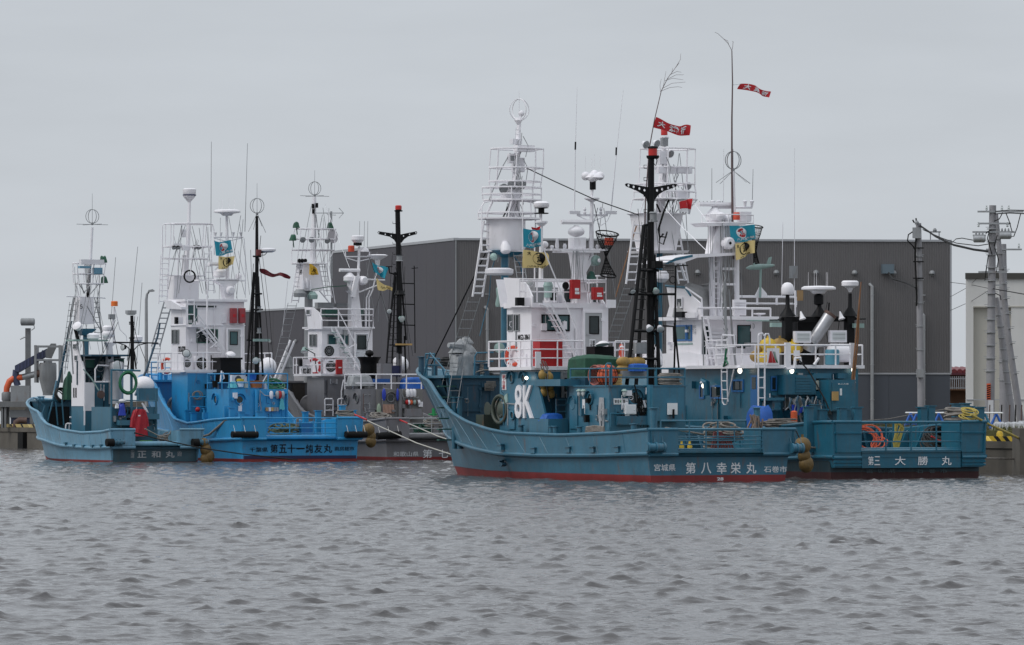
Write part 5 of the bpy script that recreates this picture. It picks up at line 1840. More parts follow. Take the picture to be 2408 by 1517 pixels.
# float string on house
for i,(px,py)in enumerate(((1275,882),(1292,887),(1277,904),(1294,908),(1279,922),(1296,926))):
 c=A(px,py,u8-.4)
 m=MB().ball(c,(.15,.15,.19),12,8).lathe(c+Vector((0,0,.15)),[(.04,0),(.04,.1)],6)
 solo(k8,'float',m,YEL,'yellow float tied in a bunch behind the 8K lettering, %s'%('top left','top right','middle left','middle right','bottom left','bottom right')[i],'float','yellow floats bunched behind the 8K plate')
m=MB()
for pts in(((1272,850),(1280,870),(1284,900),(1290,940)),((1276,848),(1288,872),(1286,915),(1292,945)),((1270,855),(1274,868),(1284,872),(1289,866),(1282,850))):
 m.tube(k8.path(pts,u8-.5),.02,5)
solo(k8,'float_line',m,ROPE,'knotted grey lines holding the yellow floats behind the 8K plate','rope')
lifebuoy(k8,1208,837,u8+3,'orange lifebuoy with white bands on the left rail under the MG2-3861 plate',.40,tone=LIFE,ax=(-1,-.5,0))
lifebuoy(k8,1461,829,u8+1,'half hidden orange lifebuoy at the right end of the white deck rail',.33,ax=(1,-.4,0))
P=Pan(k8,'A',1258,827,1270,866,u8-.12)
cabinet(b,P,.08,WH2,'rail_box')
flood(b,A(1174,818,u8+4.2),(-.3,-1,.1),.2,GRN,GRN)
# black mast
ubm=ua+1.6
m=MB().tube(k8.path([(1530,909),(1530,500),(1531.5,366)],ubm),.145,12,0,False,.115)
b.part('aft_mast',m,BK)
o=b.part('mast_beacon',MB().lathe(A(1535,366,ubm),[(.2,-.12),(.24,-.06),(.24,0)],14),BK)
b.part('beacon_glass',MB().lathe(A(1535,366,ubm),[(.17,0),(.17,.28),(.13,.3)],14),RDS,o)
b.part('beacon_cap',MB().lathe(A(1535,348,ubm),[(.2,-.02),(.19,.05),(.03,.08)],14),BK,o)
v_arm(b,ubm-.02,[(1470,433),(1474,431),(1518,439),(1529,441),(1543,439),(1586,432),(1591,434),(1590,439),(1560,450),(1548,458),(1539,470),(1537,480),(1523,480),(1521,468),(1513,458),(1500,450),(1472,438)],.05,BK,[(1478,436),(1490,439.5),(1503.5,443.5),(1515.5,447.5),(1545,448),(1557,445),(1571,442),(1583.5,438)],.052)
m=MB()
for p0,p1 in(((1514,530),(1474,905)),((1522,530),(1496,905)),((1538,600),(1551,905))):
 m.seg(A(*p0,ubm+(.8 if p0[0]==1522 else 0)),A(*p1,ubm+(.9 if p0[0]==1522 else-.3)),.075,7)
b.part('mast_leg',m,BK)
m=MB()
m.seg(A(1514,530,ubm),A(1530,528,ubm),.05)
for i in range(14):
 py=560+i*24
 t=(py-530)/375
 x0,x1_=1514-40*t,1524-26*t
 m.seg(A(x0,py,ubm),A(x1_+6,py,ubm+.3),.02)
b.part('mast_rung',m,BK)
m=MB()
for py,x0,x1_ in((636,1506,1545),(692,1478,1589),(779,1491,1560),(844,1484,1550)):
 m.seg(A(x0,py,ubm),A(x1_,py,ubm),.05)
 m.lathe(A(1531,py,ubm),[(.3,-.05),(.33,.0),(.3,.05)],12)
b.part('mast_platform',m,BK)
m=MB().tube(k8.path([(1589,626),(1588,700),(1587,790),(1585,886)],ubm),.04,5).tube(k8.path([(1586,760),(1598,886)],ubm),.04).tube(k8.path([(1560,766),(1584,768),(1585,805)],ubm),.04)
m.seg(A(1565,626,ubm),A(1618,624,ubm),.025)
m.torus(A(1582,658,ubm),.13,.02,(0,1,0),14,4)
b.part('side_frame',m,BK)
m=MB()
for i in range(6):
 m.seg(A(1552,612+i*6,ubm+.2),A(1585,612+i*6,ubm+.2),.012,4)
b.part('yagi_antenna',m,BK)
P=Pan(k8,'A',1532,614,1550,631,ubm-.2)
cabinet(b,P,.3,BK,'signal_box')
for px,py,rr_,mm in((1528,773,.14,WH2),(1553,774,.14,WH2),(1543,685,.13,GRN),(1488,685,.12,BK)):
 flood(b,A(px,py,ubm-.4),(rnd.uniform(-.3,.3),-1,-.9),rr_,mm,LENS,arm=A(1531,py+6,ubm))
for px,py in((1536,509),(1534,520)):
 b.part('mast_lamp',MB().lathe(A(1536,522,ubm-.15),[(.17,0),(.17,.05),(.13,.06),(.13,.32),(.17,.33),(.12,.38)],12),GREY)
 break
m=MB()
for py in(396,425,462,500):
 q=A(1521,py,ubm)
 m.tube([q,q+Vector((-.12,0,0)),q+Vector((-.12,0,.12)),q+Vector((0,0,.12))],.015,4)
b.part('mast_step',m,BK)
P=Pan(k8,'A',1489,806,1514,832,ubm-.3)
cabinet(b,P,.25,GREY,'meter_cabinet')
b.part('mast_heel',MB().tube(k8.path([(1528,1000),(1528,905)],ua-.15),.12,8),P8)
m=MB()
for i in range(5):
 pts=[(1535+rnd.uniform(-3,3),660+i*30),(1540+rnd.uniform(0,8),676+i*30),(1533,700+i*34)]
 m.tube(k8.path(pts,ubm-.2),.018,4)
m.tube(k8.path([(1541,366),(1545,378),(1542,390),(1538,385)],ubm),.02,4)
m.tube(k8.path([(1525,530),(1523,700),(1524,900)],ubm-.15),.025,4)
b.part('cable',m,BKR)
dome(b,A(1534,862,ubm+3.5),.40,.5,WH,'float_tank')
b.part('raft_canister',MB().ball(A(1534,840,ubm+4.0),(.36,.5,.5),16,10),WH)
# bamboo pole with streamer
bp=T(k8,'bamboo_pole','bent bamboo pole with bare twigs rising behind the black mast','bamboo pole',A(1516,500,ubm+1.2))
bp.part('pole',MB().tube(k8.path([(1514,620),(1518,467),(1527,348),(1539,282),(1555,214),(1570,184),(1597,148)],ubm+1.2),.03,6,0,False,.008),PALEP)
m=MB()
for pts in(((1555,214),(1575,206),(1595,204),(1604,206)),((1558,208),(1580,196),(1612,193)),((1560,203),(1563,185),(1566,168)),((1564,190),(1582,184),(1607,188)),((1568,187),(1590,176),(1608,176)),((1575,176),(1592,168),(1602,170)),((1553,216),(1552,200),(1555,186)),((1580,170),(1582,160)),((1588,160),(1600,140),(1601,126))):
 m.tube(k8.path(pts,ubm+1.2),.008,4,0,False,.005)
bp.part('twig',m,PALEP)
flag(k8,'streamer',ubm+1.1,[(1544,275),(1560,284),(1578,293),(1600,296),(1614,293),(1623,296)],[(1537,300),(1555,305),(1575,311),(1593,318),(1608,319),(1622,319)],FLR,'red pennant with white characters streaming beside the bent bamboo pole','pennant','red pennants',[('txt','大',.10,.27,.22,.82,FLW,.03),('txt','漁',.36,.58,.12,.9,FLW,.04),('txt','祈',.66,.84,.12,.88,FLW,.03)],.05)
# landing net
ln=T(k8,'landing_net','black conical landing net hung beside the radar pylon','landing net',A(1428,640,ux-.3))
nets=MB()
secs=[(553,1428,36),(566,1427,31),(580,1426,21),(597,1426,8),(608,1425,2),(622,1426,8),(640,1428,18),(652,1430,25)]
prev=None
for py,px,hw in secs:
 c=A(px,py-4,ux-.3)
 rr_=hw*.5/k8.scale(ux)/k8.c*1.35
 nets.torus(c,rr_,.012 if hw not in(36,25)else .03,(.1,-.3,1),18,4)
 ring=[c+Vector((rr_*math.cos(2*PI*i/18),rr_*math.sin(2*PI*i/18),0))for i in range(18)]
 if prev:
  for i in range(18):
   nets.seg(prev[i],ring[(i+1)%18],.007,3)
   nets.seg(prev[i],ring[(i-1)%18],.007,3)
 prev=ring
ln.part('netting',nets,BKR)
ln.part('cord',MB().tube(k8.path([(1397,480),(1410,540),(1425,600)],ux-.3),.015,4),BKR)
ln.part('marker',MB().cbox(A(1432,568,ux-.3),(.28,.2,.28)),LIFE)
# stern deck clutter
m=MB()
for i in range(9):
 coil(m,(A(1700+rnd.uniform(-25,30),1040,2.2).x,2.2+rnd.uniform(-.4,.6),zd+.35+rnd.uniform(0,.5)),.28,4,.035,(rnd.uniform(-.4,.4),rnd.uniform(-.4,.4),1),.2,.3)
solo(k8,'rope_coil',m,ROPE,'tangled grey ropes heaped on the open stern of the 8K boat','rope coil','rope coils on deck')
c=A(1700,1003,2.4)
t=T(k8,'bucket','pale grey bucket on the ropes at the stern of the 8K boat','bucket',c-Vector((0,0,.2)))
t.part('body',MB().lathe(c,[(.2,-.3),(.26,.1),(.30,.14),(.30,.18),(.22,.15)],16,0,(.1,-.1,1)),paint('grey_plastic',(.32,.33,.32),.5))
c=A(1718,1025,2.0)
solo(k8,'orange_basin',MB().lathe(c,[(.2,-.1),(.3,.05),(.33,.08),(.2,.02)],14,0,(-.2,-.3,1)),ORG,'orange basin beside the grey bucket at the stern','basin')
c=A(1700,1050,1.6)
m=MB()
for i in range(9):
 m.seg((c.x-.5+i*.12,1.6,zd),(c.x-.3+i*.07,1.7,zd+.75),.04,6)
solo(k8,'red_hose',m,paint('dark_red_rubber',(.14,.03,.03),.6),'dark red hose bundle standing behind the stern rail of the 8K boat','hose')
c=A(1776,1030,1.2)
m=MB()
for i in range(14):
 q=c+Vector((rnd.uniform(-.25,.25),rnd.uniform(-.2,.2),0))
 m.tube([(q.x,q.y,zd+.1),(q.x+rnd.uniform(-.1,.1),q.y-.05,zd+.9),(q.x+rnd.uniform(-.2,.2),q.y,k8.Z(980,c.x,1.2)+rnd.uniform(-.1,.1))],.04,5)
solo(k8,'rope_hank',m,paint('brown_rope',(.20,.15,.12),.9,.3,sc_=5),'thick brown rope bundle draped over the right end of the stern rail','rope')
for i,(px,py)in enumerate(((1544,1038),(1563,1047))):
 c=A(px+57-60+62,py+6,.8)
 solo(k8,'bottle',MB().lathe((c.x,c.y,zd),[(.09,0),(.09,.25),(.04,.35),(.04,.42)],10),YELB,'yellow plastic bottle behind the left end of the stern rail, %s'%('upper','lower')[i],'bottle','yellow bottles')
c=A(1500,1000,ua-.7)
m=MB()
coil(m,A(1408,0,4.6).xy.to_3d()+Vector((0,0,zr(4)+.05)),.01,1,.01)
m=MB()
for i in range(5):
 m.tube([(-2.55,5.6-i*.02,zr(5)+.05+i*.05),(-2.5,4.9,zr(5)+.12+i*.045),(-2.6,4.0,zr(4)+.08+i*.04)],.035,5)
solo(k8,'rope_loops',m,ROPE,'loops of mooring line on the rail left of the aft house of the 8K boat','rope')
m=MB()
for i in range(14):
 y_=rnd.uniform(300,520)
 x=1215-(y_-400)*.06+rnd.uniform(-14,16)
 m.tube(k8.path([(x,y_),(x+rnd.uniform(-12,12),y_+22),(x+rnd.uniform(-8,8),y_+rnd.uniform(35,75))],uc-rnd.uniform(.3,.8)),.016,4)
b.part('cable',m,STL)
ladder(b,A(1204,510,uc-.3),A(1219,300,uc-.3),(.2,0,0),19,WH2,.016)
m=MB()
for i in range(8):
 x=rnd.uniform(1345,1375)
 m.tube(k8.path([(x,590),(x+rnd.uniform(-5,5),640),(x+rnd.uniform(-4,4),rnd.uniform(680,720))],u-.05),.014,4)
b.part('cable',m,STL)
fuss(b,'A',ua,1440,1530,912,985,16,[P8,P8,STL,BKR,WH2],1)
fuss(b,'S',va,1342,1430,915,990,12,[P8,P8,STL,BKR],2)
fuss(b,'S',v8,1178,1212,885,1000,7,[P8,P8,STL],3)
fuss(b,'A',u,1255,1368,728,860,12,[WH2,WH2,STL,BKR],4)
fuss(b,'S',v,1195,1248,728,862,6,[WH2,STL],5)
fuss(b,'A',u8,1290,1335,880,1000,10,[P8,BKR,STL,ROPE],6)
fuss(b,'A',uf,1030,1165,895,985,9,[P8d,P8,STL,ROPE],7)
rigging(b,uc,1190,1235,470,640,7,GREY,8,40)
rigging(b,ux,1385,1430,470,720,4,GREY,9,60)
rigging(b,ubm,1500,1560,480,890,6,BKR,10,40)
# ================================================================ BOAT at right (outer teal boat by the quay)
k5=Fr(14.8,192.0,26)
b=T(k5,'fishing_boat','large teal fishing boat at right with black gallows and a red pennant pole','fishing boat',(0,0,0),'fishing boats moored at the quay')
B5=b
A,S=k5.A,k5.S
info=hull(b,dict(W=(3.2,3.3,3.35),tip=(1430,870),kn_tip=(1480,1000),wl_tip=(1510,1090),rail=[(1440,890),(1480,950),(1540,985),(1620,1004),(1760,1010),(1865,999),(1925,992)],knuckle=[(1500,1030),(1600,1065),(1750,1082),(1850,1078),(1925,1074)],zred=.26,mats=(P5,REDD,paint('shaded_hull_paint',(.018,.045,.06),.5,.2,.3)),zlip=1.12,zdeck=1.0,gap=(2025,2262),inner=P5,deckmat=DK,over=.35,tilt=0))  # third hull colour is darkened to paint in shade on the lower hull
hb,zr,zd,y0,g0,g1=info['hb'],info['zr'],info['zd'],info['y0'],info['g0'],info['g1']
# transom face plate with name, and side wings reaching low
zn=k5.Z(1100,0,y0)
b.part('name_board',MB().tube([(g0+.04,y0+.16,k5.Z(1065,0,y0)),(g1-.04,y0+.16,k5.Z(1065,0,y0))],.14,12).box(g0+.04,g1-.04,y0+.02,y0+.3,zn,k5.Z(1065,0,y0)),P5)
hw2=info['rows'][0][-1][0]
for xa,xb in((-hw2+.06,g0),(g1,hw2-.06)):
 b.part('stern_wing',MB().hexa([(xa+.1*(xa<0),y0+.01,zn+.02),(xb-.1*(xa>0),y0+.01,zn+.02),(xb-.1*(xa>0),.1,zn),(xa+.1*(xa<0),.1,zn),(xa,y0+.01,info['Zb']),(xb,y0+.01,info['Zb']),(xb,.1,info['Zb']),(xa,.1,info['Zb'])]),P5)
 b.part('wing_strake',MB().seg((xa,y0,zn+.1),(xb,y0,zn+.1),.05),P5)
 b.part('wing_strake',MB().seg((xa,y0,info['Zt']-.42),(xb,y0,info['Zt']-.42),.05),P5)
 b.part('wing_strake',MB().seg((xa,y0,info['Zt']-1.5),(xb,y0,info['Zt']-1.5),.05),P5)
for ch,x,wd in(('第',2041,13),('三',2056,13),('大',2104,25),('勝',2158,24),('丸',2214,23)):
 letter(b,ch,'A',x,1073,x+wd,1094,y0+.012,FLW,.006)
DKL=paint('shaded_letter',(.10,.15,.17),.6)  # low stern lettering, shade on it put into the colour
for ch,x in(('宮',2036),('城',2063),('県',2088),('石',2154),('巻',2183),('市',2210)):
 letter(b,ch,'A',x,1103,x+17,1112,-.01,DKL,.01)
zs_,zt_r=k5.Z(1061,0,y0),info['Zt']-.02
rail(b,[(g0,y0+.04,zs_),(g1,y0+.04,zs_)],[.02,(zt_r-zs_)*.33,(zt_r-zs_)*.66,zt_r-zs_],P5,.03,1.15,'stern_rail',top_r=.055)
# deck posts seen behind the stern rail
for px,u_,top in((2110,3,993),(2169,6.0,959),(2188,6.2,956),(2248,12,951),(2270,13.5,950),(2278,11,957),(2304,9,959),(1902,1.2,958),(1918,2.0,953),(1934,1.1,964),(1980,.6,960),(2015,.5,959)):
 c=A(px,top,u_)
 m=MB().box(c.x-.15,c.x+.15,u_-.12,u_+.12,zd,c.z)
 m.box(c.x-.2,c.x+.2,u_-.17,u_+.17,c.z,c.z+.04)
 b.part('mooring_post',m,P5)
 # starboard bulwark stiffeners seen from inside
for u_ in(1.6,2.8,4.0,5.2,6.4):
 b.part('stiffener',MB().prism([(3.2,u_,zd),(2.75,u_,zd),(3.1,u_,zd+.75),(3.2,u_,zd+.8)],(0,.05,0)),P5)
 # aft house
AH=house(b,'main_house',-2.2,1572,1785,2018,866,1010,P5,z0=zd)
va,ua,za,x1=AH['x0'],AH['u1'],AH['z1'],AH['x1']
b.part('upper_deck',MB().box(va-.35,x1+.12,ua-.3,AH['u2']-2.2,za,za+.13),WH)
# port side windows and doors of the house
BW=paint('window_blue',(.015,.13,.36),.4,.08)
for x0,x1_,y0_,y1_ in((1646,1657,906,938),(1672,1698,906,938),(1722,1750,892,922)):
 window(b,Pan(k5,'S',x0,y0_,x1_,y1_,va),BW,GLASS,.07)
P=Pan(k5,'S',1768,882,1790-6,985,va)
o=b.part('blue_door',MB().pbox(P,0,P.w,0,P.h,0,.06),BW)
b.part('pane',MB().pbox(P,P.w*.2,P.w*.8,P.h*.68,P.h*.95,.062,.072),GLASS,o)
for px,py in((1740,872),(1655,907)):
 c=S(px,py,va-.3)
 o=b.part('deck_light',MB().lathe(c,[(.15,.08),(.17,.12),(.1,.2)],12),WH2)
 b.part('bulb',MB().ball(c,(.085,.085,.11),12,8),LIT,o)
for px,py in((1862,872),(2007,870)):
 c=A(px,py,ua-.2)
 o=b.part('deck_light',MB().lathe(c,[(.15,.08),(.17,.12),(.1,.2)],12),WH2)
 b.part('bulb',MB().ball(c,(.085,.085,.11),12,8),LIT,o)
m=MB().tube(k5.path([(1664,925),(1664,896),(1660,892)],1),.1)
b.part('vent_pipe',MB().tube([S(1662,930,va-.3),S(1661,900,va-.3),S(1652,896,va-.3)],.13,8),P5)
# aft face fittings
P=Pan(k5,'A',1828,882,1904,928,ua)
o=cabinet(b,P,.5,P5,'vent_box')
for i in range(6):
 b.part('louvre',MB().pbox(P,P.w*.36,P.w*.86,P.h*(.12+i*.14),P.h*(.12+i*.14)+.07,.512,.55),P5,o)
P=Pan(k5,'A',1812,885,1826,919,ua)
window(b,P,BW,GLASS,.05)
P=Pan(k5,'A',1795,885,1800,915,ua)
b.part('sign_strip',MB().pbox(P,0,P.w,0,P.h,0,.015),FLW)
P=Pan(k5,'A',1952,893,2012,967,ua-1.2)
dcab=b.part('tall_locker',MB().pbox(P,0,P.w,0,P.h,-1.2,0),P5)
b.part('locker_door',MB().pbox(P,.08,P.w-.25,.05,P.h-.12,0,.04),P5,dcab)
b.part('door_label',MB().pbox(P,P.w*.36,P.w*.44,P.h*.5,P.h*.72,.042,.052),FLW,dcab)
v_,f_=text_data('第三大勝',0)
b.part('lettering',MB().add([P.pt(P.w*(.28+.42*q[0]),P.h*(.84+.05*q[1]),.044+q[2]*.004)for q in v_],f_),FLW,dcab,smooth=0)
P=Pan(k5,'A',1909,895,1946,916,ua-.3)
pn=b.part('sign_panel',MB().pbox(P,0,P.w,0,P.h,0,.02),paint('cream_sign',(.55,.55,.47),.6))
v_,f_=text_data('第一',.01)
b.part('lettering',MB().add([P.pt(P.w*(.5+.45*q[0]),P.h*(.3+.5*q[1]),.024+q[2]*.004)for q in v_],f_),BK,pn,smooth=0)
for x0,y0_,x1_,y1_,d,mm,nm in((1905,878,1946,890,.3,P5,'overhead_box'),(1962,878,1985,890,.3,P5,'overhead_box'),(1908,920,1950,938,.35,P5,'pipe_cover'),(1846,937,1878,960,.5,paint('olive_box',(.10,.11,.10),.5),'control_box'),(1800,940,1818,965,.6,P5,'capstan_cover'),(1843,965,1862,990,.7,P5,'bin'),(1789,935,1824,942,.7,P5,'canopy'),(1915,940,1950,990,.3,P8d,'dark_locker')):
 cabinet(b,Pan(k5,'A',x0,y0_,x1_,y1_,ua-.02),d,mm,nm)
m=MB()
for i in range(26):
 q=A(rnd.uniform(1848,1945),rnd.uniform(932,960),ua-rnd.uniform(.4,1.2))
 m.tube([q,q+Vector((rnd.uniform(-.2,.2),0,-.3)),q+Vector((rnd.uniform(-.3,.3),-.1,-rnd.uniform(.4,1)))],rnd.uniform(.02,.045),5)
b.part('machinery_pipes',m,GREY)
m=MB()
for i in range(16):
 q=A(rnd.uniform(1855,1940),rnd.uniform(930,955),ua-rnd.uniform(.5,1.2))
 m.tube([q,q+Vector((rnd.uniform(-.2,.2),0,-.3)),q+Vector((rnd.uniform(-.3,.3),-.1,-rnd.uniform(.4,1)))],rnd.uniform(.03,.06),5)
b.part('machinery_pipes',m,P8d)
m=MB()
for i in range(6):
 q=A(1868+i*6,960+rnd.uniform(-3,6),ua-1)
 m.cbox(q,(.15,.15,rnd.uniform(.12,.35)))
b.part('valve',m,CLB)
b.part('small_part',MB().lathe(A(1867,990,ua-1.4),[(.13,-.2),(.13,.35),(.05,.4)],10),ORG)
P=Pan(k5,'A',1956,932,1960,942,ua-1.28)
b.part('switch',MB().pbox(P,0,.25,0,.35,0,.1),CRATE)
b.part('dangling_line',MB().tube(k5.path([(1880,848),(1900,870),(1915,895),(1940,940),(1955,975)],ua-1.5),.03),ROPED)
# tall white ladders at the port aft corner
for x0,x1_,yt,yb,pl in((1783,1798,790,985,-2.65),):
 m=MB()
 uu=ua+.1
 for px in(x0,x1_):
  m.seg(A(px,yt,ua-.5),A(px,yb,ua-.5),.035)
 for i in range(8):
  py=yt+50+i*24
  m.seg(A(x0,py,ua-.5),A(x1_,py,ua-.5),.025)
 m.tube(k5.path([(x0,yt),(x0+3,yt-5),(x0+10,yt-6),(x0+14,yt)],ua-.5),.035)
 m.tube(k5.path([(x1_,yt),(x1_+3,yt-5),(x1_+9,yt-5),(x1_+12,yt+5),(x1_+12,yt+20)],ua-.5),.035)
 b.part('ladder',m,WH)
m=MB()
for px in(1697,1710):
 m.tube([S(px,795,va-.3),S(px,905,va-.3),S(px+2,945,va-.3)],.035)
for i in range(7):
 m.seg(S(1697,812+i*21,va-.3),S(1711,812+i*21,va-.3),.025)
m.tube([S(1699,945,va-.3),S(1703,952,va-.3),S(1709,951,va-.3),S(1726,868,va-.3)],.03)
m.tube([S(1697,795,va-.3),S(1699,788,va-.3),S(1727,789,va-.3),S(1728,815,va-.3),S(1697,818,va-.3)],.035)
b.part('ladder',m,WH2)
b.part('hose',MB().tube([S(1708,820,va-.35),S(1705,845,va-.35),S(1712,855,va-.35),S(1702,862,va-.35),S(1708,840,va-.35)],.05),ROPEG)
# upper deck rail
zq=za+.13
ya=ua-.25
rail(b,[A(2012,0,ya).xy.to_3d()+Vector((0,0,zq)),(va-.3,ya,zq),(va-.3,ya+3.2,zq)],[.42,.78,k5.Z(812,0,ya)-zq],WH,.03,.95,'deck_railing')
rail(b,[(x1+.05,ya,zq),(x1+.05,ya+4,zq)],[.42,.78,k5.Z(812,0,ya)-zq],WH,.03,1.1,'deck_railing')
for px in(1852,2005):
 q=A(px,0,ya)
 b.part('rail_post',MB().box(q.x-.12,q.x+.12,ya-.05,ya+.05,zq,k5.Z(806,0,ya)),WH)
P=Pan(k5,'A',1803,819,1832,858,ya-.05)
pn=b.part('emblem_panel',MB().pbox(P,0,P.w,0,P.h,0,.03),WH)
w_,h_=P.w,P.h
b.part('emblem_red',MB().prism([P.pt(w_*.08,h_*.12,.03),P.pt(w_*.42,h_*.12,.03),P.pt(w_*.36,h_*.82,.03),P.pt(w_*.24,h_*.82,.03)],(0,-.008,0)).prism([P.pt(w_*.44,h_*.12,.03),P.pt(w_*.72,h_*.12,.03),P.pt(w_*.5,h_*.55,.03),P.pt(w_*.40,h_*.8,.03)],(0,-.008,0)),RD,pn)
for k_,mm in enumerate((BK,gm,paint('grey_stripe',(.3,.3,.3)))):
 o_=k_*.07
 b.part('emblem_stripe',MB().prism([P.pt(w_*(.48+o_),h_*.8,.03),P.pt(w_*(.51+o_),h_*.8,.03),P.pt(w_*(.64+o_),h_*.4,.03),P.pt(w_*(.82+o_*.6),h_*.12,.03),P.pt(w_*(.77+o_*.6),h_*.12,.03),P.pt(w_*(.60+o_),h_*.4,.03)],(0,-.008,0)),mm,pn)
 # funnel, gallows
ug=ya+1.6
gz=lambda py:k5.Z(py,0,ug)
for px,pt,pb in((1851,745,806),(1997,745,862)):
 m=MB()
 c=A(px,pt,ug)
 m.box(c.x-.16,c.x+.16,ug-.15,ug+.15,zq,c.z)
 b.part('gallows_post',m,BK)
b.part('gallows_beam',MB().prism(k5.path([(1834,752),(1848,745),(2010,744),(2018,750),(2005,756),(1850,757)],ug),(0,.3,0)),BK)
b.part('gallows_rod',MB().seg(A(1810,753,ug),A(2036,750,ug),.03),BK)
for px,pt in((1852,692),(1927,712),(1999,690)):
 c,d=A(px,744,ug+.1),A(px,pt,ug+.1)
 b.part('gallows_stem',MB().lathe(c,[(.34,0),(.09,.36),(.075,d.z-c.z)],10),BK)
P=Pan(k5,'A',1876,756,1925,862,ug+.8)
b.part('funnel_casing',MB().pbox(P,0,P.w,0,P.h,-1.2,0),BK)
m=MB().seg(A(1908,808,ug-.2),A(1951,742,ug-.3),.24,14,0,.25)
m.seg(A(1901,824,ug-.1),A(1909,808,ug-.2),.30,14)
b.part('exhaust_pipe',m,CHR)
b.part('exhaust_mouth',MB().seg(A(1950,743,ug-.3),A(1954,737,ug-.32),.262,14),RUSTY)
m=MB().lathe(A(1852,693,ug+.1),[(.22,0),(.25,.05),(.25,.26),(.21,.38),(.12,.46),(.03,.48)],16)
b.part('radome',m,WH)
disc_antenna(b,A(1925,681,ug+.1),.68,WH,.13,5)
b.part('antenna_cage',MB().lathe(A(1925,700,ug+.1),[(.08,-.3),(.2,-.25),(.2,.08),(.08,.15),(.2,.25)],10),BK)
b.part('radome',MB().lathe(A(1999,672,ug+.1),[(.05,-.25),(.12,-.1),(.33,0),(.34,.14),(.28,.2)],14),WH)
for x0,y0_,x1_,y1_ in((1869,779,1906,806),(1952,777,1990,805)):
 P=Pan(k5,'A',x0,y0_,x1_,y1_,ug-.5)
 o=b.part('floodlight',MB().pbox(P,0,P.w,0,P.h,-.15,.05),WH2)
 b.part('lens',MB().pbox(P,.08,P.w-.08,.08,P.h-.08,.052,.07),LENS,o)
 g=MB()
 for t in(.33,.66):
  g.pbox(P,.08,P.w-.08,P.h*t,P.h*t+.015,.072,.08)
 b.part('lamp_guard',g,GREY,o)
for px,d in((1886,-1),(1978,-1)):
 c=A(px,745,ug-.4)
 b.part('horn',MB().lathe(c,[(.14,-.1),(.09,0),(.04,.18),(.03,.22)],10,0,(.12*d,.3,1)),WH)
for px,py in((1822,764),(2016,766)):
 P=Pan(k5,'A',px-12,py-5,px+12,py+5,ug-.2)
 cabinet(b,P,.15,GRN,'tube_lamp')
b.part('antenna_stub',MB().tube(k5.path([(1948,737),(1950,712)],ug),.03,5),BK)
# floats piled on the upper deck
for i,(px,py,rr_)in enumerate(((1806,810,.3),(1834,812,.34),(1848,815,.28),(1864,818,.3),(1790,818,.24),(1782,838,.3),(1796,840,.26),(1868,838,.24),(1856,835,.24),(1822,824,.24),(1875,820,.22))):
 c=A(px,py,ya+1.3+.3*(i%3))
 solo(k5,'float',MB().ball(c,(rr_*1.1,rr_,rr_*.85),12,8).lathe(c+Vector((0,0,rr_*.8)),[(.05,0),(.05,.1)],6),YEL if i%3 else YELB,'golden float in the pile behind the red emblem panel, %s'%('second in the top row','middle of the top row','right of the middle one','right end of the top row','left end of the top row','lower left by the ladder','lower, right of the ladder','lower right corner','lower right, left of corner','just above the panel','partly behind the black casing')[i],'float','golden floats piled on the upper deck')
c=A(1974,830,ya+1.0)
b.part('life_raft',MB().lathe(c-Vector((.5,0,0)),[(.2,0),(.36,.1),(.36,.9),(.2,1.0)],16,0,(1,0,.0)),WH)
P=Pan(k5,'A',1948,822,1966,858,ya+.6)
solo(k5,'blue_drum',MB().lathe(P.pt(P.w/2,0,0),[(.26,0),(.28,.05),(.28,P.h*.9),(.25,P.h)],14),paint('teal_drum',(.06,.22,.30),.5),'teal drum standing behind the white railing right of the black casing','drum')
P=Pan(k5,'A',1866,824,1880,838,ya-.02)
b.part('panel',MB().pbox(P,0,P.w,0,P.h,0,.03),WH)
b.part('stanchion_bit',MB().tube(k5.path([(1914,858),(1920,850),(1925,842)],ya-.1),.06,6),WH)
b.part('corner_pipe',MB().tube(k5.path([(1846,862),(1850,868),(1868,866),(1870,842),(1882,842),(1883,852)],ya-.25),.06,6),WH)
m=MB().tube(k5.path([(1984,1000),(1987,880),(1995,760),(2024,664)],ua-.4),.035,5)
bb=T(k5,'bamboo_pole','two reddish bamboo poles lashed upright at the right corner of the teal boat house','bamboo pole',A(2012,900,ua-.5))
bb.part('pole',MB().tube(k5.path([(2003,900),(2016,760),(2025,663)],ua-.5),.04,6,0,False,.025),BAMB)
bb.part('pole',MB().tube(k5.path([(2007,905),(2018,790),(2021,705)],ua-.5),.045,6,0,False,.03),BAMB)
# forward wheelhouse
zdk=za+.05
WHh=house(b,'wheelhouse',-1.45,1567,1649,1792,752,866,WH,z0=zdk)
v,u=WHh['x0'],WHh['u1']
m=MB()
q0,q1=S(1560,813,v-.35),S(1660,813,v-.35)
b.part('wheelhouse_skirt',MB().box(v-.35,WHh['x1']-.2,q1.y+.2,q0.y,zdk-.1,k5.Z(834,v,u)),WH)
b.part('wheelhouse_skirt',MB().prism([S(1556,890,v-.36),S(1660,890,v-.36),S(1660,836,v-.36),S(1615,828,v-.36),S(1556,832,v-.36)],(.1,0,0)),WH)
letter(b,'MG2-5802','S',1573,871,1604,886,v-.37,BK,.01)
for x0,x1_ in((1588,1615),(1617,1628)):
 window(b,Pan(k5,'S',x0,764,x1_,802,v),BW,TEALGL,.06)
b.part('side_strip',MB().box(v-.02,v,S(1629,808,v).y,S(1585,808,v).y,k5.Z(810,v,u),k5.Z(806,v,u)),GRN)
m=MB()
for i in range(5):
 P=Pan(k5,'S',1629,766+i*4,1637,768+i*4,v)
 m.pbox(P,0,P.w,0,P.h,0,.01)
b.part('side_plate',m,STL)
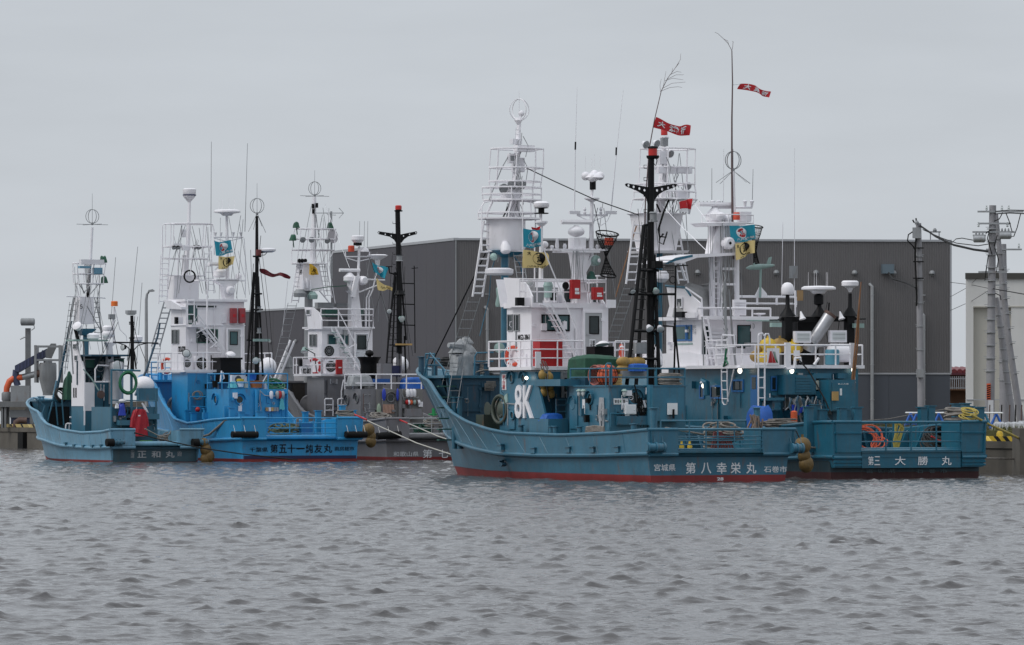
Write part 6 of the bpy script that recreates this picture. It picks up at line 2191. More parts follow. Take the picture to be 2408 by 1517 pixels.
b.part('doorway',MB().box(A(1651,0,u).x,A(1667,0,u).x,u-.01,u+.02,zdk,k5.Z(768,0,u)),GLASS)
m=MB()
for i in range(11):
 P=Pan(k5,'A',1669,780+i*9,1706,786+i*9,u)
 m.pbox(P,0,P.w,0,P.h,0,.06)
lv=b.part('louvre_door',m,WH2)
door(b,Pan(k5,'A',1726,758,1764,866,u),WH,(.2,.95,.46,.92),TEALGL)
for x0,x1_,y0_,y1_ in((1722,1752,705,742),(1752,1775,815,850)):
 P=Pan(k5,'A',x0,y0_,x1_,y1_,u-.05)
 o=b.part('louvre_panel',MB().pbox(P,0,P.w,0,P.h,0,.1),WH)
 for i in range(6):
  b.part('louvre',MB().pbox(P,.05,P.w-.05,P.h*(.1+i*.14),P.h*(.1+i*.14)+.05,.1,.14),WH2,o)
P=Pan(k5,'A',1750,806,1790,812,u-.3)
cabinet(b,P,.2,GREY,'duct')
b.part('green_edge',MB().box(A(1735,0,u).x,A(1812,0,u).x,u-.75,u-.7,k5.Z(756,0,u),k5.Z(753,0,u)),GRN)
b.part('bridge_deck',MB().box(v-.25,A(1812,0,u).x,u-.7,WHh['u2']+.3,WHh['z1'],WHh['z1']+.14),WH)
zu=WHh['z1']+.14
# upper bridge shield on the port side
sp=[S(x,y,v-.22)for x,y in((1567,672),(1612,676),(1625,695),(1645,712),(1649,745),(1567,745),(1574,720))]
b.part('bridge_side',MB().prism(sp,(.08,0,0)),WH)
b.part('shield_edge',MB().tube([q+Vector((-.02,0,0))for q in sp[:3]],.05),P5)
P=Pan(k5,'S',1592,699,1606,725,v-.24)
window(b,P,WH2,GLASS,.06)
P=Pan(k5,'S',1600,733,1616,747,v-.3)
b.part('side_light_box',MB().pbox(P,0,P.w,0,P.h,0,.25),BK)
P=Pan(k5,'S',1616,735,1640,748,v-.3)
b.part('light_board',MB().pbox(P,0,P.w,0,P.h,0,.1),WH)
rail(b,[(A(1640,0,u-.6).x,u-.6,zu),(A(1812,0,u-.6).x,u-.6,zu)],[.3,k5.Z(725,0,u-.6)-zu],WH,.035,.75,'bridge_railing')
rail(b,[(A(1735,0,u+1).x,u+1,zu+.5),(A(1872,0,u+1).x,u+1,zu+.5)],[.05,k5.Z(697,0,u+1)-zu-.5],WH,.045,1.0,'upper_railing')
b.part('railing_brace',MB().seg(A(1612,676,u+.5),A(1650,702,u),.04).seg(A(1650,702,u),A(1652,745,u),.035),WH)
c=A(1640,690,u+1.4)
solo(k5,'covered_console',crumple(MB(),c.x-.9,c.x+1.1,u+.9,u+2.0,zu,k5.Z(668,0,u+1),.12,12,.25),paint('grey_sheet',(.30,.30,.30),.6,.2,.2,bump=.5,sc_=2),'grey sheet tied over the upper bridge console of the right teal boat','console cover')
P=Pan(k5,'A',1764,664+66,1790,745,u)
b.part('bridge_seat',MB().lathe(A(1786,742,u+.4),[(.05,-.3),(.05,0),(.25,.05),(.25,.1)],12),WH)
b.part('railing_fin',MB().prism(k5.path([(1774,700),(1788,672),(1803,690),(1806,700)],u+.9),(0,.06,0)),WH)
# canopy, pylons, radar
ut=u+.8
b.part('canopy',MB().prism(k5.path([(1568,618),(1590,605),(1628,598),(1737,594),(1738,600),(1640,606),(1606,618)],ut-.6),(0,2.2,0)),WH)
b.part('canopy_edge',MB().prism(k5.path([(1566,619),(1588,607),(1629,599),(1629,604),(1590,613),(1570,621)],ut-.62),(0,.1,0)),P5)
for x,yt,r_ in((1675,525,.13),(1692,525,.13),(1733,525,.11)):
 b.part('pylon',MB().seg(A(x,745,ut),A(x-1,yt,ut),r_,10),WH)
b.part('pylon_beam',MB().box(A(1675,0,ut).x,A(1735,0,ut).x,ut-.06,ut+.06,k5.Z(635,0,ut),k5.Z(629,0,ut)).box(A(1675,0,ut).x,A(1735,0,ut).x,ut-.06,ut+.06,k5.Z(671,0,ut),k5.Z(666,0,ut)),WH)
b.part('mast_platform',MB().prism(k5.path([(1656,524),(1762,522),(1752,530),(1668,532)],ut-.5),(0,1.2,0)),WH)
taper(b,ut,[(600,1664,1742,.5),(560,1672,1735,.6),(530,1684,1728,.6)],'pylon_web',WH)
c=A(1710,572,ut-.5)
b.part('searchlight',MB().lathe(c,[(.18,.25),(.24,.2),(.25,-.05),(.22,-.12)],18,0,(.1,-1,0)),WH)
b.part('lens',MB().lathe(c+Vector((0,-.26,0)),[(.06,0),(.05,.03)],10,0,(.1,-1,0)),BK)
radar(b,A(1680,488,ut),1.5,WH,2,ped=.6,pedr=.35)
m=MB()
for i in range(7):
 m.seg(A(1645+i*9,479,ut),A(1645+i*9,473,ut),.02)
b.part('scanner_pegs',m,GREY)
m=MB().seg(A(1676,489,ut),A(1768,488,ut),.05)
for x in(1676,1690,1752,1768):
 m.lathe(A(x,488,ut),[(.04,0),(.07,.2),(.1,.25),(.04,.3)],8)
b.part('yard_arm',m,WH2)
P=Pan(k5,'A',1724,502,1739,522,ut)
b.part('beacon',MB().lathe(A(1732,517,ut-.3),[(.14,0),(.14,.25),(.1,.3)],12),LIFE)
b.part('ball_lamp',MB().ball(A(1695,510,ut-.4),.2),WH2)
b.part('ball_lamp',MB().ball(A(1710,515,ut-.4),.18),WH2)
b.part('junction_box',MB().cbox(A(1750,510,ut),(.5,.3,.4)),WH2)
for x,x2,pt in((1674,1674,396),(1769,1771,398),(1701,1702,350)):
 b.part('whip_antenna',MB().tube(k5.path([(x,482),(x2,pt)],ut),.016,5,0,False,.010),GREY if x!=1701 else WH2)
b.part('whip_antenna',MB().tube(k5.path([(1868,690),(1868.5,349)],u+1),.018,5,0,False,.010),WH2)
b.part('whip_antenna',MB().tube(k5.path([(1838,700),(1841,523)],u+1),.014,5),WH2)
b.part('antenna_base',MB().cbox(A(1866,640,u+1),(.3,.2,.5)),GREY)
P=Pan(k5,'A',1874,683,1886,707,u)
b.part('side_sign',MB().pbox(P,0,P.w,0,P.h,0,.1),WOOD)
b.part('post',MB().seg(A(1872,750,u),A(1870,683,u),.05),WH)
# big flag pole
up_=ut-.2
bp=T(k5,'bamboo_pole','tall straight bamboo pole with drooping twig tip above the right teal boat','bamboo pole',A(1722,610,up_))
bp.part('pole',MB().tube(k5.path([(1724,610),(1722,500),(1721,380),(1721,280),(1722.5,195),(1721,119)],up_),.055,7,0,False,.02),PALEP)
bp.part('twig',MB().tube(k5.path([(1721,119),(1712,102),(1700,90),(1688,79),(1681,76)],up_),.012,5,0,False,.006).tube(k5.path([(1721,119),(1723,110),(1724,98),(1722,97)],up_),.01,4).tube(k5.path([(1713,103),(1711,96),(1702,92)],up_),.008,4),PALEP)
ring_antenna(b,A(1724,377,up_),.36,GREY,.1,.85,droop=.5,tr=.018)
b.part('antenna_post',MB().seg(A(1724,400,up_),A(1727,500,up_),.06),WH)
flag(k5,'streamer',up_,[(1741,197.5),(1764,198),(1782,204),(1800,214),(1811,216)],[(1735,210),(1758,213),(1776,216),(1797,226),(1806,230)],FLR,'red pennant with white characters blowing from the tallest straight bamboo pole','pennant','red pennants',[('txt','大',.12,.3,.15,.9,FLW,.03),('txt','漁',.4,.6,.1,.92,FLW,.03),('txt','祈',.68,.86,.12,.9,FLW,.03)],.05,1.0,[A(1722,200,up_),A(1741,197.5,up_)])
# teal fish-market flag and yellow flag
um=ut-.7
flag(k5,'flag',um,[(1716,532),(1742,531),(1772,529)],[(1722,570),(1748,568),(1775,563)],FLT,'teal flag with red round emblem blowing beside the white mast of the right teal boat','flag','teal market flags',[('disc',.5,.58,.23,.34,FLW,.008),('disc',.5,.58,.19,.28,RD,.014),('txt','魚',.42,.58,.42,.74,FLW,.0),('txt',JP,.25,.95,.08,.24,FLW,.01)],.06,.5)
flag(k5,'flag',um-.1,[(1728,574),(1752,568),(1774,566)],[(1733,613),(1752,603),(1771,595)],FLY,'pale yellow flag with black round fish character below the teal flag on the right boat','flag','yellow flags',[('disc',.48,.56,.26,.40,BK,.008),('disc',.48,.56,.21,.32,FLY,.012),('txt','漁',.36,.6,.34,.8,BK,.02),('txt','大',.08,.22,.7,.92,BK,.02),('txt','みなと漁協',.2,.8,.03,.14,BK,.0)],.06,1.6)
# wind vane and second net
c=A(1790,627,ut)
b.part('wind_vane',MB().lathe(c,[(.02,-.7),(.10,-.5),(.12,-.1),(.06,.5),(.03,.62)],10,0,(1,0,.1)).prism(k5.path([(1801,626),(1812,625),(1815,604),(1808,606)],ut),(0,.03,0)).prism(k5.path([(1770,634),(1776,632),(1775,618),(1771,620)],ut-.05),(0,.02,0)).seg(A(1789,630,ut),A(1787,700,ut),.05),GRN)
c=A(1786,700,ut)
ln=T(k5,'landing_net','black conical landing net behind the wind vane of the right boat','landing net',A(1775,600,ut+.5))
nets=MB()
prev=None
for py,px,hw in((533,1780,26),(550,1778,20),(570,1776,12),(590,1775,7),(608,1777,10),(622,1779,14)):
 c=A(px,py,ut+.5)
 rr_=hw*.5/k5.scale(ut)/k5.c
 nets.torus(c,rr_,.01 if py not in(533,622)else .025,(.1,-.3,1),16,4)
 ring=[c+Vector((rr_*math.cos(2*PI*i/16),rr_*math.sin(2*PI*i/16),0))for i in range(16)]
 if prev:
  for i in range(16):
   nets.seg(prev[i],ring[(i+1)%16],.006,3)
   nets.seg(prev[i],ring[(i-1)%16],.006,3)
 prev=ring
ln.part('netting',nets,BKR)
m=MB()
for i in range(5):
 m.seg(A(1775,668-i*3,ut+.4),A(1812,668-i*3,ut+.4),.01,4)
b.part('pole_lamp',MB().tube(k5.path([(1656,905),(1653,800),(1651,745)],u-1),.03),GREY)
m=MB().tube(k5.path([(1712,855),(1708,780),(1704,660)],u-1.2),.05).tube(k5.path([(1730,860),(1722,790),(1716,705),(1714,680)],u-1.2),.045,6,0,False,.03)
b.part('boathook',m,GREY)
m=MB()
for i in range(14):
 m.tube(k5.path([(1700+rnd.uniform(-4,8),640+i*12),(1702+rnd.uniform(-6,10),655+i*12),(1702+rnd.uniform(-4,6),668+i*12)],u-1.1),rnd.uniform(.015,.035),5)
b.part('cable_bundle',m,STL)
m=MB()
m.seg(A(1651,745,u-.9),A(1676,874,u-.9),.05).seg(A(1663,745,u-.9),A(1686,874,u-.9),.05)
for i in range(9):
 t=i/9
 m.seg(A(1651+25*t,750+129*t,u-.9),A(1663+23*t,750+129*t,u-.9),.03)
b.part('ladder',m,WH)
rail(b,[S(1661,0,va).xy.to_3d()+Vector((0,0,za+.02)),S(1712,0,va).xy.to_3d()+Vector((0,0,za+.02))],[.4,.8,1.1],WH,.022,.8,'side_railing')
b.part('side_deck',MB().box(va-.3,va+.4,AH['u2']-5,AH['u2']+.3,za,za+.1),WH)
# crow's nest tower forward
uc=20.0
b.part('tower_column',MB().seg(A(1547,950,uc),A(1549,590,uc),.17,12),P5)
taper(b,uc,[(596,1495,1600,1.3),(590,1493,1602,1.4)],'nest_platform',WH)
taper(b,uc,[(590,1510,1577,1.0),(506,1497,1590,1.2),(502,1490,1598,1.3)],'nest_barrel',WH)
plate(b,uc,468,1500,1626,WH,'nest_platform',.04)
basket(b,uc,[(467,1502,1625),(450,1502,1625),(432,1505,1622)],WH)
basket(b,uc,[(432,1512,1624),(393,1514,1624),(349,1516,1625)],WH)
basket(b,uc,[(502,1492,1598),(468,1502,1625)],WH,n=6)
m=MB().tube(k5.path([(1552,510),(1556,440),(1560,380),(1562,322)],uc),.2,8,0,False,.08)
m.tube(k5.path([(1575,470),(1568,420),(1566,380)],uc-.3),.07,6)
m.seg(A(1552,325,uc),A(1572,324,uc),.05)
b.part('tower_mast',m,WH)
b.part('mast_beacon',MB().lathe(A(1562,318,uc),[(.14,0),(.14,.25),(.1,.3)],12),RDS)
b.part('mast_lamp',MB().cbox(A(1562,334,uc-.2),(.26,.2,.34)),GREY)
for x0,x1_,y0_,y1_ in((1544,1565,356,387),(1541,1583,394,408),(1585,1620,392,408),(1585,1614,448,465)):
 cabinet(b,Pan(k5,'A',x0,y0_,x1_,y1_,uc-.5),.3,WH2,'lamp_box')
for px,py in((1577,362),(1618,438),(1519,340),(1545,338)):
 flood(b,A(px,py,uc-.6),(.2,-1,-.4),.17,WH2,GREY)
m=MB().tube(k5.path([(1573,470),(1560,500),(1548,540),(1552,560),(1560,550)],uc-.9),.045,5)
m.tube(k5.path([(1544,480),(1553,500)],uc-.9),.04,5)
m.tube(k5.path([(1552,556),(1566,558),(1569,545),(1560,575),(1550,570),(1552,556)],uc-.9),.03,5)
b.part('cable',m,BKR)
ladder(b,A(1484,668,uc-.5),A(1502,520,uc-.5),(.45,0,0),8,WH,.045)
ladder(b,A(1608,668,uc+.5),A(1580,510,uc+.5),(.45,0,0),8,WH,.045)
ropeladder(b,A(1440,800,uc+1.5),A(1482,672,uc),(.5,0,0),9,STL)
b.part('stay',MB().tube(k5.path([(1625,468,uc),(1663,520,ut)],uc),.02,4).tube(k5.path([(1536,460,uc),(1600,530,uc-2),(1668,596,ut)],uc),.02,4),WH2)
b.part('stay',MB().tube(k5.path([(1497,530),(1470,620),(1447,700)],uc),.03,4),BAMB)
b.part('stay',MB().tube(k5.path([(1575,560),(1600,620),(1612,660)],uc),.06,4).tube(k5.path([(1543,590),(1540,640),(1545,700)],uc-.4),.03,4),WH)
for px,py,r_ in((1538,690,.16),(1556,650,.3),(1536,715,.14)):
 b.part('column_lamp',MB().lathe(A(px,py,uc-.5),[(r_*.5,-.25),(r_,-.1),(r_,.1),(r_*.6,.25)],12),WH2)
flag(k5,'flag',uc-1.4,[(1593,477),(1612,469),(1628,467)],[(1598,500),(1615,499),(1622,505)],FLW,'small white flag with red rectangle beside the forward tower of the right boat','flag',None,[('rect',.12,.96,.32,.98,FLR,.01)],.05,.3)
# small things on the deck
lifebuoy(k5,1625,948,AH['u2']+.8,'large orange lifebuoy low on the wall right of the 8K aft house',.62,ax=(-.8,-.6,0))
c=A(1800,990,ua-1.5)
solo(k5,'tarpaulin',crumple(MB(),c.x-.75,c.x+.35,c.y-.5,c.y+.5,zd,k5.Z(958,c.x,c.y),.15,21,.35),TARPB,'bright blue sheet bundled at the foot of the tall white ladder','tarpaulin')
m=coil(MB(),A(2036,1035,2.0),.5,8,.022,(-.5,-1,.3),.25,.5,sz=1.0)
solo(k5,'orange_hose',m,ROPEO,'orange hose loops behind the left end of the right boat stern rail','hose')
m=coil(MB(),A(2068,1045,2.6),.3,4,.022,(-.6,-.5,.8),.3,.3)
solo(k5,'orange_rope',m,ROPEO,'small orange cord heap beside the orange hose loops','cord')
m=coil(MB(),A(2214,1038,2.2),.72,30,.03,(.1,-.5,.8),.2,.7,sz=.8)
solo(k5,'net_coil',m,ROPED,'black net coil with a red cord behind the right end of the stern rail','net')
m=MB().tube(k5.path([(2190,1026),(2205,1035),(2225,1040),(2240,1032)],1.6),.035)
solo(k5,'red_rope',m,FLR,'red cord lying across the black net coil','cord')
m=coil(MB(),A(2280,974,1.0),.30,9,.028,(.1,-.3,1),.2,.35)
solo(k5,'yellow_coil',m,ROPEY,'coiled yellow mooring rope on the right stern post','rope coil','rope coils on deck')
m=coil(MB(),A(2248,985,2.0),.42,9,.05,(0,0,1),.05,.75)
solo(k5,'grey_coil',m,ROPE,'grey rope wound on a post left of the yellow coil','rope coil','rope coils on deck')
m=MB()
for i in range(8):
 x=2106+rnd.uniform(-4,5)
 m.tube(k5.path([(x,992),(x+rnd.uniform(-6,18),1000+rnd.uniform(0,10)),(x+rnd.uniform(-3,6),1040),(x+rnd.uniform(-2,4),1058)],1.6),.035,5)
solo(k5,'rope_hank',m,ROPEY,'pale yellow and brown rope hanging from the post in the middle of the stern rail','rope')
m=MB()
for i in range(7):
 x=2236+rnd.uniform(-4,5)
 m.tube(k5.path([(x,1000),(x+rnd.uniform(-6,8),1015),(x+rnd.uniform(-8,8),1036)],1.4),.03,5)
solo(k5,'cord_hank',m,ROPE,'thin grey cord hanging left of the right stern corner','cord')
m=coil(MB(),A(1832,1000,4.0),.5,12,.035,(0,0,1),.35,.4)
solo(k5,'rope_coil',m,ROPE,'grey rope heap inside the port bulwark between the two teal boats','rope coil','rope coils on deck')
# fenders between the boats
for i,(px,py,r_)in enumerate(((1887,1048,.32),(1891,1072,.24),(1896,1092,.28))):
 c=k5.A(px,py,-1.2)
 solo(k5,'float',MB().ball(c,(r_,r_,r_*(1.0 if i==0 else 1.15)),14,9).lathe(c+Vector((0,0,r_)),[(.05,-.02),(.05,.1)],6),YELD,'large dirty golden fender float hanging between the two teal boats, %s'%('top one','middle one','bottom one by the water')[i],'float','float fenders between the teal boats')
rope(k5,k5.path([(1870,1010),(1878,1026),(1887,1040)],-1.2),'short dark cord holding the golden floats between the two teal boats',ROPED,.025,sag=0,cat='rope',name='float_rope')
m=MB()
for i in range(12):
 x=rnd.uniform(1545,1615)
 y_=rnd.uniform(360,470)
 m.tube(k5.path([(x,y_),(x+rnd.uniform(-12,12),y_+25),(x+rnd.uniform(-8,8),y_+rnd.uniform(35,70))],uc-rnd.uniform(.4,1)),.02,4)
b.part('cable',m,[STL,BKR][0])
m=MB()
for i in range(10):
 x=rnd.uniform(1665,1735)
 m.tube(k5.path([(x,525),(x+rnd.uniform(-5,5),600),(x+rnd.uniform(-8,8),rnd.uniform(640,740))],ut-.3),.014,4)
b.part('cable',m,STL)
ladder(b,A(1684,745,ut-.2),A(1684,535,ut-.2),(.3,0,0),17,WH2,.016)
basket(b,ut,[(524,1660,1762),(505,1660,1762)],WH,n=8,r=.024)
fuss(b,'A',ua,1790,2015,872,985,34,[P5,P5,STL,BKR,WH2,P8d],11)
fuss(b,'S',va,1600,1765,872,990,14,[P5,P5,STL,BKR],12)
fuss(b,'A',u,1655,1790,758,862,14,[WH2,WH2,STL,BKR],13)
fuss(b,'S',v,1570,1645,756,830,5,[WH2,STL],14)
rigging(b,uc,1540,1600,360,620,7,GREY,15,45)
rigging(b,ut,1665,1760,490,740,8,GREY,16,40)
rigging(b,ug,1850,2000,700,860,5,BKR,17,30)
# ================================================================ BRIGHT BLUE BOAT
k2=Fr(WX(706,247),247.0,25)
b=T(k2,'fishing_boat','bright blue fishing boat with black name characters on its stern, second from left','fishing boat',(0,0,0),'fishing boats moored at the quay')
A,S=k2.A,k2.S
info=hull(b,dict(W=(2.95,3.1,3.2),tip=(352,880),kn_tip=(385,1000),wl_tip=(400,1068),rail=[(362,900),(385,950),(410,985),(440,995),(459,993.5),(500,987),(536,984),(570,983)],knuckle=[(400,1015),(440,1030),(486,1035),(530,1033),(572,1031)],zred=.15,mats=(P2,RED,None),zlip=1.25,zdeck=1.05,gap=(626,793),inner=P2,deckmat=P2d,over=.3))
zr,zd,y0,g0,g1,hb=info['zr'],info['zd'],info['y0'],info['g0'],info['g1'],info['hb']
b.part('navy_band',MB().box(-2.93,2.93,-.03,-.004,.151,.30),NAVY)
letter(b,'千葉県','A',587,1052,630,1063,-.01,BK,.0)
for ch,x,wd in(('第',636,17),('五',656,18),('十',676,19),('一',697,19),('純',719,17),('友',739,19),('丸',761,20)):
 letter(b,ch,'A',x,1045 if ch!='一' else 1053,x+wd,1065 if ch!='一' else 1056.5,-.01,BK,.012)
letter(b,'南房総市','A',787,1050,833,1060,-.01,BK,.0)
for x0,x1,lab in((545,606,'left'),(812,862,'right')):
 a,c=A(x0,1022,y0-.2),A(x1,1022,y0-.2)
 m=MB().tube([a,c],.16,12)
 for t in(.1,.5,.9):
  m.seg(a.lerp(c,t)+Vector((0,-.1,.1)),a.lerp(c,t)+Vector((0,.1,.45)),.012,4,1)
 solo(k2,'cylinder_fender',m,[BKR,STL],'black rubber cylinder fender at the %s stern corner of the bright blue boat'%lab,'fender','cylinder fenders chained at the sterns')
zs_=k2.Z(1020,0,y0)
zt_=info['Zt']
rail(b,[(g0,y0+.03,zs_),(g1,y0+.03,zs_)],[.02,(zt_-zs_)*.36,(zt_-zs_)*.68,zt_-zs_],P2,.024,1.15,'stern_rail',top_r=.03)
for px,u_,top in((568,2.6,970),(578,3.2,975),(610,1.6,968),(748,2.0,967),(718,2.6,970),(805,1.0,955),(830,.8,966),(545,4.0,960),(485,8.2,962),(440,9,966),(455,8.5,971)):
 c=A(px,top,u_)
 b.part('mooring_post',MB().box(c.x-.13,c.x+.13,u_-.1,u_+.1,zd,c.z).box(c.x-.17,c.x+.17,u_-.14,u_+.14,c.z,c.z+.04),P2)
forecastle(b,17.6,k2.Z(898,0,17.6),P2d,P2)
rail(b,[A(356,897,19.5),A(404,897,17.8)],[.35,.7,1.0],P2,.03,.6,'foredeck_rail')
for px in(378,390):
 c=A(px,890,18.5)
 bollard(b,c-Vector((0,0,.2)),.6,.1,P2)
LH=house(b,'lower_house',-2.15,404,441,600,877,1000,P2,z0=zd)
v8,u8,x8=LH['x0'],LH['u1'],LH['x1']
P=Pan(k2,'A',500,882,522,930,u8)
door(b,P,P2d,(.2,.8,.6,.85),GLASS)
m=MB().torus((-2.0,S(398,965,-2.3).y,k2.Z(962,-2,13)),.55,.1,(1,.3,0),22,8).lathe((-2.1,S(398,965,-2.3).y,k2.Z(962,-2,13)),[(.45,0),(.45,.3)],16,0,(1,0,0))
b.part('hauler_wheel',m,GREY)
b.part('winch_drum',MB().lathe(A(373,960,13.6),[(.2,0),(.12,.15),(.12,.5),(.22,.7),(.22,1.0)],12,0,(1,0,0)),RUSTY)
zp=k2.Z(875,v8,u8)
pts=[(-2.35,u8-.1),(-2.35,u8+3.6),(-1.9,u8+4.4),(1.9,u8+4.4),(2.35,u8+3.6),(2.35,u8-.1)]
b.part('wheelhouse_deck',MB().prism([(x,y,zp)for x,y in pts][::-1],(0,0,.12)),WH)
rp=[(x,y,zp+.12)for x,y in pts]
rail(b,rp,[.4,.85],WH,.026,.9,'deck_railing')
rail(b,[rp[0],(A(520,0,u8).x,u8-.1,zp+.12)],[.4,.85],WH,.026,1.2,'deck_railing')
WHh=house(b,'wheelhouse',-1.6,402,437,574,708,875,WH,z0=zp+.12)
v,u=WHh['x0'],WHh['u1']
b.part('roof_edge',MB().box(v-.1,WHh['x1']+.12,u-.15,WHh['u2']+.2,WHh['z1']-.02,WHh['z1']+.1),WH)
b.part('bridge_visor',MB().prism([S(x,y,v-.02)for x,y in((396,705),(412,707),(437,722),(437,728),(402,726))],(-.25,0,0)),WH2)
b.part('belt_trim',MB().box(v-.05,WHh['x1']+.05,u-.05,WHh['u2']+.05,k2.Z(766,0,u),k2.Z(764,0,u)),WH2)
P=Pan(k2,'A',460,718,500,725,u)
window(b,Pan(k2,'A',461,717,510,725,u),WH2,GLASS,.04)
P=Pan(k2,'A',440,718,464,763,u)
b.part('bridge_opening',MB().pbox(P,0,P.w,0,P.h,0,.015),TEALGL)
window(b,Pan(k2,'A',444,735,459,762,u-.02),DK,GLASS,.05)
for a_,c_ in((405,413),(414,422)):
 window(b,Pan(k2,'S',a_,775,c_,809,v),GREY,GLASS,.035)
window(b,Pan(k2,'A',462,774,512,807,u),DK,GLASS,.06)
P=Pan(k2,'A',462,774,512,807,u)
b.part('mullion',MB().pbox(P,P.w*.48,P.w*.53,.04,P.h-.04,.02,.05),WH2)
door(b,Pan(k2,'A',535,775,565,862,u-.1),paint('door_grey',(.42,.43,.44),.5,.06),(.2,.72,.6,.93),TEALGL,WH)
letter(b,'CB2-65220','S',419,814,436,832,v-.01,BK,.01)
for x0 in(540,560):
 P=Pan(k2,'A',x0,725,x0+13,760,u-.02)
 o=cabinet(b,P,.25,paint('faded_red_box',(.33,.05,.06),.5,.1),'extinguisher_box')
 b.part('label_plate',MB().pbox(P,.08,P.w-.08,P.h*.4,P.h*.6,.265,.27),FLR,o)
P=Pan(k2,'A',522,739,531,760,u)
cabinet(b,P,.1,WH2,'lamp')
P=Pan(k2,'A',410,746,430,762,u-.2)
b.part('side_light_box',MB().pbox(P,0,P.w*.3,0,P.h,0,.2),BK)
b.part('light_board',MB().pbox(P,P.w*.3,P.w,0,P.h,0,.05),WH)
a_,c_=A(460,762,u-.15),A(524,842,u-.15)
stair(b,a_,c_,.6,8,WH2,WH2)
b.part('stair_rail',MB().tube(k2.path([(452,764),(466,740),(532,826),(530,836)],u-.8),.03).seg(A(462,783,u-.8),A(486,772,u-.8),.025).seg(A(495,818,u-.8),A(514,803,u-.8),.025),WH2)
b.part('stair_platform',MB().box(A(438,0,u).x,A(462,0,u).x,u-.8,u,k2.Z(770,0,u),k2.Z(764,0,u)),WH2)
rail(b,[(A(441,0,u-.7).x,u-.7,k2.Z(764,0,u)),(A(457,0,u-.7).x,u-.7,k2.Z(764,0,u))],[.5,1.0,k2.Z(708,0,u)-k2.Z(764,0,u)],WH,.03,.6,'ladder_rail')
acunit(b,Pan(k2,'A',455,837,489,872,u-.25))
acunit(b,Pan(k2,'A',426,840,447,870,u-.25))
lifebuoy(k2,393,860,u+3.4,'orange lifebuoy on the white rail of the bright blue boat',.42,ax=(-1,-.5,0))
flood(b,A(446-2,832+4,u-.9),(.2,-1,.1),.16,GREY)
flood(b,A(404+34,831,u8-.2),(-.3,-1,.1),.2,BK)
# funnel box
P=Pan(k2,'A',518,842,567,898,u8-.6)
b.part('funnel_casing',MB().pbox(P,0,P.w,0,P.h,-1.0,0).pbox(P,-.06,P.w+.06,P.h-.08,P.h+.02,-1.06,.06),BK)
b.part('deck_lamp',MB().lathe(A(543,833,u8-.8),[(.24,0),(.22,.05),(.1,.12)],14,0,(0,-.5,1)),WH)
b.part('stay_rod',MB().tube(k2.path([(524,875),(527,890),(518,898),(521,872)],u8-1.8),.04,6),WH)
acunit(b,Pan(k2,'A',540,882,575,902,u8-2.2))
# yard and masts on wheelhouse
ux=u+.3
taper(b,ux,[(800,527,545,.4),(705,526,546,.5),(672,520,547,.5),(662,505,556,.6),(656,503,558,.6)],'radar_pylon',WH)
b.part('searchlight',MB().lathe(A(541,683,ux-.3),[(.15,.2),(.21,.15),(.225,-.05),(.2,-.1)],16,0,(.1,-1,0)),WH)
radar(b,A(516,627,ux),1.15,WH,0,ped=.55,pedr=.32)
m=MB().box(A(462,0,ux).x,A(573,0,ux).x,ux-.3,ux+.3,k2.Z(661,0,ux),k2.Z(658,0,ux))
b.part('yard',m,WH)
m=MB().tube(k2.path([(535,656),(534,560),(533,503)],ux),.10,8,0,False,.06)
m.seg(A(502,558,ux),A(572,558,ux),.035).tube(k2.path([(504,560),(534,568),(568,560)],ux),.025)
for x in(507,520,549,566):
 m.lathe(A(x,556,ux),[(.03,0),(.06,.15),(.09,.2),(.04,.22)],8)
b.part('signal_mast',m,WH)
disc_antenna(b,A(534,500,ux),.68,WH,.14,7)
b.part('radome',MB().ball(A(561,650,ux),.17),WH)
m=MB().tube(k2.path([(487,875),(487,700),(489,658)],u-.6),.045,6)
b.part('rail_post',m,WH)
m=MB().tube(k2.path([(574,560),(577,600),(577,700)],ux),.02,4).tube(k2.path([(560,590),(572,640),(578,656)],ux),.018,4)
b.part('cable',m,WH2)
for x0,y0_,x1,y1_ in((496,545,497,333),(576,545,582,337)):
 b.part('whip_antenna',MB().tube(k2.path([(x0,y0_),(x1,y1_)],ux),.018,5,0,False,.012),GREY)
flag(k2,'flag',ux-.7,[(503,566),(520,569),(542,564)],[(509,602),(526,600),(546,593)],FLT,'teal flag with red round emblem flying above the bright blue boat','flag','teal market flags',[('disc',.54,.58,.23,.34,FLW,.008),('disc',.54,.58,.19,.28,RD,.014),('txt','魚',.46,.62,.42,.74,FLW,.0),('txt',JP,.25,.95,.08,.24,FLW,.01)],.05,2)
flag(k2,'flag',ux-.7,[(514,603),(535,604),(551,603)],[(515,634),(532,631),(546,622)],FLY,'pale yellow flag with black fish character flying above the bright blue boat','flag','yellow flags',[('disc',.52,.56,.26,.40,BK,.008),('disc',.52,.56,.21,.32,FLY,.012),('txt','漁',.4,.64,.34,.8,BK,.02),('txt','大',.1,.22,.74,.94,BK,.02),('txt','みなと漁協',.2,.8,.03,.14,BK,.0)],.05,1)
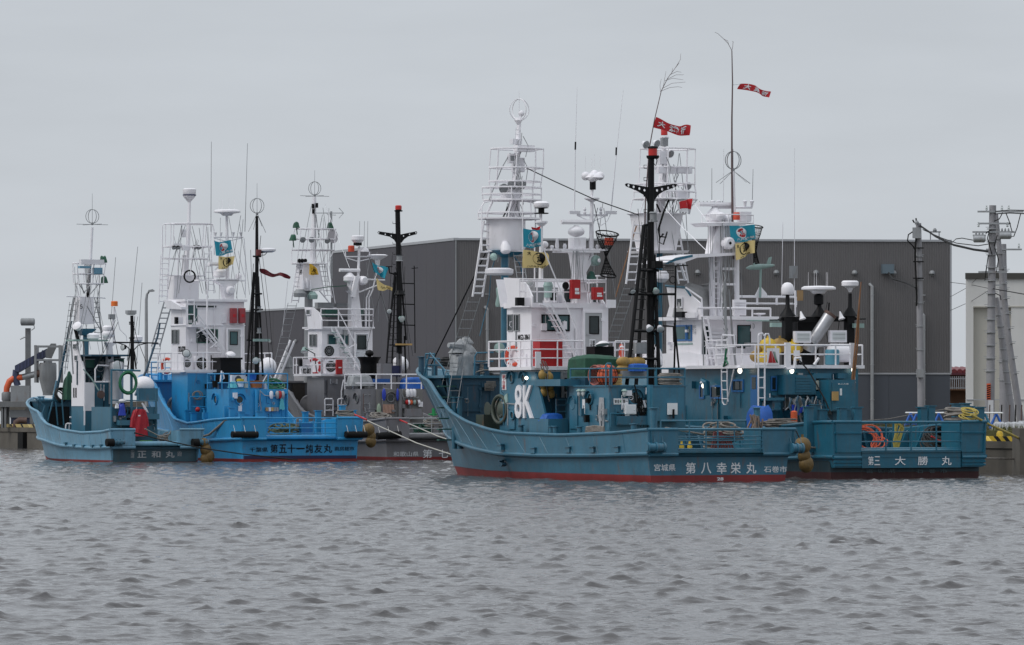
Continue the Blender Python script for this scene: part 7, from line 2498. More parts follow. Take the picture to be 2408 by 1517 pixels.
# crow tower
uc=15.5
b.part('tower_column',MB().seg(A(431,900,uc),A(431,700,uc),.15,10),P2)
taper(b,uc,[(712,400,459,1.0),(706,400,459,1.0),(650,402,459,1.1),(648,402,459,1.1)],'nest_barrel',WH)
m=MB().tube(k2.path([(434,700),(437,640),(441,580),(444,520),(446,460)],uc),.16,8,0,False,.07)
m.tube(k2.path([(432,700),(433,600)],uc-.3),.12,6)
m.lathe(A(445,462,uc),[(.06,-.3),(.32,0),(.32,.04)],10)
b.part('tower_mast',m,WH)
b.part('radome',MB().lathe(A(445.5,457,uc),[(.3,-.02),(.33,.02),(.34,.26),(.28,.3)],16),WH)
b.part('radome_band',MB().lathe(A(445.5,460,uc),[(.2,-.06),(.345,0),(.345,.05)],16),NAVY)
basket(b,uc,[(580,395,488),(526,396,492)],WH,posts=True)
basket(b,uc,[(648,388,475),(608,390,480),(580,392,487)],WH,n=6)
m=MB().tube(k2.path([(381,700),(382,532),(385,527),(500,527),(503,540),(504,600)],uc-.5),.03)
b.part('tower_hoop',m,WH)
b.part('lamp_beam',MB().box(A(392,0,uc).x,A(488,0,uc).x,uc-.7,uc-.5,k2.Z(582,0,uc),k2.Z(578,0,uc)),WH)
for px in(410,419,458,468):
 flood(b,A(px,583,uc-.8),(0,-.6,-.8),.12,BK,GREY)
for P in(Pan(k2,'A',404,573,425,579,uc-.6),Pan(k2,'A',427,577,444,589,uc-.7),Pan(k2,'A',424,540,436,558,uc-.3)):
 cabinet(b,P,.2,WH2,'lamp_box')
b.part('rubber_ring',MB().torus(A(446,650,uc-.9),.3,.045,(0,1,0),20,6),BKR)
ladder(b,A(383,715,uc-.6),A(388,600,uc-.6),(.45,0,0),9,WH,.03)
ladder(b,A(366,815,uc),A(397,706,uc),(.45,0,0),9,STL,.04)
ropeladder(b,A(357,880,uc+.5),A(368,815,uc),(.45,0,0),6,STL)
ladder(b,A(495,690,uc),A(488,590,uc),(.4,0,0),7,WH,.025)
m=MB()
for pts in(((427,530),(396,680)),((428,530),(415,700)),((452,532),(478,640),(490,700)),((434,590),(420,690)),((455,600),(476,690)),((436,530),(406,610))):
 m.tube(k2.path(pts,uc-.7),.016,4)
b.part('stay',m,GREY)
b.part('boom',MB().tube(k2.path([(318,930),(345,868),(371,790),(376,760)],uc),.07,6,0,False,.05),P8d)
# aft house
AH=house(b,'aft_house',-1.75,486,538,677,915,1005,P2,z0=zd)
va,ua,za,xa1=AH['x0'],AH['u1'],AH['z1'],AH['x1']
porthole(b,'A',563,940,ua,.2,P2)
porthole(b,'S',508,940,va,.22,P2)
b.part('corner_pipe',MB().seg(A(603,1000,ua-.1),A(603,915,ua-.1),.08,8),P2)
b.part('corner_pipe',MB().seg(A(675,1000,ua-.05),A(675,915,ua-.05),.05,8),P2)
m=MB()
for px in(638,652,658,665):
 c=A(px,928,ua-.12)
 b.part('signal_lamp',MB().lathe(c,[(.06,-.2),(.1,-.1),(.1,.1),(.05,.18)],8),[WH2,STL,GREY,RD][(px//3)%4])
for i in range(5):
 P=Pan(k2,'A',624+i*6,958,629+i*6,967,ua-.05)
 cabinet(b,P,.12,[WOOD,WH2,CRATE,GREY,GREY][i],'tool_holder')
c=A(663,945,ua-.15)
solo(k2,'towel',MB().prism([(c.x-.04,c.y,c.z+.35),(c.x+.04,c.y,c.z+.35),(c.x+.16,c.y,c.z-.35),(c.x+.05,c.y,c.z-.42),(c.x-.04,c.y,c.z-.36),(c.x-.14,c.y,c.z-.4)],(0,.06,0)),TRQ,'pale turquoise towel hanging on the blue aft house wall','towel')
m=MB().tube(k2.path([(612,918),(611,940),(614,960),(613,985)],ua-.12),.025,4).tube(k2.path([(612,920),(622,930),(640,932),(660,930)],ua-.12),.02,4)
b.part('cable',m,STL)
b.part('post',MB().seg(A(497-6,1000,ua+4.2),A(491,920,ua+4.2),.1,8),BK)
for P,mm,nm in((Pan(k2,'A',524,955,538,985,ua-.3),P2,'side_box'),(Pan(k2,'A',538,967,552,985,ua-.1),P2,'side_box'),(Pan(k2,'A',475,970,486,985,ua+2),P2,'side_box')):
 cabinet(b,P,.2,mm,nm)
m=MB()
for px,r_ in((462,.2),(466,.22)):
 m.torus(A(px,930,u8-.2),r_,.03,(.2,1,0),16,5)
solo(k2,'hose_coil',m,ROPE,'small grey hose coil hung on a rail of the bright blue boat','hose')
rail(b,[A(447,985,u8-.4),A(485,985,u8-.4)],[.6,1.1],P2,.03,.7,'side_rail')
solo(k2,'red_valve',MB().ball(A(465,963,u8-.5),.13,8,6),RD,'small red valve wheel on a rail of the bright blue boat','valve')
zq=za+.01
rail(b,[(va+.05,AH['u2'],zq),(va+.05,ua+.05,zq),(xa1,ua+.05,zq)],[.3,.75],P2,.03,1.1,'roof_railing')
uo=ua+.9
for i,(x0,x1,yt,yb,mm,lab,nm,cat)in enumerate(((558,573,897,910,WH2,'white tub with yellow lid on the blue boat roof','tub','tub'),(588,617,896,912,paint('orange_tub',(.40,.12,.03),.5),'orange plastic basket on the blue boat roof below the mast','basket','basket'),(618,632,903,915,WH2,'small white pail right of the orange basket','pail','pail'),(582,603,878,893,TARPB,'blue fish basket at the foot of the black mast of the blue boat','basket','basket'),(573,586,898,912,paint('cream_tub',(.5,.48,.4),.5),'cream pail between the white tub and orange basket','pail','pail'),(499,512,896,912,BKR,'black tub at the left corner of the blue boat roof','tub','tub'))):
 c0_,c1_=A(x0,yb,uo),A(x1,yt,uo)
 r_=(c1_.x-c0_.x)/2
 solo(k2,nm,MB().lathe(((c0_.x+c1_.x)/2,uo,c0_.z),[(r_*.85,0),(r_,(c1_.z-c0_.z)*.92),(r_*1.06,(c1_.z-c0_.z)),(r_*.9,(c1_.z-c0_.z)+.01)],14),mm,lab,cat,'tubs and baskets on the blue boat roof')
t=T(k2,'tub_cover','yellow cover on the white tub on the blue boat roof','cover',A(565,897,uo))
t.part('cover_disc',MB().lathe(A(565,897,uo),[(.18,0),(.19,.02),(.18,.12),(.1,.13)],14),YELB)
m=MB()
coil(m,A(646,908,uo),.42,9,.03,(.1,-.6,1),.2,.3,sz=1)
solo(k2,'green_hose',m,ROPEG,'green hose coil at the right end of the blue boat roof','hose')
solo(k2,'tarpaulin',crumple(MB(),A(540,0,uo).x,A(556,0,uo).x,uo-.2,uo+.3,k2.Z(912,0,uo),k2.Z(898,0,uo),.2,4,.3),TRQ,'small turquoise sheet on the blue boat roof beside the white tub','sheet')
c=A(630,862,ua+2.6)
b.part('raft_canister',MB().ball(c,(.42,.5,.46),18,12).lathe(c,[(.43,-.03),(.44,0),(.43,.03)],18),WH)
b.part('raft_frame',MB().seg(A(614,905,ua+2.4),A(636,868,ua+2.4),.03).seg(A(648,905,ua+2.4),A(628,870,ua+2.4),.03),WH)
# mast
ubm=ua+1.2
b.part('aft_mast',MB().tube(k2.path([(604,912),(604,640),(604,508)],ubm),.12,10,0,False,.07),BK)
m=MB()
m.seg(A(597,640,ubm),A(580,885,ubm),.055).seg(A(607,650,ubm),A(618,885,ubm),.055).seg(A(598,640,ubm+.5),A(590,890,ubm+.7),.05)
b.part('mast_leg',m,BK)
m=MB()
for i in range(12):
 py=660+i*19
 m.seg(A(597-(py-640)*.066,py,ubm),A(602,py,ubm),.016)
b.part('mast_rung',m,BK)
m=MB()
for py,w_ in((603,9),(691,12),(728,14),(800,24)):
 m.seg(A(604-w_,py,ubm),A(604+w_,py,ubm),.045)
 m.lathe(A(605,py,ubm),[(.2,-.04),(.22,0),(.2,.04)],10)
b.part('mast_platform',m,BK)
ring_antenna(b,A(604.5,484,ubm),.37,GREY,.75,.0,tr=.016)
b.part('antenna_whiskers',MB().seg(A(603,505,ubm),A(584,545,ubm),.013,4).seg(A(604,505,ubm),A(596,540,ubm),.013,4).seg(A(606,505,ubm),A(616,532,ubm),.013,4).seg(A(606,505,ubm),A(625,547,ubm),.013,4),GREY)
b.part('mast_beacon',MB().lathe(A(608,601,ubm-.1),[(.14,0),(.14,.28),(.1,.3)],12),paint('dull_red_glass',(.12,.02,.02),.3))
o=b.part('radar',MB().lathe(A(629,590,ubm),[(.25,-.08),(.42,0),(.42,.08),(.3,.14)],16),WH2)
b.part('radar_arm',MB().tube(k2.path([(606,596),(628,592)],ubm),.04).tube(k2.path([(606,600),(622,600),(628,594)],ubm),.02),BK,o)
for px,py in((609,730),(609,780)):
 b.part('mast_lamp',MB().lathe(A(px,py+4,ubm-.1),[(.13,0),(.13,.05),(.1,.06),(.1,.26),(.14,.28)],10),GREY)
b.part('tube_lamp',MB().box(A(592,0,ubm).x,A(630,0,ubm).x,ubm-.3,ubm-.15,k2.Z(803,0,ubm),k2.Z(797,0,ubm)),GRN)
flood(b,A(601,848,ubm-.3),(0,-1,-.1),.17,GRN)
flood(b,A(609,847,ubm-.1),(0,-1,-.1),.1,GREY)
m=MB().tube(k2.path([(596,620),(592,680),(588,720),(583,800)],ubm-.1),.015,4)
b.part('cable',m,BKR)
flag(k2,'pennant',ubm+.1,[(611,632),(625,634),(642,644),(660,640),(673,644),(683,652)],[(611,639),(622,646),(640,652),(656,648),(670,653),(681,657)],FLD,'dark red pennant blowing from the black mast of the bright blue boat','pennant','red pennants',[('txt','大漁',.2,.6,.2,.8,paint('dull_pink',(.3,.12,.12),.8),.0)],.05)
solo(k2,'green_tub',MB().lathe(A(754+59,1018,.9),[(.38,0),(.44,.85),(.47,.88),(.47,.92),(.3,.93)],16),TRQ,'turquoise fish tub behind the stern rail of the bright blue boat','tub')
c=A(755,1018,1.0)
b.part('tub_rack',MB().box(A(706,0,1.2).x,A(735,0,1.2).x,1.0,1.6,zd,k2.Z(995,0,1.2)),P2d)
solo(k2,'brown_box',MB().box(A(781,0,1.4).x-.3,A(781,0,1.4).x+.35,1.1,1.6,zd,k2.Z(992,0,1.4)),BROWN,'brown crate behind the stern rail right of the turquoise tub','crate')
m=MB()
for i in range(4):
 coil(m,A(650+i*12,1010,1.4),.35,4,.035,(rnd.uniform(-.3,.3),-.4,1),.2,.3)
solo(k2,'green_rope',m,paint('green_brown_rope',(.08,.10,.06),.9,.3,sc_=5),'dark green rope heap behind the left end of the blue boat stern rail','rope coil','rope coils on deck')
m=MB()
for i in range(5):
 m.tube(k2.path([(700+rnd.uniform(-3,3),985),(699+rnd.uniform(-4,4),1000),(698+rnd.uniform(-3,3),1014)],1.2),.03,4)
solo(k2,'rope_hank',m,ROPE,'grey rope hank hanging inside the blue boat stern rail','rope')
m=coil(MB(),A(812,975,.4),.42,10,.03,(0,0,1),.3,.3)
solo(k2,'rope_coil',m,ROPE,'pale rope heap on the right stern bulwark of the bright blue boat','rope coil','rope coils on deck')
m=MB()
for i in range(5):
 m.tube(k2.path([(459+i*3,993+i),(500,988-i),(530+i*3,985),(550,982)],y0-.05-i*.02+5),.03,5)
rope(k2,[S(556,984,-3.1),S(530,989,-3.15),S(512,1005,-3.2),S(492,1022,-3.3),S(470,1028,-3.4)],'thick double mooring line hanging down the side of the bright blue boat',ROPE,.06)
fuss(b,'A',ua,542,672,918,980,20,[P2,P2,STL,BKR,WH2],21)
fuss(b,'A',u8,443,515,880,975,10,[P2d,P2,STL,BKR],22)
fuss(b,'A',u,440,570,712,872,14,[WH2,STL,BKR],23)
rigging(b,uc,400,490,530,720,8,GREY,24,40)
rigging(b,ux,505,575,505,720,7,GREY,25,40)
rigging(b,ubm,588,622,540,890,4,BKR,26,30)
# ================================================================ GREY BOAT
k3=Fr(WX(1040,254),254.0,25)
b=T(k3,'fishing_boat','slate grey fishing boat with white name characters, half hidden by the 8K bow','fishing boat',(0,0,0),'fishing boats moored at the quay')
A,S=k3.A,k3.S
info=hull(b,dict(W=(2.95,3.1,3.2),tip=(662,880),kn_tip=(700,1000),wl_tip=(720,1066),rail=[(680,920),(710,965),(750,985),(800,992),(858,991),(910,987),(945,984)],knuckle=[(720,1020),(760,1032),(820,1038),(880,1036),(920,1034)],zred=.17,mats=(P3,RED,None),zlip=1.3,zdeck=1.05,gap=(962,1122),inner=P3,deckmat=P3d,over=.3,lip=paint('light_grey_lip',(.26,.26,.27),.45,.1,.3)))
zr,zd,y0,g0,g1,hb=info['zr'],info['zd'],info['y0'],info['g0'],info['g1'],info['hb']
letter(b,'和歌山県','A',925,1062,984,1073.5,-.01,FLW,.0)
for ch,x in(('第',994),('七',1033-1),('勝',1045+24-1),('丸',1106)):
 letter(b,ch,'A',x,1057,x+22,1077,-.01,FLW,.008)
b.part('stern_seam',MB().box(-2.9,2.9,-.03,-.004,1.02,1.05),P3)
for x0,x1,lab in((886,942,'left'),):
 a,c=A(x0,1026,y0-.2),A(x1,1022,y0-.2)
 m=MB().tube([a,c],.18,12)
 for t in(.1,.5,.9):
  m.seg(a.lerp(c,t)+Vector((0,-.1,.1)),a.lerp(c,t)+Vector((0,.1,.45)),.012,4,1)
 solo(k3,'cylinder_fender',m,[BKR,STL],'black rubber cylinder fender at the left stern corner of the grey boat','fender','cylinder fenders chained at the sterns')
zs_,zt_=k3.Z(1021,0,y0),info['Zt']
rail(b,[(g0,y0+.03,zs_),(g1,y0+.03,zs_)],[.02,(zt_-zs_)*.36,(zt_-zs_)*.68,zt_-zs_],STL,.026,1.15,'stern_rail',top_r=.04)
for px,u_,top in((874,4.5,962),(868,4.3,970),(1024,1.0,980)):
 c=A(px,top,u_)
 b.part('mooring_post',MB().box(c.x-.13,c.x+.13,u_-.1,u_+.1,zd,c.z).box(c.x-.17,c.x+.17,u_-.14,u_+.14,c.z,c.z+.04),P3)
forecastle(b,17.4,k3.Z(900,0,17.4),P3d,P3)
b.part('fore_opening',MB().box(A(688,0,17.3).x,A(716,0,17.3).x,17.25,17.35,k3.Z(965,0,17.3),k3.Z(903,0,17.3)),paint('dark_opening',(.02,.015,.012),.8))  # near-black brown panel paints the dark inside of the opening
LH=house(b,'lower_house',-2.15,722,762,900,887,1000,P3,z0=zd)
v8,u8=LH['x0'],LH['u1']
P=Pan(k3,'A',776,891,794,903,u8)
b.part('paper_notice',MB().pbox(P,0,P.w,0,P.h,0,.012),SAND)
h_=S(706,955,-2.3)
m=MB().torus((-1.8,h_.y,h_.z),.5,.1,(1,.6,0),22,8).lathe((-1.9,h_.y,h_.z),[(.42,0),(.42,.4)],16,0,(1,.6,0))
b.part('hauler_wheel',m,P3)
b.part('winch_drum',MB().lathe(A(679,959,14.2),[(.24,0),(.14,.15),(.14,.5),(.24,.7),(.24,.9)],12,0,(1,0,0)),RUSTY)
for x0 in(762,793):
 m=MB().tube(k3.path([(x0+2,978),(x0+2,965),(x0+2,940),(x0+4,938),(x0+19,938),(x0+21,942),(x0+21,978)],u8-.6),.04)
 m.seg(A(x0+2,952,u8-.6),A(x0+21,952,u8-.6),.03).seg(A(x0+2,965,u8-.6),A(x0+21,965,u8-.6),.03)
 b.part('hand_rail',m,WH)
b.part('drain_pipe',MB().tube(k3.path([(803,965),(803,920),(808,893)],u8-.6),.035),WH)
zp=k3.Z(884,v8,u8)
pts=[(-2.35,u8-.1),(-2.35,u8+3.6),(-1.9,u8+4.3),(1.9,u8+4.3),(2.35,u8+3.6),(2.35,u8-.1)]
b.part('wheelhouse_deck',MB().prism([(x,y,zp)for x,y in pts][::-1],(0,0,.12)),WH)
rp=[(x,y,zp+.12)for x,y in pts]
rail(b,[rp[0],(A(870,0,u8).x,u8-.1,zp+.12)],[.3,.55,.83],WH,.026,1.2,'deck_railing')
rail(b,rp[:3],[.45,.85],WH,.026,1.2,'deck_railing')
P=Pan(k3,'S',705,861,735,884,v8-.1)
b.part('number_panel',MB().pbox(P,0,P.w,0,P.h,0,.03),WH)
letter(b,'WK2-5013','S',709,866,731,880,v8-.14,BK,.01)
WHh=house(b,'wheelhouse',-1.6,724,757,866,774,884,WH,z0=zp+.12)
v,u=WHh['x0'],WHh['u1']
b.part('roof_edge',MB().box(v-.1,WHh['x1']+.15,u-.15,WHh['u2']+.2,WHh['z1']-.02,WHh['z1']+.1),WH)
for a_,c_ in((729,737),(738,746)):
 window(b,Pan(k3,'S',a_,786,c_,815,v),GREY,GLASS,.035)
window(b,Pan(k3,'A',770,786,791,812,u),GREY,TEALGL,.05)
window(b,Pan(k3,'A',800,786,820,812,u),GREY,TEALGL,.05)
door(b,Pan(k3,'A',835,786,864,868,u-.1),paint('pale_door',(.55,.57,.60),.5,.05),(.18,.82,.58,.95),GLASS,WH)
acunit(b,Pan(k3,'A',751,810,793,841,u-.25))
acunit(b,Pan(k3,'A',760,845,790,879,u-.3))
P=Pan(k3,'A',789,846,803,880,u8-.2)
o=cabinet(b,P,.15,RD,'fire_box')
b.part('label_plate',MB().pbox(P,P.w*.3,P.w*.8,P.h*.42,P.h*.5,.165,.17),FLW,o)
stair(b,A(778,776,u-.2),A(834,872,u-.2),.6,8,WH,GRN)
b.part('stair_rail',MB().tube(k3.path([(795,730),(838,812),(834,845),(833,870)],u-.8),.03).seg(A(813,823,u-.8),A(835,810,u-.8),.025),WH)
P=Pan(k3,'A',701,845,729,861,u8+2)
o=b.part('side_light_box',MB().pbox(P,0,P.w*.25,0,P.h,0,.2),BK)
b.part('light_board',MB().pbox(P,P.w*.25,P.w,0,P.h,0,.06),WH)
lifebuoy(k3,739,862,u8+1.8,'red lifebuoy on the rail of the grey boat beside its number plate',.44,tone=paint('lifebuoy_red',(.42,.02,.03),.5,.15),ax=(-1,-.7,0))
flood(b,A(716,827,u8+2.6),(-.2,-.4,-1),.2,GRN,arm=A(735,822,u8+2))
b.part('lamp_arm',MB().tube(k3.path([(718,820),(740,832),(745,880)],u8+2),.03),BK)
# bridge
m=MB().prism([S(x,y,v-.15)for x,y in((715,722),(735,723),(750,735),(756,752),(756,774),(724,774),(722,745))],(.06,0,0))
b.part('bridge_side',m,WH)
window(b,Pan(k3,'S',721,727,731,741,v-.17),WH2,GLASS,.04)
zu=WHh['z1']+.1
rail(b,[(A(753,0,u).x,u-.1,zu),(A(876,0,u).x,u-.1,zu)],[.35,.65,k3.Z(727,0,u)-zu],WH,.03,.85,'bridge_railing')
rail(b,[(A(876,0,u).x,u-.1,zu),(A(876,0,u).x,u+2,zu)],[.35,.65,k3.Z(727,0,u)-zu],WH,.03,.85,'bridge_railing')
b.part('bridge_deck',MB().box(v-.1,A(878,0,u).x,u-.2,u+2.4,zu-.05,zu+.03),WH)
for x0,x1,y0_,y1_,mm in((757,790,727,745,DK),(835,848,727,745,DK),(765,815,745,772,P3d),(840,862,740,770,P3d),(740,778,712,724,GREY),(785,812,714,722,GREY)):
 cabinet(b,Pan(k3,'A',x0,y0_,x1,y1_,u+1.4),.4,mm,'console')
b.part('wheelhouse_corner',MB().box(A(866,0,u).x,A(876,0,u).x,u,u+.2,zp,zu),WH)
ux=u+.5
taper(b,ux,[(780,822,848,.5),(720,822,843,.5),(690,823,839,.5),(684,818,842,.6)],'radar_pylon',WH)
taper(b,ux,[(684,822,835,.4),(660,820,838,.5)],'radar_pylon',WH)
b.part('pylon_strut',MB().prism(k3.path([(826,698),(836,700),(846,648),(836,650)],ux-.5),(0,.2,0)),WH)
radar(b,A(822,641,ux),1.1,WH,-4,ped=.5,pedr=.32)
b.part('searchlight',MB().lathe(A(852,660,ux-.3),[(.16,.3),(.23,.2),(.24,-.05),(.2,-.1)],16,0,(.1,-1,0)),WH)
m=MB().seg(A(841,684,ux),A(845,580,ux),.07,8)
m.seg(A(812,604,ux),A(905,603,ux),.035).tube(k3.path([(815,607),(843,615),(880,606)],ux),.025).seg(A(813,604,ux),A(812,592,ux),.03).seg(A(868,604,ux),A(869,592,ux),.03)
m.seg(A(863,657,ux),A(905,659,ux),.04).seg(A(843,688,ux),A(890,670,ux),.04)
m.tube(k3.path([(840,770),(841,690)],ux),.03).tube(k3.path([(861,770),(862,700),(870,683)],ux),.04).tube(k3.path([(868,772),(868,700),(876,683),(886,640)],ux),.04)
b.part('signal_mast',m,WH)
b.part('satellite_antenna',MB().lathe(A(888,603,ux),[(.1,-.5),(.14,-.2),(.5,0),(.55,.05),(.4,.1)],16),WH)
b.part('radome',MB().lathe(A(841,565,ux),[(.08,-.3),(.2,-.15),(.32,0),(.34,.02),(.34,.2),(.28,.24)],14),WH)
b.part('lamp_cage',MB().lathe(A(841,575,ux),[(.22,-.05),(.22,.1)],10),BK)
b.part('radome',MB().ball(A(856,592,ux),(.26,.26,.26),12,8,0,0),WH)
b.part('beacon',MB().lathe(A(826,592,ux),[(.17,0),(.17,.28),(.13,.32)],12),LIFE)
for x in(845,856,864):
 b.part('whip_antenna',MB().seg(A(x,590,ux),A(x+1,520,ux),.012,4),GREY)
b.part('canopy',MB().add([A(732,682,ux-.6),A(770,676,ux-.6),A(815,673,ux-.6),A(815,673,ux+1),A(770,676,ux+1),A(732,682,ux+1),A(732,680,ux-.6),A(770,674,ux-.6),A(815,671,ux-.6),A(815,671,ux+1),A(770,674,ux+1),A(732,680,ux+1)],[(0,5,4,1),(1,4,3,2),(6,7,10,11),(7,8,9,10),(0,1,7,6),(1,2,8,7),(3,4,10,9),(4,5,11,10)]),TARPG)
flag(k3,'flag',ux-.8,[(874,617),(890,624),(913,630)],[(880,640),(893,648),(902,656)],FLT,'teal flag with red round emblem flying beside the mast of the grey boat','flag','teal market flags',[('disc',.54,.58,.2,.34,FLW,.008),('disc',.54,.58,.16,.28,RD,.014),('txt','魚',.46,.62,.42,.74,FLW,.0)],.07,2)
flag(k3,'flag',ux-.9,[(885,655),(900,668),(915,672),(931,686)],[(890,683),(899,684),(912,680),(927,687)],FLY,'pale yellow flag folded by the wind below the teal flag of the grey boat','flag','yellow flags',[('txt','八戸みなと',.2,.8,.3,.6,BK,.0)],.08,1)
b.part('halyard',MB().tube(k3.path([(868,605),(886,655),(895,690),(930,800),(943,860)],ux-.8),.012,4).tube(k3.path([(895,690),(880,740),(855,850)],ux-.8),.012,4),ROPED)
# crow tower
uc=15.3
b.part('tower_column',MB().seg(A(724,900,uc),A(726,680,uc),.22,10),GREY)
taper(b,uc,[(684,703,750,1.0),(680,703,750,1.0),(622,705,742,.9)],'nest_barrel',WH)
m=MB().tube(k3.path([(733,680),(736,600),(738,540),(739,463)],uc),.2,8,0,False,.10)
b.part('tower_mast',m,WH)
plate(b,uc,620,690,755,WH,'nest_platform',.06)
basket(b,uc,[(588,694,778),(562,698,780),(538,700,782)],WH,n=6)
basket(b,uc,[(620,692,762),(588,694,778)],WH,n=6)
letter(b,'勝','A',704,634,711,646,uc-.6,BK,.01)
ring_antenna(b,A(740,443,uc),.35,GREY,.6,.88,tr=.016)
for px,py in((697,530),(777,530),(689,560)):
 b.part('covered_lamp',crumple(MB(),A(px-6,0,uc).x,A(px+6,0,uc).x,uc-.2,uc+.2,k3.Z(py+7,0,uc),k3.Z(py-7,0,uc),.15,px,.4).seg(A(px,py+5,uc),A(px+2,py+22,uc),.03),TARPG)
for px,py in((712,564),(733,564),(770,566)):
 flood(b,A(px,py,uc-.6),(0,-1,-.5),.16,GREY,GREY)
for px in(704,711,718):
 b.part('small_lamp',MB().ball(A(px,613,uc-.5),.11,8,6),BK)
for px,py in((736,485),(745,483),(737,497)):
 b.part('mast_fitting',MB().cbox(A(px,py,uc-.15),(.12,.1,.25)),BK)
b.part('tv_mast',MB().seg(A(780,655,uc),A(779,497,uc),.06),STL)
m=MB().seg(A(744,501,uc),A(808,501,uc),.02,4)
for i in range(10):
 q=A(748+i*5.5,501,uc)
 m.seg(q-Vector((0,.15,0)),q+Vector((0,.15,0)),.01,4)
m.tube(k3.path([(797,489),(808,501),(797,513)],uc),.018,4).tube(k3.path([(768,500),(770,505),(790,506)],uc),.015,4)
b.part('tv_antenna',m,STL)
b.part('dish',MB().lathe(A(782,556,uc-.1),[(.02,-.08),(.2,-.04),(.36,.03),(.37,.04)],18,0,(.4,-1,.1)),paint('mesh_dish',(.4,.38,.4),.6))
ladder(b,A(693,712,uc),A(706,625,uc),(.4,0,0),8,WH,.035)
ladder(b,A(773,700,uc),A(758,622,uc),(.4,0,0),7,WH,.03)
ropeladder(b,A(655,860,uc+1),A(688,712,uc+.3),(.5,0,0),10,STL)
m=MB().seg(A(748,680,uc),A(790,730,uc),.04).seg(A(774,625,uc),A(790,725,uc),.02).seg(A(764,480,uc),A(822,630,uc-2),.015)
m.seg(A(677,660,uc),A(663,790,uc+1),.014,4)
b.part('stay',m,WH2)
for px,py in((713,672),(730,672),(722,668)):
 b.part('nest_lamp',MB().lathe(A(px,py,uc-.7),[(.08,-.2),(.1,0),(.06,.3)],8),WH2)
b.part('under_lamp',MB().lathe(A(705,685,uc-.6),[(.3,-.3),(.34,-.1),(.2,.1)],10),GREY)
b.part('under_lamp',MB().lathe(A(735,690,uc-.6),[(.25,-.3),(.28,-.1),(.12,.1)],10),GRN)
flag(k3,'flag',uc-1,[(727,620),(738,624),(747,638)],[(728,646),(738,647),(748,646)],FLY2,'small golden flag with a black 大 character on the tower of the grey boat','flag','yellow flags',[('txt','大',.25,.75,.3,.8,BK,.02),('txt','みなと',.15,.85,.05,.2,BK,0)],.04,2)
# aft house
AH=house(b,'aft_house',-1.85,809,848,992,915,1005,P3,z0=zd)
va,ua,za,xa1=AH['x0'],AH['u1'],AH['z1'],AH['x1']
b.part('house_panel',MB().box(A(884,0,ua).x,A(992,0,ua).x,ua-.12,ua-.003,k3.Z(1000,0,ua),za-.02),paint('warm_grey_paint',(.17,.165,.16),.5,.1,.3,.3))
porthole(b,'A',918,936,ua-.13,.2,P3)
porthole(b,'S',817,943,va,.2,P3)
porthole(b,'S',840,938,va,.2,P3)
for py in(930,950,970):
 b.part('locker_handle',MB().tube(k3.path([(856,py),(858,py-1.5),(862,py-1.5),(864,py)],ua-.03),.015,5).tube(k3.path([(866,py),(868,py-1.5),(871,py-1.5),(873,py)],ua-.03),.015,5),STL)
b.part('corner_pipe',MB().seg(A(941,1000,ua-.2),A(941,915,ua-.2),.1,8),P3)
P=Pan(k3,'A',949,961,985,981,ua-.15)
cabinet(b,P,.4,P3,'tool_locker')
for i,px in enumerate((959,967,974)):
 b.part('bulkhead_lamp',MB().lathe(A(px,924,ua-.25),[(.06,-.22),(.11,-.15),(.11,.12),(.06,.2)],8),WH2)
b.part('cable',MB().tube(k3.path([(945,918),(948,935),(970,937),(985,934)],ua-.25),.02,4).tube(k3.path([(946,915),(945,925),(950,940)],ua-.25),.03,4),STL)
for i,(px,mm)in enumerate(((957,RD),(961,WH2),(967,ORG),(975,GRN),(979,RUSTY),(985,WH2))):
 solo(k3,'cup',MB().ball(A(px,946,ua-.25),(.1,.1,.13),8,6),mm,'%s cup in the row hung on the grey aft house wall'%('red','white left','orange','green','brown','white right')[i],'cup','cups hung on the grey boat')
P=Pan(k3,'A',899,951,926,972,ua-.15)
solo(k3,'cloth',MB().sheet(lambda s,t:P.pt(P.w*s,P.h*t,.05+.03*math.sin(s*20+t*3)),14,6).sheet(lambda s,t:P.pt(P.w*s,P.h*t,.04+.03*math.sin(s*20+t*3)),14,6),paint('salmon_cloth',(.42,.26,.20),.9,.2),'salmon coloured cloth hanging under the porthole of the grey aft house','cloth')
for px,lab in((903,'left'),(935,'right')):
 c=A(px,928,ua-.25)
 solo(k3,'glove',MB().ball(c,(.11 if lab=='left' else .07,.06,.32),8,8),CLB,'blue rubber glove hung %s of the porthole on the grey boat'%lab,'glove','blue gloves')
c=A(891,965,ua-.25)
solo(k3,'pale_gloves',MB().ball(c,(.12,.06,.35),8,8),paint('pale_green_rubber',(.3,.38,.28),.6),'pale gloves hanging low left of the salmon cloth','glove')
rail(b,[(va+.05,AH['u2'],za),(va+.05,ua+.05,za),(xa1,ua+.05,za)],[.3,.75],WH,.032,.95,'roof_railing')
uo=ua+.9
b.part('funnel',MB().lathe(A(868,892,uo+2.2),[(.45,0),(.45,.7),(.5,.95),(.62,1.12),(.62,1.15),(.4,1.16)],18),BK)
b.part('funnel_cap',MB().ball(A(869,831,uo+2.2),(.22,.22,.18),12,8),BK)
for x0,x1,yt,yb,mm,lab,sd in((822,880,881,908,TARPS,'grey sheet over gear on the grey boat roof, left part',3),(852,884,898,914,paint('grey_tub',(.12,.12,.12),.6),'low grey bundle behind the white roof rail of the grey boat',5)):
 solo(k3,'sheet',crumple(MB(),A(x0,0,uo).x,A(x1,0,uo).x,uo-.2,uo+.7,k3.Z(yb,0,uo),k3.Z(yt,0,uo),.12,sd,.3),mm,lab,'sheet')
P=Pan(k3,'A',880,891,917,902,uo-.3)
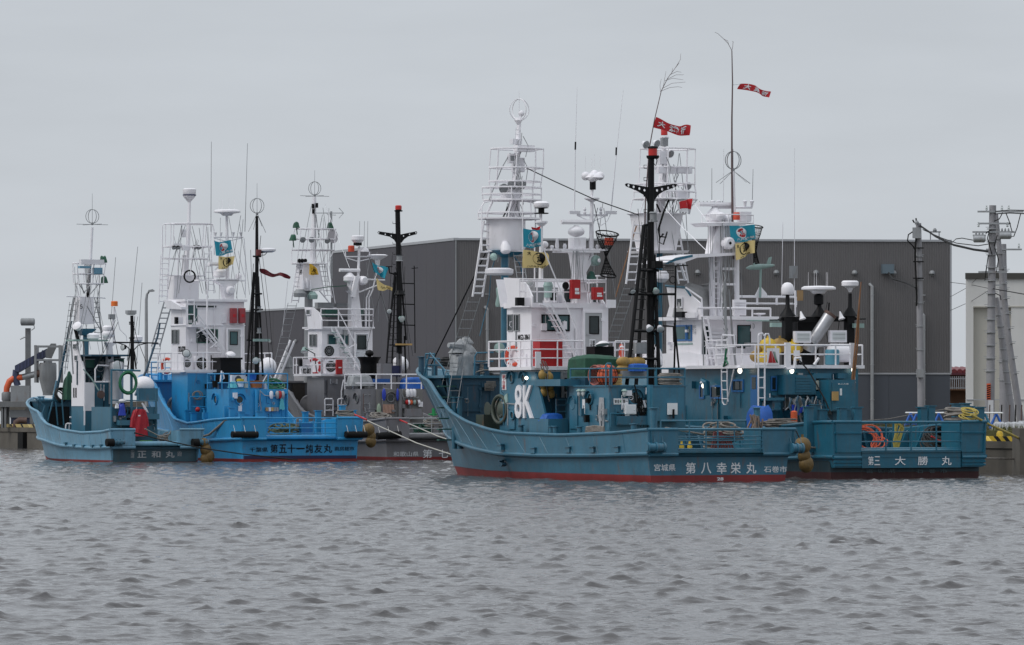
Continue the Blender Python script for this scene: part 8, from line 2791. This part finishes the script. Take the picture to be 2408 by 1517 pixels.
solo(k3,'blue_crate',MB().pbox(P,0,P.w,0,P.h,-.5,0),paint('crate_blue',(.01,.08,.30),.5),'flat blue crate on the grey boat roof left of the mast','crate')
P=Pan(k3,'A',886,855,912,897,uo+.4)
cabinet(b,P,.5,P3,'vent_locker')
P=Pan(k3,'A',910,860,935,885,uo+.6)
cabinet(b,P,.4,NAVY,'navy_locker')
c=A(974,904,uo)
solo(k3,'tarpaulin',crumple(MB(),c.x-.75,c.x+.75,uo-.3,uo+.4,k3.Z(914,0,uo),k3.Z(888,0,uo),.15,31,.2),TARPB,'crumpled bright blue sheet on the right corner of the grey boat roof','tarpaulin')
solo(k3,'rope_coil',coil(MB(),A(1000,908,uo),.3,8,.03,(0,-.2,1),.2,.3),paint('pale_hose',(.4,.4,.38),.6),'pale hose loops overhanging the right corner of the grey boat roof','hose')
b.part('raft_canister',MB().ball(A(941,857,ua+2.8),(.43,.5,.43),18,12),WH)
ubm=ua+1.2
b.part('mast_heel',MB().box(A(933,0,ubm).x,A(943,0,ubm).x,ubm-.1,ubm+.1,za,k3.Z(830,0,ubm)),P3)
b.part('aft_mast',MB().tube(k3.path([(939,832),(938,640),(935,495)],ubm),.15,10,0,False,.13),BK)
o=b.part('mast_beacon',MB().lathe(A(937,494,ubm),[(.2,-.08),(.22,-.02),(.15,0),(.15,.2)],12),BK)
b.part('beacon_glass',MB().lathe(A(937,493,ubm),[(.17,0),(.17,.18),(.13,.22)],12),RDS,o)
v_arm(b,ubm-.02,[(888,547),(890,544),(925,549),(934,551),(944,551),(953,549),(979,544),(981,547),(979,551),(960,556),(950,563),(944,571),(931,571),(927,564),(917,557),(891,551)],.05,BK,[(906,551),(920,554.5),(949,555),(963,551),(978,547.5),(890.5,547.5)],.04)
m=MB().seg(A(929,640,ubm),A(913,800,ubm),.06).seg(A(913,800,ubm),A(905,905,ubm),.05,5).seg(A(942,640,ubm),A(955,800,ubm),.05).seg(A(930,650,ubm+.6),A(920,900,ubm+.8),.05).seg(A(951,790,ubm),A(955,905,ubm),.05)
b.part('mast_leg',m,BK)
m=MB()
for i in range(13):
 py=700+i*14
 m.seg(A(926-(py-640)*.08,py,ubm),A(936,py,ubm),.016)
for i in range(12):
 q=A(930-(.5*i if i>8 else 0),526+i*24,ubm)
 m.tube([q,q-Vector((.15,0,0)),q-Vector((.15,0,-.1))],.015,4)
b.part('mast_rung',m,BK)
m=MB().seg(A(941,666,ubm),A(974,667,ubm),.035).seg(A(941,715,ubm),A(974,716,ubm),.035).seg(A(941,764,ubm),A(974,765,ubm),.035).seg(A(974,625,ubm),A(976,830,ubm),.03).seg(A(968,631,ubm),A(983,630,ubm),.025)
b.part('side_frame',m,BK)
b.part('mast_platform',MB().lathe(A(940,695,ubm),[(.25,0),(.3,.05),(.2,.25)],10).lathe(A(938,812,ubm),[(.2,-.1),(.5,0),(.5,.04)],12),BK)
b.part('mast_lamp',MB().lathe(A(939,614,ubm-.1),[(.2,0),(.15,.05),(.15,.25),(.2,.3)],12),GREY)
b.part('tube_lamp',MB().box(A(923,0,ubm).x,A(960,0,ubm).x,ubm-.5,ubm-.35,k3.Z(812,0,ubm),k3.Z(808,0,ubm)),CRATE)
flood(b,A(945,750,ubm-.4),(.2,-1,-.3),.17,GRN)
flood(b,A(915,732,ubm-.3),(-.3,-1,-.3),.14,BK)
b.part('mast_bracket',MB().tube(k3.path([(914,628),(916,642),(932,645)],ubm),.04).lathe(A(915,628,ubm),[(.18,0),(.18,.04)],10),BK)
m=MB()
for i in range(4):
 coil(m,A(990+i*9,1012,1.4),.35,6,.03,(rnd.uniform(-.3,.3),-.4,1),.2,.4)
solo(k3,'green_net',m,paint('dark_green_net',(.01,.06,.04),.9,.3,sc_=5),'dark green net heap behind the stern rail of the grey boat','net')
solo(k3,'turquoise_pole',MB().seg(A(1000,989,1.6),A(1052,989,1.6),.07,7),TRQ,'turquoise pole lying across the net on the stern of the grey boat','pole')
solo(k3,'green_fork',MB().seg(A(1020,990,2),A(1020,960,2),.09,8).seg(A(1008,975,2),A(1037,974,2),.04),paint('bright_green',(.01,.25,.07),.5),'bright green handled pump standing on the stern of the grey boat','pump')
solo(k3,'rope_coil',coil(MB(),A(1018,996,1.3),.4,10,.03,(0,-.2,1),.3,.25),ROPE,'pale rope coil on the stern net of the grey boat','rope coil','rope coils on deck')
solo(k3,'rope_coil',coil(MB(),A(893,981,2),.4,10,.03,(0,-.2,1),.35,.3),ROPE,'grey rope coil on the left stern bulwark of the grey boat','rope coil','rope coils on deck')
solo(k3,'covered_gear',crumple(crumple(MB(),A(658,0,18.5).x,A(690,0,18.5).x,18.2,18.9,k3.Z(905,0,18.5),k3.Z(862,0,18.5),.2,8,.2),A(662,0,18.5).x,A(688,0,18.5).x,18.2,18.8,k3.Z(864,0,18.5),k3.Z(832,0,18.5),.25,9,.5),TARPS,'silver sheet over gear on the bow between the blue and the grey boat','gear cover')
m=MB().seg(A(640,905,18.2),A(683,800,18.2),.07,6).seg(A(650,905,18.2),A(692,803,18.2),.07,6)
b.part('bow_ladder',m,WH2)
for i,(px,py,r_)in enumerate(((867,1011,.3),(873,1026,.24),(872,1039,.27))):
 c=k3.A(px,py,-1.0)
 solo(k3,'float',MB().ball(c,(r_,r_,r_*1.1),12,8),YELD,'yellow fender float hanging between the bright blue and grey boats, %s'%('top','middle','bottom')[i],'float','float fenders between the blue and grey boats')
fuss(b,'A',ua-.13,852,990,918,985,26,[P3,P3,STL,BKR,WH2,RUSTY],31)
fuss(b,'A',u8,765,808,890,975,8,[P3,P3d,STL],32)
fuss(b,'A',u,760,862,778,875,10,[WH2,STL,BKR],33)
rigging(b,uc,700,775,470,700,8,GREY,34,40)
rigging(b,ux,815,900,590,770,6,GREY,35,40)
rigging(b,ubm,915,960,560,900,5,BKR,36,45)
# ================================================================ PALE BLUE BOAT
k1=Fr(WX(364,245),245.0,26)
b=T(k1,'fishing_boat','small pale blue fishing boat at far left with 正和丸 on its dark stern','fishing boat',(0,0,0),'fishing boats moored at the quay')
A,S=k1.A,k1.S
info=hull(b,dict(W=(2.2,2.35,2.42),tip=(81,936),kn_tip=(97,1024),wl_tip=(112,1072),rail=[(89,968),(96,983),(110,997),(144,1010),(192,1017.5),(240,1015),(262,1010)],knuckle=[(105,1035),(144,1047.5),(216,1053.5),(262,1051)],zred=.10,mats=(P1,RED,None),zlip=.95,zdeck=.8,gap=(318,423),inner=P1,deckmat=DK,over=.3,lip=P1))
zr,zd,y0,g0,g1,hb=info['zr'],info['zd'],info['y0'],info['g0'],info['g1'],info['hb']
b.part('stern_face',MB().box(-2.15,2.15,-.03,-.005,.02,k1.Z(1053,0,0)),paint('dark_stern',(.028,.075,.10),.5,.2,.3))
DL=paint('grey_letter',(.40,.42,.44),.7)
for ch,x,w_ in(('正',323,21),('和',356,21),('丸',389,21)):
 letter(b,ch,'A',x,1060.5,x+w_,1076.5,-.04,DL,.015)
v_,f_=text_data('北\n海\n道',0)
P=Pan(k1,'A',307,1058,316,1077,-.04)
b.part('lettering',MB().add([P.pt(P.w*q[0],P.h*q[1],.004+q[2]*.004)for q in v_],f_),DL,smooth=0)
v_,f_=text_data('函\n館',0)
P=Pan(k1,'A',417,1061,427,1073,-.04)
b.part('lettering',MB().add([P.pt(P.w*q[0],P.h*q[1],.004+q[2]*.004)for q in v_],f_),DL,smooth=0)
for x0,x1,lab in((250,293,'left'),(452,490,'right')):
 a,c=A(x0,1041,y0-.18),A(x1,1040,y0-.18)
 m=MB().tube([a,a.lerp(c,.4)],.19,12)
 m.tube([a.lerp(c,.4),c],.11,10,1)
 for t in(.6,.8):
  m.lathe(a.lerp(c,t),[(.15,-.03),(.15,.03)],10,1,(1,0,0))
 solo(k1,'cylinder_fender',m,[BKR,P1d],'black ended tube fender at the %s stern corner of the pale blue boat'%lab,'fender','cylinder fenders chained at the sterns')
for px,py in((153,1044),(173,1049),(195,1050),(216,1050),(236,1049)):
 y=S(px,py,-2.3).y
 v=-(hb(y)+.02)
 P=Pan(k1,'S',px-2,py-4,px+2,py+1,v)
 b.part('scupper',MB().pbox(P,0,P.w,0,P.h,-.1,.04),P1d)
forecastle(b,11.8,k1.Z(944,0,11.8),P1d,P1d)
b.part('fore_opening',MB().box(A(116,0,11.7).x,A(162,0,11.7).x,11.6,11.75,k1.Z(1000,0,11.7),k1.Z(956,0,11.7)),BK)
for px,u_ in((93,14.2),(100,13.5),(128,12.6)):
 c=A(px,945,u_)
 bollard(b,c-Vector((0,0,.3)),.55,.09,P1)
m=MB()
for pts in(((97,985),(105,955),(88,940)),((112,990),(124,945)),((136,1000),(131,945)),((150,1000),(146,940))):
 m.tube(k1.path(pts,11.2),.04,5)
b.part('fore_stay',m,P1d)
b.part('big_boom',MB().seg(A(118,995,12),A(167,755,11),.07,6),P8d)
b.part('big_boom',MB().seg(A(112,1000,12),A(133,895,11.6),.05,6),P1)
solo(k1,'green_cover',crumple(MB(),A(150,0,11.4).x,A(176,0,11.4).x,11,11.8,k1.Z(940,0,11.4),k1.Z(878,0,11.4),.2,14,.45),TARPG,'green sheet over gear on the foredeck of the pale blue boat','gear cover')
solo(k1,'wire_coil',coil(MB(),A(143,930,11.6),.35,7,.03,(.3,-.8,.4),.1,.2),ROPED,'dark wire coil left of the green sheet on the pale blue boat','coil')
# wheelhouse: narrow white front plate and open back
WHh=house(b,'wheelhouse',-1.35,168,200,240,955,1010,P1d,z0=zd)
v,u=WHh['x0'],WHh['u1']
m=MB().prism([S(x,y,v-.02)for x,y in((168,955),(200,955),(197,870),(186,835),(180,800),(170,803),(172,840),(170,880))],(.06,0,0))
b.part('wheelhouse_side',m,WH)
xr=A(262,0,u).x
b.part('wheelhouse_front',MB().box(v,xr,WHh['u2']-.1,WHh['u2'],k1.Z(955,v,u),k1.Z(900,v,u)),WH)
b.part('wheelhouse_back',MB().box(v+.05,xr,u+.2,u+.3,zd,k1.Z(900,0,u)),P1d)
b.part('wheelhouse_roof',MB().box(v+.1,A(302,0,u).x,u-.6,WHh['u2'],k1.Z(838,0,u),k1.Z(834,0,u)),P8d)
b.part('bridge_wall',MB().box(A(197,0,u).x,A(300,0,u).x,u+.9,u+1.0,k1.Z(905,0,u),k1.Z(838,0,u)),paint('dark_teal',(.03,.07,.09),.6,.2))  # bridge wall in one dark teal
for i in range(7):
 z=k1.Z(902+i*9.5,0,u)
 x0_,x1_=A(198,0,u).x,A(222,0,u).x
 b.part('white_slat',MB().box(x0_,x1_,u-.02,u+.1,z-.15,z+.05),WH)
for px,py in((177,815),(180,842)):
 P=Pan(k1,'S',px-4,py-7,px+4,py+7,v-.02)
 window(b,P,WH2,GLASS,.03)
for px in(174,179):
 P=Pan(k1,'S',px-1.2,912,px+1.2,935,v-.02)
 b.part('slot',MB().pbox(P,0,P.w,0,P.h,0,.02),BK)
for x0,x1,yt,yb in((199,222,844,865),(270,292,842,862)):
 P=Pan(k1,'A',x0,yt,x1,yb,u+.6)
 o=b.part('seat_box',MB().pbox(P,0,P.w,0,P.h,-.2,0),DK)
 b.part('box_rim',MB().pbox(P,-.03,P.w+.03,P.h-.04,P.h,.0,.03),GREY,o)
for pts in(((224,898),(224,868),(230,859),(300,861),(303,866)),((199,1000),(199,870),(194,850)),((224,898),(262,898))):
 b.part('hand_rail',MB().tube(k1.path(pts,u-.3),.04),WH)
b.part('steering_wheel',MB().torus(A(236,864,u+.4),.2,.02,(0,1,0),16,4).seg(A(232,864,u+.4),A(240,864,u+.4),.015),STL)
taper(b,u+.5,[(900,242,266,.3),(860,250,266,.3),(815,253,262,.3),(806,247,270,.4)],'radar_pylon',WH)
for py in(841,866):
 b.part('pylon_hole',MB().lathe(A(257.5,py,u+.33),[(.09,0),(.09,.02)],12,0,(0,-1,0)),BK)
b.part('bow_bridge_rail',MB().tube(k1.path([(196,868),(215,890),(232,918)],u-.5),.035),GRN)
b.part('stay_plate',MB().lathe(A(237,928,u-.5),[(.2,0),(.2,.05)],12,0,(0,-1,0)),RUSTY)
# chimney
b.part('chimney',MB().lathe(A(273,950,5.4),[(.36,0),(.36,1.6),(.38,1.65),(.38,1.95),(.34,2.05),(.2,2.1)],16),CHR)
flood(b,A(275.5,861,5.0),(.1,-1,0),.26,WH)
# aft house
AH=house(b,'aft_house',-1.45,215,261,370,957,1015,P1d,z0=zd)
va,ua,za,xa1=AH['x0'],AH['u1'],AH['z1'],AH['x1']
porthole(b,'A',291,967,ua,.2,P1d)
P=Pan(k1,'A',321,913,366,944,ua+1.2)
cabinet(b,P,.3,P1d,'roof_locker')
m=MB()
for px in(262,309,367):
 m.seg(A(px,1005,ua-.1),A(px,868 if px!=367 else 915,ua-.1),.07 if px==309 else .05,7)
m.seg(A(262,870,ua-.1),A(330,872,ua-.1),.05)
m.seg(A(262,941,ua-.1),A(367,943,ua-.1),.03)
b.part('gear_frame',m,P1d)
b.part('frame_shelf',MB().box(A(321,0,ua).x,A(366,0,ua).x,ua-.5,ua,k1.Z(986,0,ua),k1.Z(973,0,ua)),P1d)
b.part('frame_shelf',MB().box(A(272,0,ua).x,A(308,0,ua).x,ua-.5,ua,k1.Z(1000,0,ua),k1.Z(988,0,ua)),P1d)
m=MB()
for i in range(16):
 m.torus(A(301,900,ua-.3-.02*i),.42+rnd.uniform(-.06,.05),.03,(rnd.uniform(-.12,.12),1,rnd.uniform(-.1,.1)),22,5,sz=1.22)
solo(k1,'green_hose',m,ROPEG,'large green hose coil hung on the frame of the pale blue boat','hose')
b.part('raft_canister',MB().ball(A(338,905,ua+1.6),(.52,.5,.42),18,12),WH)
c=A(327,992,ua-.5)
t=T(k1,'oilskin','red oilskin coat hanging on the stern frame of the pale blue boat','coat',c-Vector((0,0,.7)))
gg=lambda px,py:A(px,py,ua-.5)
def coat(s,tt):
 rows_=[(962,318,338),(970,315,342),(985,313,344),(1005,311,346),(1026,310,348)]
 x=tt*4
 i=min(int(x),3)
 f_=x-i
 py=rows_[i][0]+(rows_[i+1][0]-rows_[i][0])*f_
 l_,r_=[rows_[i][k]+(rows_[i+1][k]-rows_[i][k])*f_ for k in(1,2)]
 a_=2*PI*s
 q=A((l_+r_)/2+(r_-l_)/2*math.cos(a_),py,ua-.5)
 q.y+=.16*math.sin(a_)+.04*math.sin(a_*6+tt*4)
 return q
t.part('coat_body',MB().sheet(coat,32,10),CLR)
t.part('sleeve',MB().tube([gg(319,966),gg(312,985),gg(309,1005)],.12,8,0,False,.1),CLR)
t.part('sleeve',MB().tube([gg(337,966),gg(343,985),gg(346,1003)],.12,8,0,False,.1),CLR)
P=Pan(k1,'A',325,976,330,979,ua-.72)
t.part('patch',MB().pbox(P,0,P.w,0,P.h,0,.01),FLW)
c=A(296,960,ua-.3)
solo(k1,'blue_gloves',crumple(MB(),A(274,0,ua).x,A(289,0,ua).x,ua-.4,ua-.2,k1.Z(977,0,ua),k1.Z(950,0,ua),.25,3,.3),CLB,'bunch of blue rubber gloves left of the porthole of the pale blue boat','glove')
solo(k1,'white_rag',MB().prism([A(333,948,ua-.3),A(336,947,ua-.3),A(346,962,ua-.3),A(350,971,ua-.3),A(341,966,ua-.3)],(0,.06,0)),FLW,'white triangular cloth hanging above the red oilskin','cloth')
solo(k1,'white_hat',MB().ball(A(288,943,ua-.3),(.2,.15,.1),10,6),FLW,'white hat lying on the frame of the pale blue boat','hat')
solo(k1,'white_rag',crumple(MB(),A(266,0,ua).x,A(274,0,ua).x,ua-.35,ua-.2,k1.Z(960,0,ua),k1.Z(949,0,ua),.25,5,.3),FLW,'white crumpled cloth left of the blue gloves','cloth')
solo(k1,'green_crate',MB().box(A(334,0,1).x,A(355,0,1).x,.8,1.3,zd,k1.Z(1036,0,1)),paint('lime_crate',(.10,.30,.06),.5),'lime green crate on the stern of the pale blue boat','crate')
m=MB()
for i in range(3):
 coil(m,A(385+i*14,1035,1.4),.3,7,.03,(rnd.uniform(-.3,.3),-.2,1),.3,.4)
solo(k1,'rope_coil',m,ROPE,'tangled dark ropes on the stern of the pale blue boat','rope coil','rope coils on deck')
m=MB()
for i in range(7):
 m.tube(k1.path([(418+rnd.uniform(-3,3),1012),(416+rnd.uniform(-5,5),1028),(418+rnd.uniform(-3,3),1042)],.8),.03,4)
m.tube(k1.path([(340,1008),(375,1026),(395,1022),(418,1015)],.8),.03,4).tube(k1.path([(395,1026),(402,1013),(412,1020),(420,1012)],.8),.03,4)
solo(k1,'rope_hank',m,ROPE,'pale rope hanks on the right stern bulwark of the pale blue boat','rope')
m=MB().tube(k1.path([(153,1017),(156,997),(159,996),(192,999),(196,1001),(200,1017)],8.2),.04)
for i in range(5):
 m.seg(A(163+i*7,997,8.2),A(162+i*7.3,1017,8.2),.03)
b.part('white_rack',m,WH)
m=MB()
for i in range(4):
 m.seg(A(204+i*4,978,6.6),A(204+i*4,1010,6.6),.03)
m.seg(A(203,978,6.6),A(217,978,6.6),.03)
b.part('white_rack',m,WH)
solo(k1,'red_hydrant',MB().lathe(A(188,998,7.6),[(.12,0),(.14,.35),(.2,.5),(.1,.6)],10),paint('dull_red',(.13,.02,.02),.5),'dull red hydrant cap behind the white rack of the pale blue boat','hydrant')
b.part('white_bar',MB().seg(A(164,981,8.4),A(190,986,8.4),.04),WH)
# roof platform with masts
um=u+.6
b.part('mast_platform',MB().box(A(164,0,um).x,A(246,0,um).x,um-.5,um+.5,k1.Z(803,0,um),k1.Z(799,0,um)),GRN)
m=MB()
for x0,x1 in((167,172),(196,200)):
 m.seg(A(x0,800,um),A(x1,880,um),.04)
b.part('platform_leg',m,STL)
b.part('searchlight',MB().lathe(A(183,769,um),[(.12,-.15),(.22,-.05),(.24,.12),(.1,.2)],12,0,(-.6,-.4,.5)),WH)
b.part('search_arm',MB().seg(A(177,774,um),A(184,800,um),.09,7),BK)
for px,py,r_ in((219,793,.3),(253,775,.26),(322,798,.28)):
 b.part('radome',MB().lathe(A(px,py,um),[(r_*.7,-.15),(r_,-.05),(r_,.12),(r_*.6,.2)],14),WH)
b.part('radome',MB().ball(A(254,785,um),(.3,.3,.25)),WH)
# white signal mast with orange beacon
m=MB().tube(k1.path([(268,806),(267,760),(269,722)],um),.06,7,0,False,.035).seg(A(246,806,um),A(300,806,um),.04)
m.tube(k1.path([(270,725),(282,775),(297,790),(299,806)],um),.02,4).tube(k1.path([(270,730),(262,770),(246,800)],um),.02,4)
m.tube(k1.path([(246,800),(258,790),(262,775)],um),.03)
b.part('signal_mast',m,WH)
b.part('beacon',MB().lathe(A(269,720,um),[(.17,0),(.17,.22),(.14,.25)],12),paint('orange_glass',(.75,.16,.02),.3))
b.part('mast_lamp',MB().cbox(A(263,745,um),(.3,.2,.25)),GREY)
for x0,y0_,x1,y1_ in((262,740,272,605),(309,730,324,580),(321,860,334,665)):
 b.part('whip_antenna',MB().seg(A(x0,y0_,um),A(x1,y1_,um),.014,4),GREY)
 # black aft mast
ubm=ua+.6
b.part('aft_mast',MB().tube(k1.path([(311,872),(311,790),(310,742)],ubm),.10,10,0,False,.08),BK)
P=Pan(k1,'A',300,730,321,738,ubm-.1)
o=b.part('deck_lamp',MB().pbox(P,0,P.w,0,P.h,-.3,0),STL)
b.part('lens',MB().pbox(P,.04,P.w-.04,-.06,0,-.25,-.05),LENS,o)
m=MB().seg(A(266,805,ubm),A(372,807,ubm),.035).tube(k1.path([(276,806),(295,812),(310,826)],ubm),.025).tube(k1.path([(345,807),(325,812),(312,826)],ubm),.025)
m.seg(A(306,820,ubm),A(300,872,ubm),.04).seg(A(314,820,ubm),A(320,868,ubm),.04)
for py in(758,762,795):
 m.lathe(A(310,py,ubm),[(.15,-.03),(.15,.03)],8)
b.part('cross_yard',m,BK)
flood(b,A(289,817,ubm),(-1,-.4,0),.15,BK)
# crow tower
uc=11.0
b.part('tower_column',MB().seg(A(201,960,uc),A(202,780,uc),.15,10),P1d)
taper(b,uc,[(789,192,205,.5),(776,180,219,.8),(773,180,220,.8)],'nest_base',P1d)
taper(b,uc,[(762,180,215,.8),(757,180,217,.8),(700,182,213,.8)],'nest_barrel',WH)
m=MB().tube(k1.path([(203,760),(207,690),(212,620),(217,535)],uc),.13,8,0,False,.06)
b.part('tower_mast',m,WH2)
basket(b,uc,[(667,178,238),(644,177,239),(619,177,243)],WH,n=6)
for x0,x1,y0_,y1_,mm in((186,240,611,622,WH2),(183,209,626,631,P1),(217,236,630,645,P1)):
 cabinet(b,Pan(k1,'A',x0,y0_,x1,y1_,uc-.5),.3,mm,'lamp_box')
for px,py in((243,609),(245,657)):
 b.part('covered_lamp',crumple(MB(),A(px-6,0,uc).x,A(px+6,0,uc).x,uc-.2,uc+.2,k1.Z(py+8,0,uc),k1.Z(py-8,0,uc),.15,px,.3),TARPG)
ring_antenna(b,A(217,509,uc),.35,GREY,.8,.9,tr=.016)
b.part('spreader',MB().seg(A(156,697,uc),A(248,701,uc),.03).seg(A(186,697,uc),A(180,672,uc),.03),WH2)
m=MB()
for pts in(((173,700),(160,800),(152,880)),((186,705),(166,790),(157,850)),((228,700),(238,790),(243,830)),((222,700),(250,820)),((205,720),(250,800)),((214,668),(196,690)),((186,668),(200,690)),((232,668),(212,692)),((236,668),(219,755)),((191,668),(197,690))):
 m.tube(k1.path(pts,uc-.4),.025,4)
b.part('stay',m,STL)
m=MB().seg(A(174,700,uc),A(166,745,uc),.06).seg(A(166,745,uc),A(155,830,uc),.03)
b.part('stay',m,BKR)
ropeladder(b,A(150,870,uc),A(172,710,uc),(.35,0,0),12,STL)
ropeladder(b,A(232,800,uc),A(224,705,uc),(.35,0,0),8,STL)
letter(b,'5','A',188,716,194,726,uc-.5,BK,.0)
m=MB()
for i in range(5):
 pts=[(200+i*3,620),(204+i*2,680),(206-i*2,740)]
 m.tube(k1.path(pts,uc-.2),.015,4)
b.part('cable',m,BKR)
# floats between the pale boat and blue boat
for i,(px,py,r_)in enumerate(((480,1042,.22),(484,1058,.28),(490,1073,.3),(483,1078,.25))):
 c=k1.A(px,py,-.4)
 solo(k1,'float',MB().ball(c,(r_,r_,r_*1.15),12,8),YELD,'dirty yellow float wedged between the pale blue and bright blue boats, %s'%('top','second from top','lower right','lowest at the water')[i],'float','float fenders between the two leftmost boats')
fuss(b,'A',ua,264,366,945,1005,24,[P1d,P1d,STL,BKR,WH2,RUSTY],41)
fuss(b,'A',u+.2,200,262,900,1000,12,[P1d,STL,BKR,WH2],42)
fuss(b,'A',u+.9,205,298,842,900,14,[P1d,GRN,BKR,STL],43)
rigging(b,uc,175,245,620,850,10,GREY,44,45)
rigging(b,ubm,250,330,740,870,8,BKR,45,50)
# ================================================================ mooring lines
rope(W,[W.A(1565,1006,184),W.A(1700,1030,188),W.A(1881,1050,191),W.A(2040,1063,193),W.A(2200,1074,195),W.A(2330,1078,199),W.A(2430,1080,203)],'long grey mooring line sweeping from the 8K stern across the right boat stern',ROPE,.035)
rope(W,[W.A(2283,975,192),W.A(2330,1000,194),W.A(2375,1020,198),W.A(2425,1046,201)],'yellow mooring line running from the right stern post out of frame',ROPEY,.045)
rope(W,[W.A(283,1009,245),W.A(370,1032,243),W.A(470,1053,241),W.A(564,1067,240),W.A(700,1082,238)],'black mooring line drooping from the pale blue boat across the blue stern',BKR,.03)
rope(W,[W.A(837,977,247),W.A(900,1006,244),W.A(980,1042,238),W.A(1068,1071,230),W.A(1120,1082,226)],'white mooring line from the blue stern corner across the grey stern',paint('white_rope',(.42,.41,.37),.9),.026)
rope(W,[W.A(928,984,254),W.A(970,1000,250),W.A(1030,1026,240),W.A(1068,1038,232),W.A(1100,1046,226)],'shorter white mooring line from the grey stern corner to the 8K bow',paint('white_rope',(.42,.41,.37),.9),.026)
rope(W,[W.A(834,975,246.9),W.A(862,987,245.7)],'red sleeve on the white line at the blue stern corner',RD,.042,cat='sleeve',name='rope_sleeve',group='red rope sleeves')
rope(W,[W.A(928,983,253.9),W.A(958,995,251)],'red sleeve on the white line at the grey stern corner',RD,.042,cat='sleeve',name='rope_sleeve',group='red rope sleeves')
rope(W,[W.A(2025,990,200),W.A(2090,985,202),W.A(2166,970,206),W.A(2240,960,212)],'thin line from the right boat deck to the quay poles',ROPE,.018,name='thin_line')
